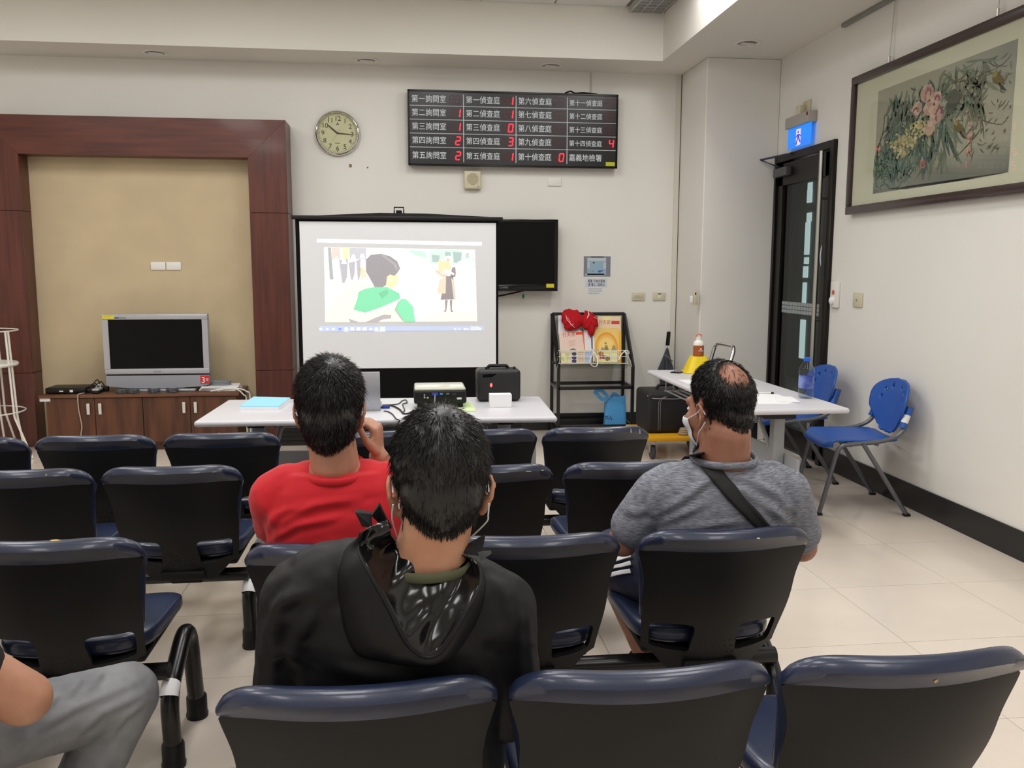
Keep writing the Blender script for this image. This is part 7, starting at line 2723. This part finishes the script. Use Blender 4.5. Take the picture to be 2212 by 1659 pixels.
shoes(red, anks, M_BLACK, M_PAPER)

# ---------------------------------------------------------------- person in the grey shirt
SK2 = skin_mat('skin brown tan', (164, 114, 92), (146, 98, 78))
x, y0 = 0.878, RB
Hg = head_frame(LO((0.868, y0 + 0.185, 1.128)), math.radians(-23), 0.08, 0.02)
nb = LO((x, y0 + 0.165, 0.95))
shL, shR = LO((0.698, y0 + 0.185, 0.845)), LO((1.072, y0 + 0.185, 0.84))
elL, elR = LO((0.612, y0 + 0.24, 0.695)), LO((1.162, y0 + 0.25, 0.655))
wrL, wrR = LO((0.76, y0 + 0.42, 0.69)), LO((1.03, y0 + 0.46, 0.6))
hips = [LO((x - 0.115, y0 + 0.29, 0.555)), LO((x + 0.09, y0 + 0.3, 0.54))]
knees = [LO((0.65, y0 + 0.6, 0.535)), LO((1.03, y0 + 0.68, 0.51))]
anks = [LO((0.835, y0 + 0.71, 0.1)), LO((1.045, y0 + 0.7, 0.1))]
B = Blob()
add_head(B, Hg, nb, 1.0, 0.006)
B.cap(LO((x, y0 + 0.15, 1.02)), 0.068, nb, 0.074)
B.loft([(c, a * 0.9, b * 0.88) for c, a, b in torso_rings(x, y0, 0.48, 0.91, 0.2)])
B.chain([shL, elL, wrL], [0.056, 0.046, 0.031])
B.chain([shR, elR, wrR], [0.056, 0.046, 0.031])
add_hand(B, wrL, (0.5, 0.6, -0.35), (0.1, -0.3, -1), 0.5, 1.0, 1)
add_hand(B, wrR, (-0.5, 0.6, -0.35), (-0.1, -0.3, -1), 0.5, 1.0, -1)
legs(B, hips, knees, anks)
bme = B.fuse(0.0055, 4)
gry = make_person('person', 'person in a heather grey T-shirt with thinning crown and white mask', bme, SK2, (x, y0 + 0.3, 0))
body_w = bme.copy()
body_w.transform(Matrix.Translation(gry.location))
hair(gry, body_w, Hg, M_HAIR, 9000, 0.026, (0.0, -0.03, 0.09), 9, 1.0, bald=(-0.006, -0.066, 0.062, 0.055), nape=-0.1, spiky=0.3, thick=0.001, cap_lift=0.006)
face_bits(gry, Hg)
face_mask(gry, Hg, 1.0, body_w)
M_GREYS = mat('heather grey jersey', (92, 94, 104), 0.9, var=(60, 0.3), var_rgb=(142, 145, 156), stretch=(0.8, 0.8, 9), bump=(900, 0.15), bump_dist=0.0008)
B = Blob()
B.loft([(c, a * 1.0, b * 1.02) for c, a, b in torso_rings(x, y0, 0.47, 0.925, 0.205, belly=0.02)[:-1]])
B.chain([shL + LO((0.04, 0, 0.02)), shL, shL.lerp(elL, 0.66)], [0.074, 0.073, 0.07])
B.chain([shR + LO((-0.04, 0, 0.02)), shR, shR.lerp(elR, 0.72)], [0.074, 0.073, 0.07])
B.cap(shL + LO((0.09, -0.005, 0.036)), 0.066, shR + LO((-0.09, -0.005, 0.036)), 0.066)
for s_ in (shL, shR):
    B.cap(nb + LO((0, 0, -0.05)), 0.072, s_ + LO((0, -0.01, 0.0)), 0.06)
me = B.fuse(0.006, 6)
wrinkle(me, 0.0018, 9, 7.0, (1, 1, 1.6))
zz = lambda pts: [(1200 + a / 2.305, 740 + b / 2.305) for a, b in pts]
creases(me, [(zz([(505, 850), (620, 790), (740, 700), (790, 660)]), 9, 0.008), (zz([(500, 900), (640, 850), (760, 790)]), 9, 0.005), (zz([(840, 620), (950, 605), (1060, 590), (1150, 600)]), 8, 0.006), (zz([(860, 650), (980, 690), (1110, 760), (1190, 850)]), 9, 0.008),
             (zz([(900, 700), (1010, 780), (1100, 850), (1190, 900)]), 9, 0.007), (zz([(940, 740), (1030, 850), (1080, 920)]), 9, 0.006), (zz([(500, 700), (480, 800), (490, 910)]), 10, 0.009), (zz([(1205, 660), (1200, 780), (1190, 900)]), 10, 0.009),
             (zz([(680, 925), (800, 905), (930, 890)]), 8, 0.005), (zz([(345, 830), (400, 850), (470, 830)]), 9, 0.005), (zz([(900, 560), (850, 620)]), 8, 0.004)])
shirt_me = me
link('shirt', me, M_GREYS, gry, 180)
shirt_collar(gry, nb + LO((0, 0.0, 0.012)), 0.09, 0.082, -0.2, 0.0055, M_GREYS)
M_NAVY = mat('navy sports shorts', (22, 28, 56), 0.7, bump=(500, 0.15))
B = Blob()
B.loft([(LO((x, y0 + 0.285, 0.455)), LO((0.19, 0, 0)), LO((0, 0.15, 0))), (LO((x, y0 + 0.27, 0.62)), LO((0.19, 0, 0)), LO((0, 0.15, 0)))])
for h, k in zip(hips, knees):
    B.cap(h, 0.1, LO(h).lerp(LO(k), 0.84), 0.098)
me = B.fuse(0.007, 5)
wrinkle(me, 0.003, 10, 2.0)
so_ = link('shorts', me, M_NAVY, gry, 180)
shw = me.copy()
shw.transform(Matrix.Translation(gry.location))
tr_sh = tree_of((shw, LO((0, 0, 0))))
zs_ = lambda a, b: (1200 + a / 2.305, 740 + b / 2.305)
for (la, lb, ra, rb_) in (((262, 1086), (262, 1104), (385, 1058), (390, 1078)), ((256, 1118), (256, 1136), (385, 1092), (392, 1114)), ((250, 1150), (250, 1168), (385, 1126), (392, 1150))):
    drape(tr_sh, [(zs_(*la), zs_(*lb)), (zs_((la[0] + ra[0]) / 2, (la[1] + ra[1]) / 2), zs_((lb[0] + rb_[0]) / 2, (lb[1] + rb_[1]) / 2)), (zs_(*ra), zs_(*rb_))], 0.011, 'white_stripe', M_WHITEINK, so_, fallback=y0 + 0.45, thick=0.0015)
shoes(gry, anks, mat('black shoe mesh', (26, 24, 26), 0.7, bump=(300, 0.4)), mat('red sole', (176, 30, 40), 0.6))
# cross-body bag: strap over the shoulder and pouch in the lap
cbb = thing('crossbody_bag', 'black cross-body bag whose strap crosses the grey shirt diagonally', 'bag', (x + 0.1, y0 + 0.4, 0.6))
tr_s = tree_of((shirt_me, LO(gry.location)))
M_STRAP = mat('black strap webbing', (14, 14, 16), 0.7, bump=(700, 0.3))
drape(tr_s, [(zs_(655, 575), zs_(745, 556)), (zs_(700, 612), zs_(800, 592)), (zs_(770, 690), zs_(862, 668)), (zs_(850, 785), zs_(935, 752)), (zs_(930, 865), zs_(1010, 835)), (zs_(1000, 935), zs_(1082, 925)), (zs_(1030, 975), zs_(1110, 965))], 0.008, 'strap', M_STRAP, cbb, 5, 0.003, y0 + 0.1)
pts = [LO((0.795, y0 + 0.13, 0.955)), LO((0.79, y0 + 0.19, 0.952)), LO((0.8, y0 + 0.27, 0.9)), LO((0.84, y0 + 0.335, 0.78)), LO((0.92, y0 + 0.385, 0.7))]
MB().tube(spline(pts[1:], 6), 0.018, 8, flat=(1, 0.15)).done('front_strap', M_STRAP, cbb, 60)
MB().box((0.86, y0 + 0.39, 0.59), (1.04, y0 + 0.44, 0.72), 0.02, 3).done('pouch', mat('black pouch', (20, 20, 22), 0.6), cbb)

# ---------------------------------------------------------------- person in the black hooded jacket
SK3 = skin_mat('skin fair tan', (194, 146, 118), (178, 126, 98))
x, y0 = -0.015, RA
Hb = head_frame(LO((0.055, y0 + 0.17, 1.127)), math.radians(-3), 0.25, 0.03)
nb = LO((0.03, y0 + 0.135, 0.945))
shL, shR = LO((-0.19, y0 + 0.16, 0.885)), LO((0.152, y0 + 0.16, 0.85))
elL, elR = LO((-0.24, y0 + 0.23, 0.63)), LO((0.185, y0 + 0.22, 0.63))
wrL, wrR = LO((-0.13, y0 + 0.45, 0.58)), LO((0.08, y0 + 0.46, 0.58))
hips = [LO((-0.13, y0 + 0.3, 0.53)), LO((0.05, y0 + 0.3, 0.53))]
knees = [LO((-0.18, y0 + 0.69, 0.51)), LO((0.1, y0 + 0.69, 0.51))]
anks = [LO((-0.17, y0 + 0.67, 0.1)), LO((0.1, y0 + 0.67, 0.1))]
B = Blob()
add_head(B, Hb, nb, 1.03)
B.loft([(c, a * 0.88, b * 0.86) for c, a, b in torso_rings(x, y0, 0.47, 0.915, 0.18)])
B.chain([shL, elL, wrL], [0.05, 0.04, 0.028])
B.chain([shR, elR, wrR], [0.05, 0.04, 0.028])
add_hand(B, wrL, (0.5, 0.6, -0.35), (0.1, -0.3, -1), 0.5, 0.95, 1)
add_hand(B, wrR, (-0.5, 0.6, -0.35), (-0.1, -0.3, -1), 0.5, 0.95, -1)
legs(B, hips, knees, anks)
bme = B.fuse(0.0055, 4)
blk = make_person('person', 'person in a black hooded rain jacket with mask loops at the ears', bme, SK3, (x, y0 + 0.3, 0))
body_w = bme.copy()
body_w.transform(Matrix.Translation(blk.location))
hair(blk, body_w, Hb, M_HAIR, 15000, 0.032, (0.0, -0.055, 0.078), 21, 1.03, nape=-0.125, spiky=0.36, thick=0.0009, cap_lift=0.01)
face_bits(blk, Hb, 1.03)
face_mask(blk, Hb, 1.03, body_w)
M_OLIVE = mat('olive undershirt', (78, 80, 58), 0.9)
shirt_collar(blk, nb + LO((0, -0.004, 0.016)), 0.075, 0.072, -0.12, 0.005, M_OLIVE, 'undershirt_collar')
M_JACK = mat('black nylon jacket', (12, 12, 15), 0.55, spec=0.3, bump=(300, 0.12), bump_dist=0.001)
M_LINE = mat('glossy black lining', (15, 16, 17), 0.16)
B = Blob()
B.loft([(c, a * 1.06, b * 1.1) for c, a, b in torso_rings(x, y0, 0.46, 0.935, 0.2)[:-1]])
B.chain([shL + LO((0.05, 0, 0.03)), shL, elL, wrL], [0.078, 0.08, 0.068, 0.05])
B.chain([shR + LO((-0.05, 0, 0.03)), shR, elR, wrR], [0.078, 0.08, 0.068, 0.05])
B.cap(shL + LO((0.09, -0.01, 0.05)), 0.068, shR + LO((-0.09, -0.01, 0.05)), 0.066)
me = B.fuse(0.006, 6)
wrinkle(me, 0.004, 8, 4.0, (1, 1, 1.3))
zj = lambda pts: [(520 + a / 2.5136, 840 + b / 2.5136) for a, b in pts]
creases(me, [(zj([(350, 830), (300, 980), (180, 1080)]), 16, 0.007), (zj([(300, 1060), (200, 1200), (150, 1350)]), 16, 0.008), (zj([(400, 1200), (330, 1350), (300, 1480)]), 20, 0.007), (zj([(180, 1180), (300, 1130), (420, 1100)]), 16, 0.006),
             (zj([(1400, 1050), (1480, 1150), (1500, 1300)]), 18, 0.007), (zj([(1300, 1300), (1420, 1350), (1520, 1380)]), 18, 0.006), (zj([(500, 1500), (700, 1560), (900, 1580)]), 20, 0.006), (zj([(160, 1460), (260, 1430), (330, 1480)]), 14, 0.008)])
jk = link('jacket', me, M_JACK, blk, 180)
jw = me.copy()
jw.transform(Matrix.Translation(blk.location))
tr_j = tree_of((jw, LO((0, 0, 0))))


def jpt(a, b, lift):
    """point standing off the jacket's back, found along the line of sight"""
    px, py = 520 + a / 2.5136, 840 + b / 2.5136
    d = ray(px, py).normalized()
    loc, nor, i, dist = tr_j.ray_cast(CAM, d)
    if loc is None or loc.y > y0 + 0.3:
        return at_y(px, py, y0 + 0.09) - d * lift
    return loc - d * lift


# hood: outer cloth from the jacket up to the rim, glossy lining from the rim down into the neck
outer = [(640, 800, 0.0), (560, 880, 0.0), (525, 1020, 0.002), (540, 1200, 0.004), (570, 1340, 0.004), (640, 1450, 0.004), (800, 1490, 0.004), (980, 1510, 0.004), (1110, 1490, 0.004), (1200, 1400, 0.004), (1290, 1250, 0.004), (1330, 1100, 0.002), (1320, 980, 0.0), (1290, 930, 0.0)]
rim = [(655, 780, 0.03), (640, 850, 0.045), (660, 930, 0.055), (720, 1040, 0.06), (800, 1180, 0.06), (880, 1340, 0.055), (930, 1410, 0.05), (1000, 1455, 0.046), (1070, 1440, 0.05), (1140, 1350, 0.055), (1220, 1220, 0.058), (1290, 1090, 0.055), (1300, 1000, 0.045), (1270, 930, 0.03)]
neck = [(800, 735, 0.0), (815, 800, 0.006), (840, 850, 0.01), (870, 890, 0.012), (920, 940, 0.014), (970, 975, 0.015), (1010, 995, 0.015), (1060, 1005, 0.015), (1100, 1000, 0.014), (1140, 985, 0.012), (1165, 970, 0.01), (1185, 955, 0.008), (1200, 940, 0.005), (1205, 920, 0.0)]
So = spline([jpt(*q) for q in outer], 4)
Sr = spline([jpt(*q) for q in rim], 4)
Sn = spline([jpt(a, b - 25, c + 0.012) for a, b, c in neck], 4)


def ruled(A, Bc, n, bulge, name, mt, parent, wr=0.0, seed=0):
    mb = MB()
    rows = []
    for i, (a, b) in enumerate(zip(A, Bc)):
        row = []
        for k in range(n + 1):
            t = k / n
            p = a.lerp(b, t) + LO((0, -1, 0.15)) * bulge * math.sin(math.pi * t) * math.sin(math.pi * min(1, max(0, i / (len(A) - 1) * 0.9 + 0.05)))
            if wr:
                w = 1 - abs(2 * t - 1) ** 4
                p = p + LO((0, -1, 0)) * wr * w * (mnoise.noise(LO((p.x * 14 + seed, p.z * 10 - p.x * 16, seed))) + 0.6 * mnoise.noise(LO((p.x * 36 - p.z * 30, p.z * 20, seed + 3))))
            row.append(p)
        rows.append(row)
    bm = mb.bm
    V = [[bm.verts.new(p) for p in r] for r in rows]
    for i in range(len(V) - 1):
        for k in range(n):
            bm.faces.new((V[i][k], V[i][k + 1], V[i + 1][k + 1], V[i + 1][k]))
    o = mb.done(name, mt, parent, 180)
    md = o.modifiers.new('t', 'SOLIDIFY')
    md.thickness = 0.002
    return o


hood = ruled(So, Sr, 10, 0.018, 'hood', M_JACK, blk, 0.006, 2)
ruled(Sr, Sn, 20, -0.006, 'hood_lining', M_LINE, hood, 0.02, 9)
MB().tube(Sr, 0.0035, 6).done('hood_hem', M_JACK, hood, 180)
for pts in ([(620, 670), (705, 690), (715, 740), (660, 750)], [(710, 690), (752, 640), (790, 700), (820, 760), (760, 750)], [(1180, 890), (1330, 815), (1310, 870), (1230, 900)], [(1290, 900), (1365, 905), (1300, 925)]):
    P3 = [at_y(520 + a / 2.5136, 840 + b / 2.5136, y0 + 0.1) for a, b in pts]
    P3 = [p + LO((0, 0.012 * math.sin(i * 2.1), 0)) for i, p in enumerate(P3)]
    MB().prism(P3, (0, 0.012, 0.002)).done('hood_flap', M_JACK, hood)
B = Blob()
xm_ = -0.04
B.loft([(LO((xm_, y0 + 0.285, 0.455)), LO((0.18, 0, 0)), LO((0, 0.14, 0))), (LO((xm_, y0 + 0.27, 0.6)), LO((0.18, 0, 0)), LO((0, 0.14, 0)))])
for h, k, a in zip(hips, knees, anks):
    B.cap(h, 0.09, k, 0.074)
    B.chain([k, LO(a) + LO((0, 0, 0.02))], [0.072, 0.056])
me = B.fuse(0.008, 5)
link('trousers', me, M_DKT, blk, 180)
shoes(blk, anks, M_BLACK, M_BLACK)

# ---------------------------------------------------------------- person in grey jeans, cut off by the left edge
SK4 = skin_mat('skin tan arm', (182, 134, 108), (164, 114, 90))
x, y0 = -1.15, 1.36
Hl = head_frame(LO((x + 0.02, y0 + 0.19, 1.14)), 0.0, 0.1)
nb = LO((x, y0 + 0.165, 0.965))
shL, shR = LO((x - 0.175, y0 + 0.175, 0.87)), LO((-0.9, y0 + 0.19, 0.865))
elR = LO((-0.725, y0 + 0.285, 0.672))
wrR = LO((-0.93, y0 + 0.46, 0.62))
elL, wrL = LO((x - 0.25, y0 + 0.25, 0.64)), LO((x - 0.1, y0 + 0.46, 0.6))
hips = [LO((x - 0.1, y0 + 0.3, 0.53)), LO((x + 0.12, y0 + 0.3, 0.54))]
knees = [LO((x - 0.2, y0 + 0.68, 0.51)), LO((-0.655, y0 + 0.62, 0.502))]
anks = [LO((x - 0.15, y0 + 0.7, 0.1)), LO((-0.83, y0 + 0.5, 0.1))]
B = Blob()
add_head(B, Hl, nb, 0.97)
B.loft([(c, a * 0.9, b * 0.88) for c, a, b in torso_rings(x, y0, 0.47, 0.93, 0.185)])
B.chain([shL, elL, wrL], [0.05, 0.042, 0.029])
B.chain([shR, elR, wrR], [0.056, 0.05, 0.032])
add_hand(B, wrL, (0.4, 0.8, -0.3), (0, -0.3, -1), 0.5, 0.95, 1)
add_hand(B, wrR, (-0.6, 0.5, -0.2), (-0.1, -0.3, -1), 0.5, 0.95, -1)
legs(B, hips, knees, anks)
bme = B.fuse(0.006, 4)
lft = make_person('person', 'person in washed grey jeans and a black top, bare arm on the thigh', bme, SK4, (x, y0 + 0.3, 0))
body_w = bme.copy()
body_w.transform(Matrix.Translation(lft.location))
hair(lft, body_w, Hl, M_HAIR, 5000, 0.03, (0.0, -0.05, 0.082), 31, 0.97)
face_bits(lft, Hl, 0.97)
B = Blob()
B.loft([(c, a * 1.0, b * 1.02) for c, a, b in torso_rings(x, y0, 0.46, 0.945, 0.19)[:-1]])
B.chain([shL + LO((0.04, 0, 0.02)), shL, shL.lerp(elL, 0.6)], [0.07, 0.068, 0.062])
B.chain([shR + LO((-0.04, 0, 0.02)), shR, shR.lerp(elR, 0.55)], [0.07, 0.07, 0.066])
B.cap(shL + LO((0.09, 0, 0.035)), 0.062, shR + LO((-0.09, 0, 0.035)), 0.062)
me = B.fuse(0.007, 6)
wrinkle(me, 0.003, 9, 5.0)
link('shirt', me, mat('black cotton top', (20, 20, 22), 0.85), lft, 180)
M_JEAN = mat('washed grey denim', (96, 98, 102), 0.9, var=(7, 0.25), var_rgb=(132, 133, 136), bump=(900, 0.3), bump_dist=0.0008)
B = Blob()
B.loft([(LO((x, y0 + 0.285, 0.455)), LO((0.18, 0, 0)), LO((0, 0.14, 0))), (LO((x, y0 + 0.27, 0.6)), LO((0.18, 0, 0)), LO((0, 0.14, 0)))])
for h, k, a in zip(hips, knees, anks):
    B.cap(h, 0.094, k, 0.075)
    B.chain([k, LO(a) + LO((0, 0, 0.02))], [0.075, 0.058])
me = B.fuse(0.0065, 5)
wrinkle(me, 0.0035, 13, 6.0)
creases(me, [([(60, 1590), (160, 1530), (300, 1470)], 9, 0.004), ([(150, 1600), (220, 1540), (310, 1500)], 9, 0.005), ([(230, 1600), (270, 1550), (320, 1510)], 8, 0.005), ([(200, 1480), (215, 1460), (220, 1450)], 7, 0.004), ([(150, 1500), (170, 1475), (175, 1465)], 7, 0.004), ([(100, 1530), (125, 1500)], 7, 0.004)])
link('jeans', me, M_JEAN, lft, 180)
shoes(lft, anks, M_BLACK, M_PAPER)
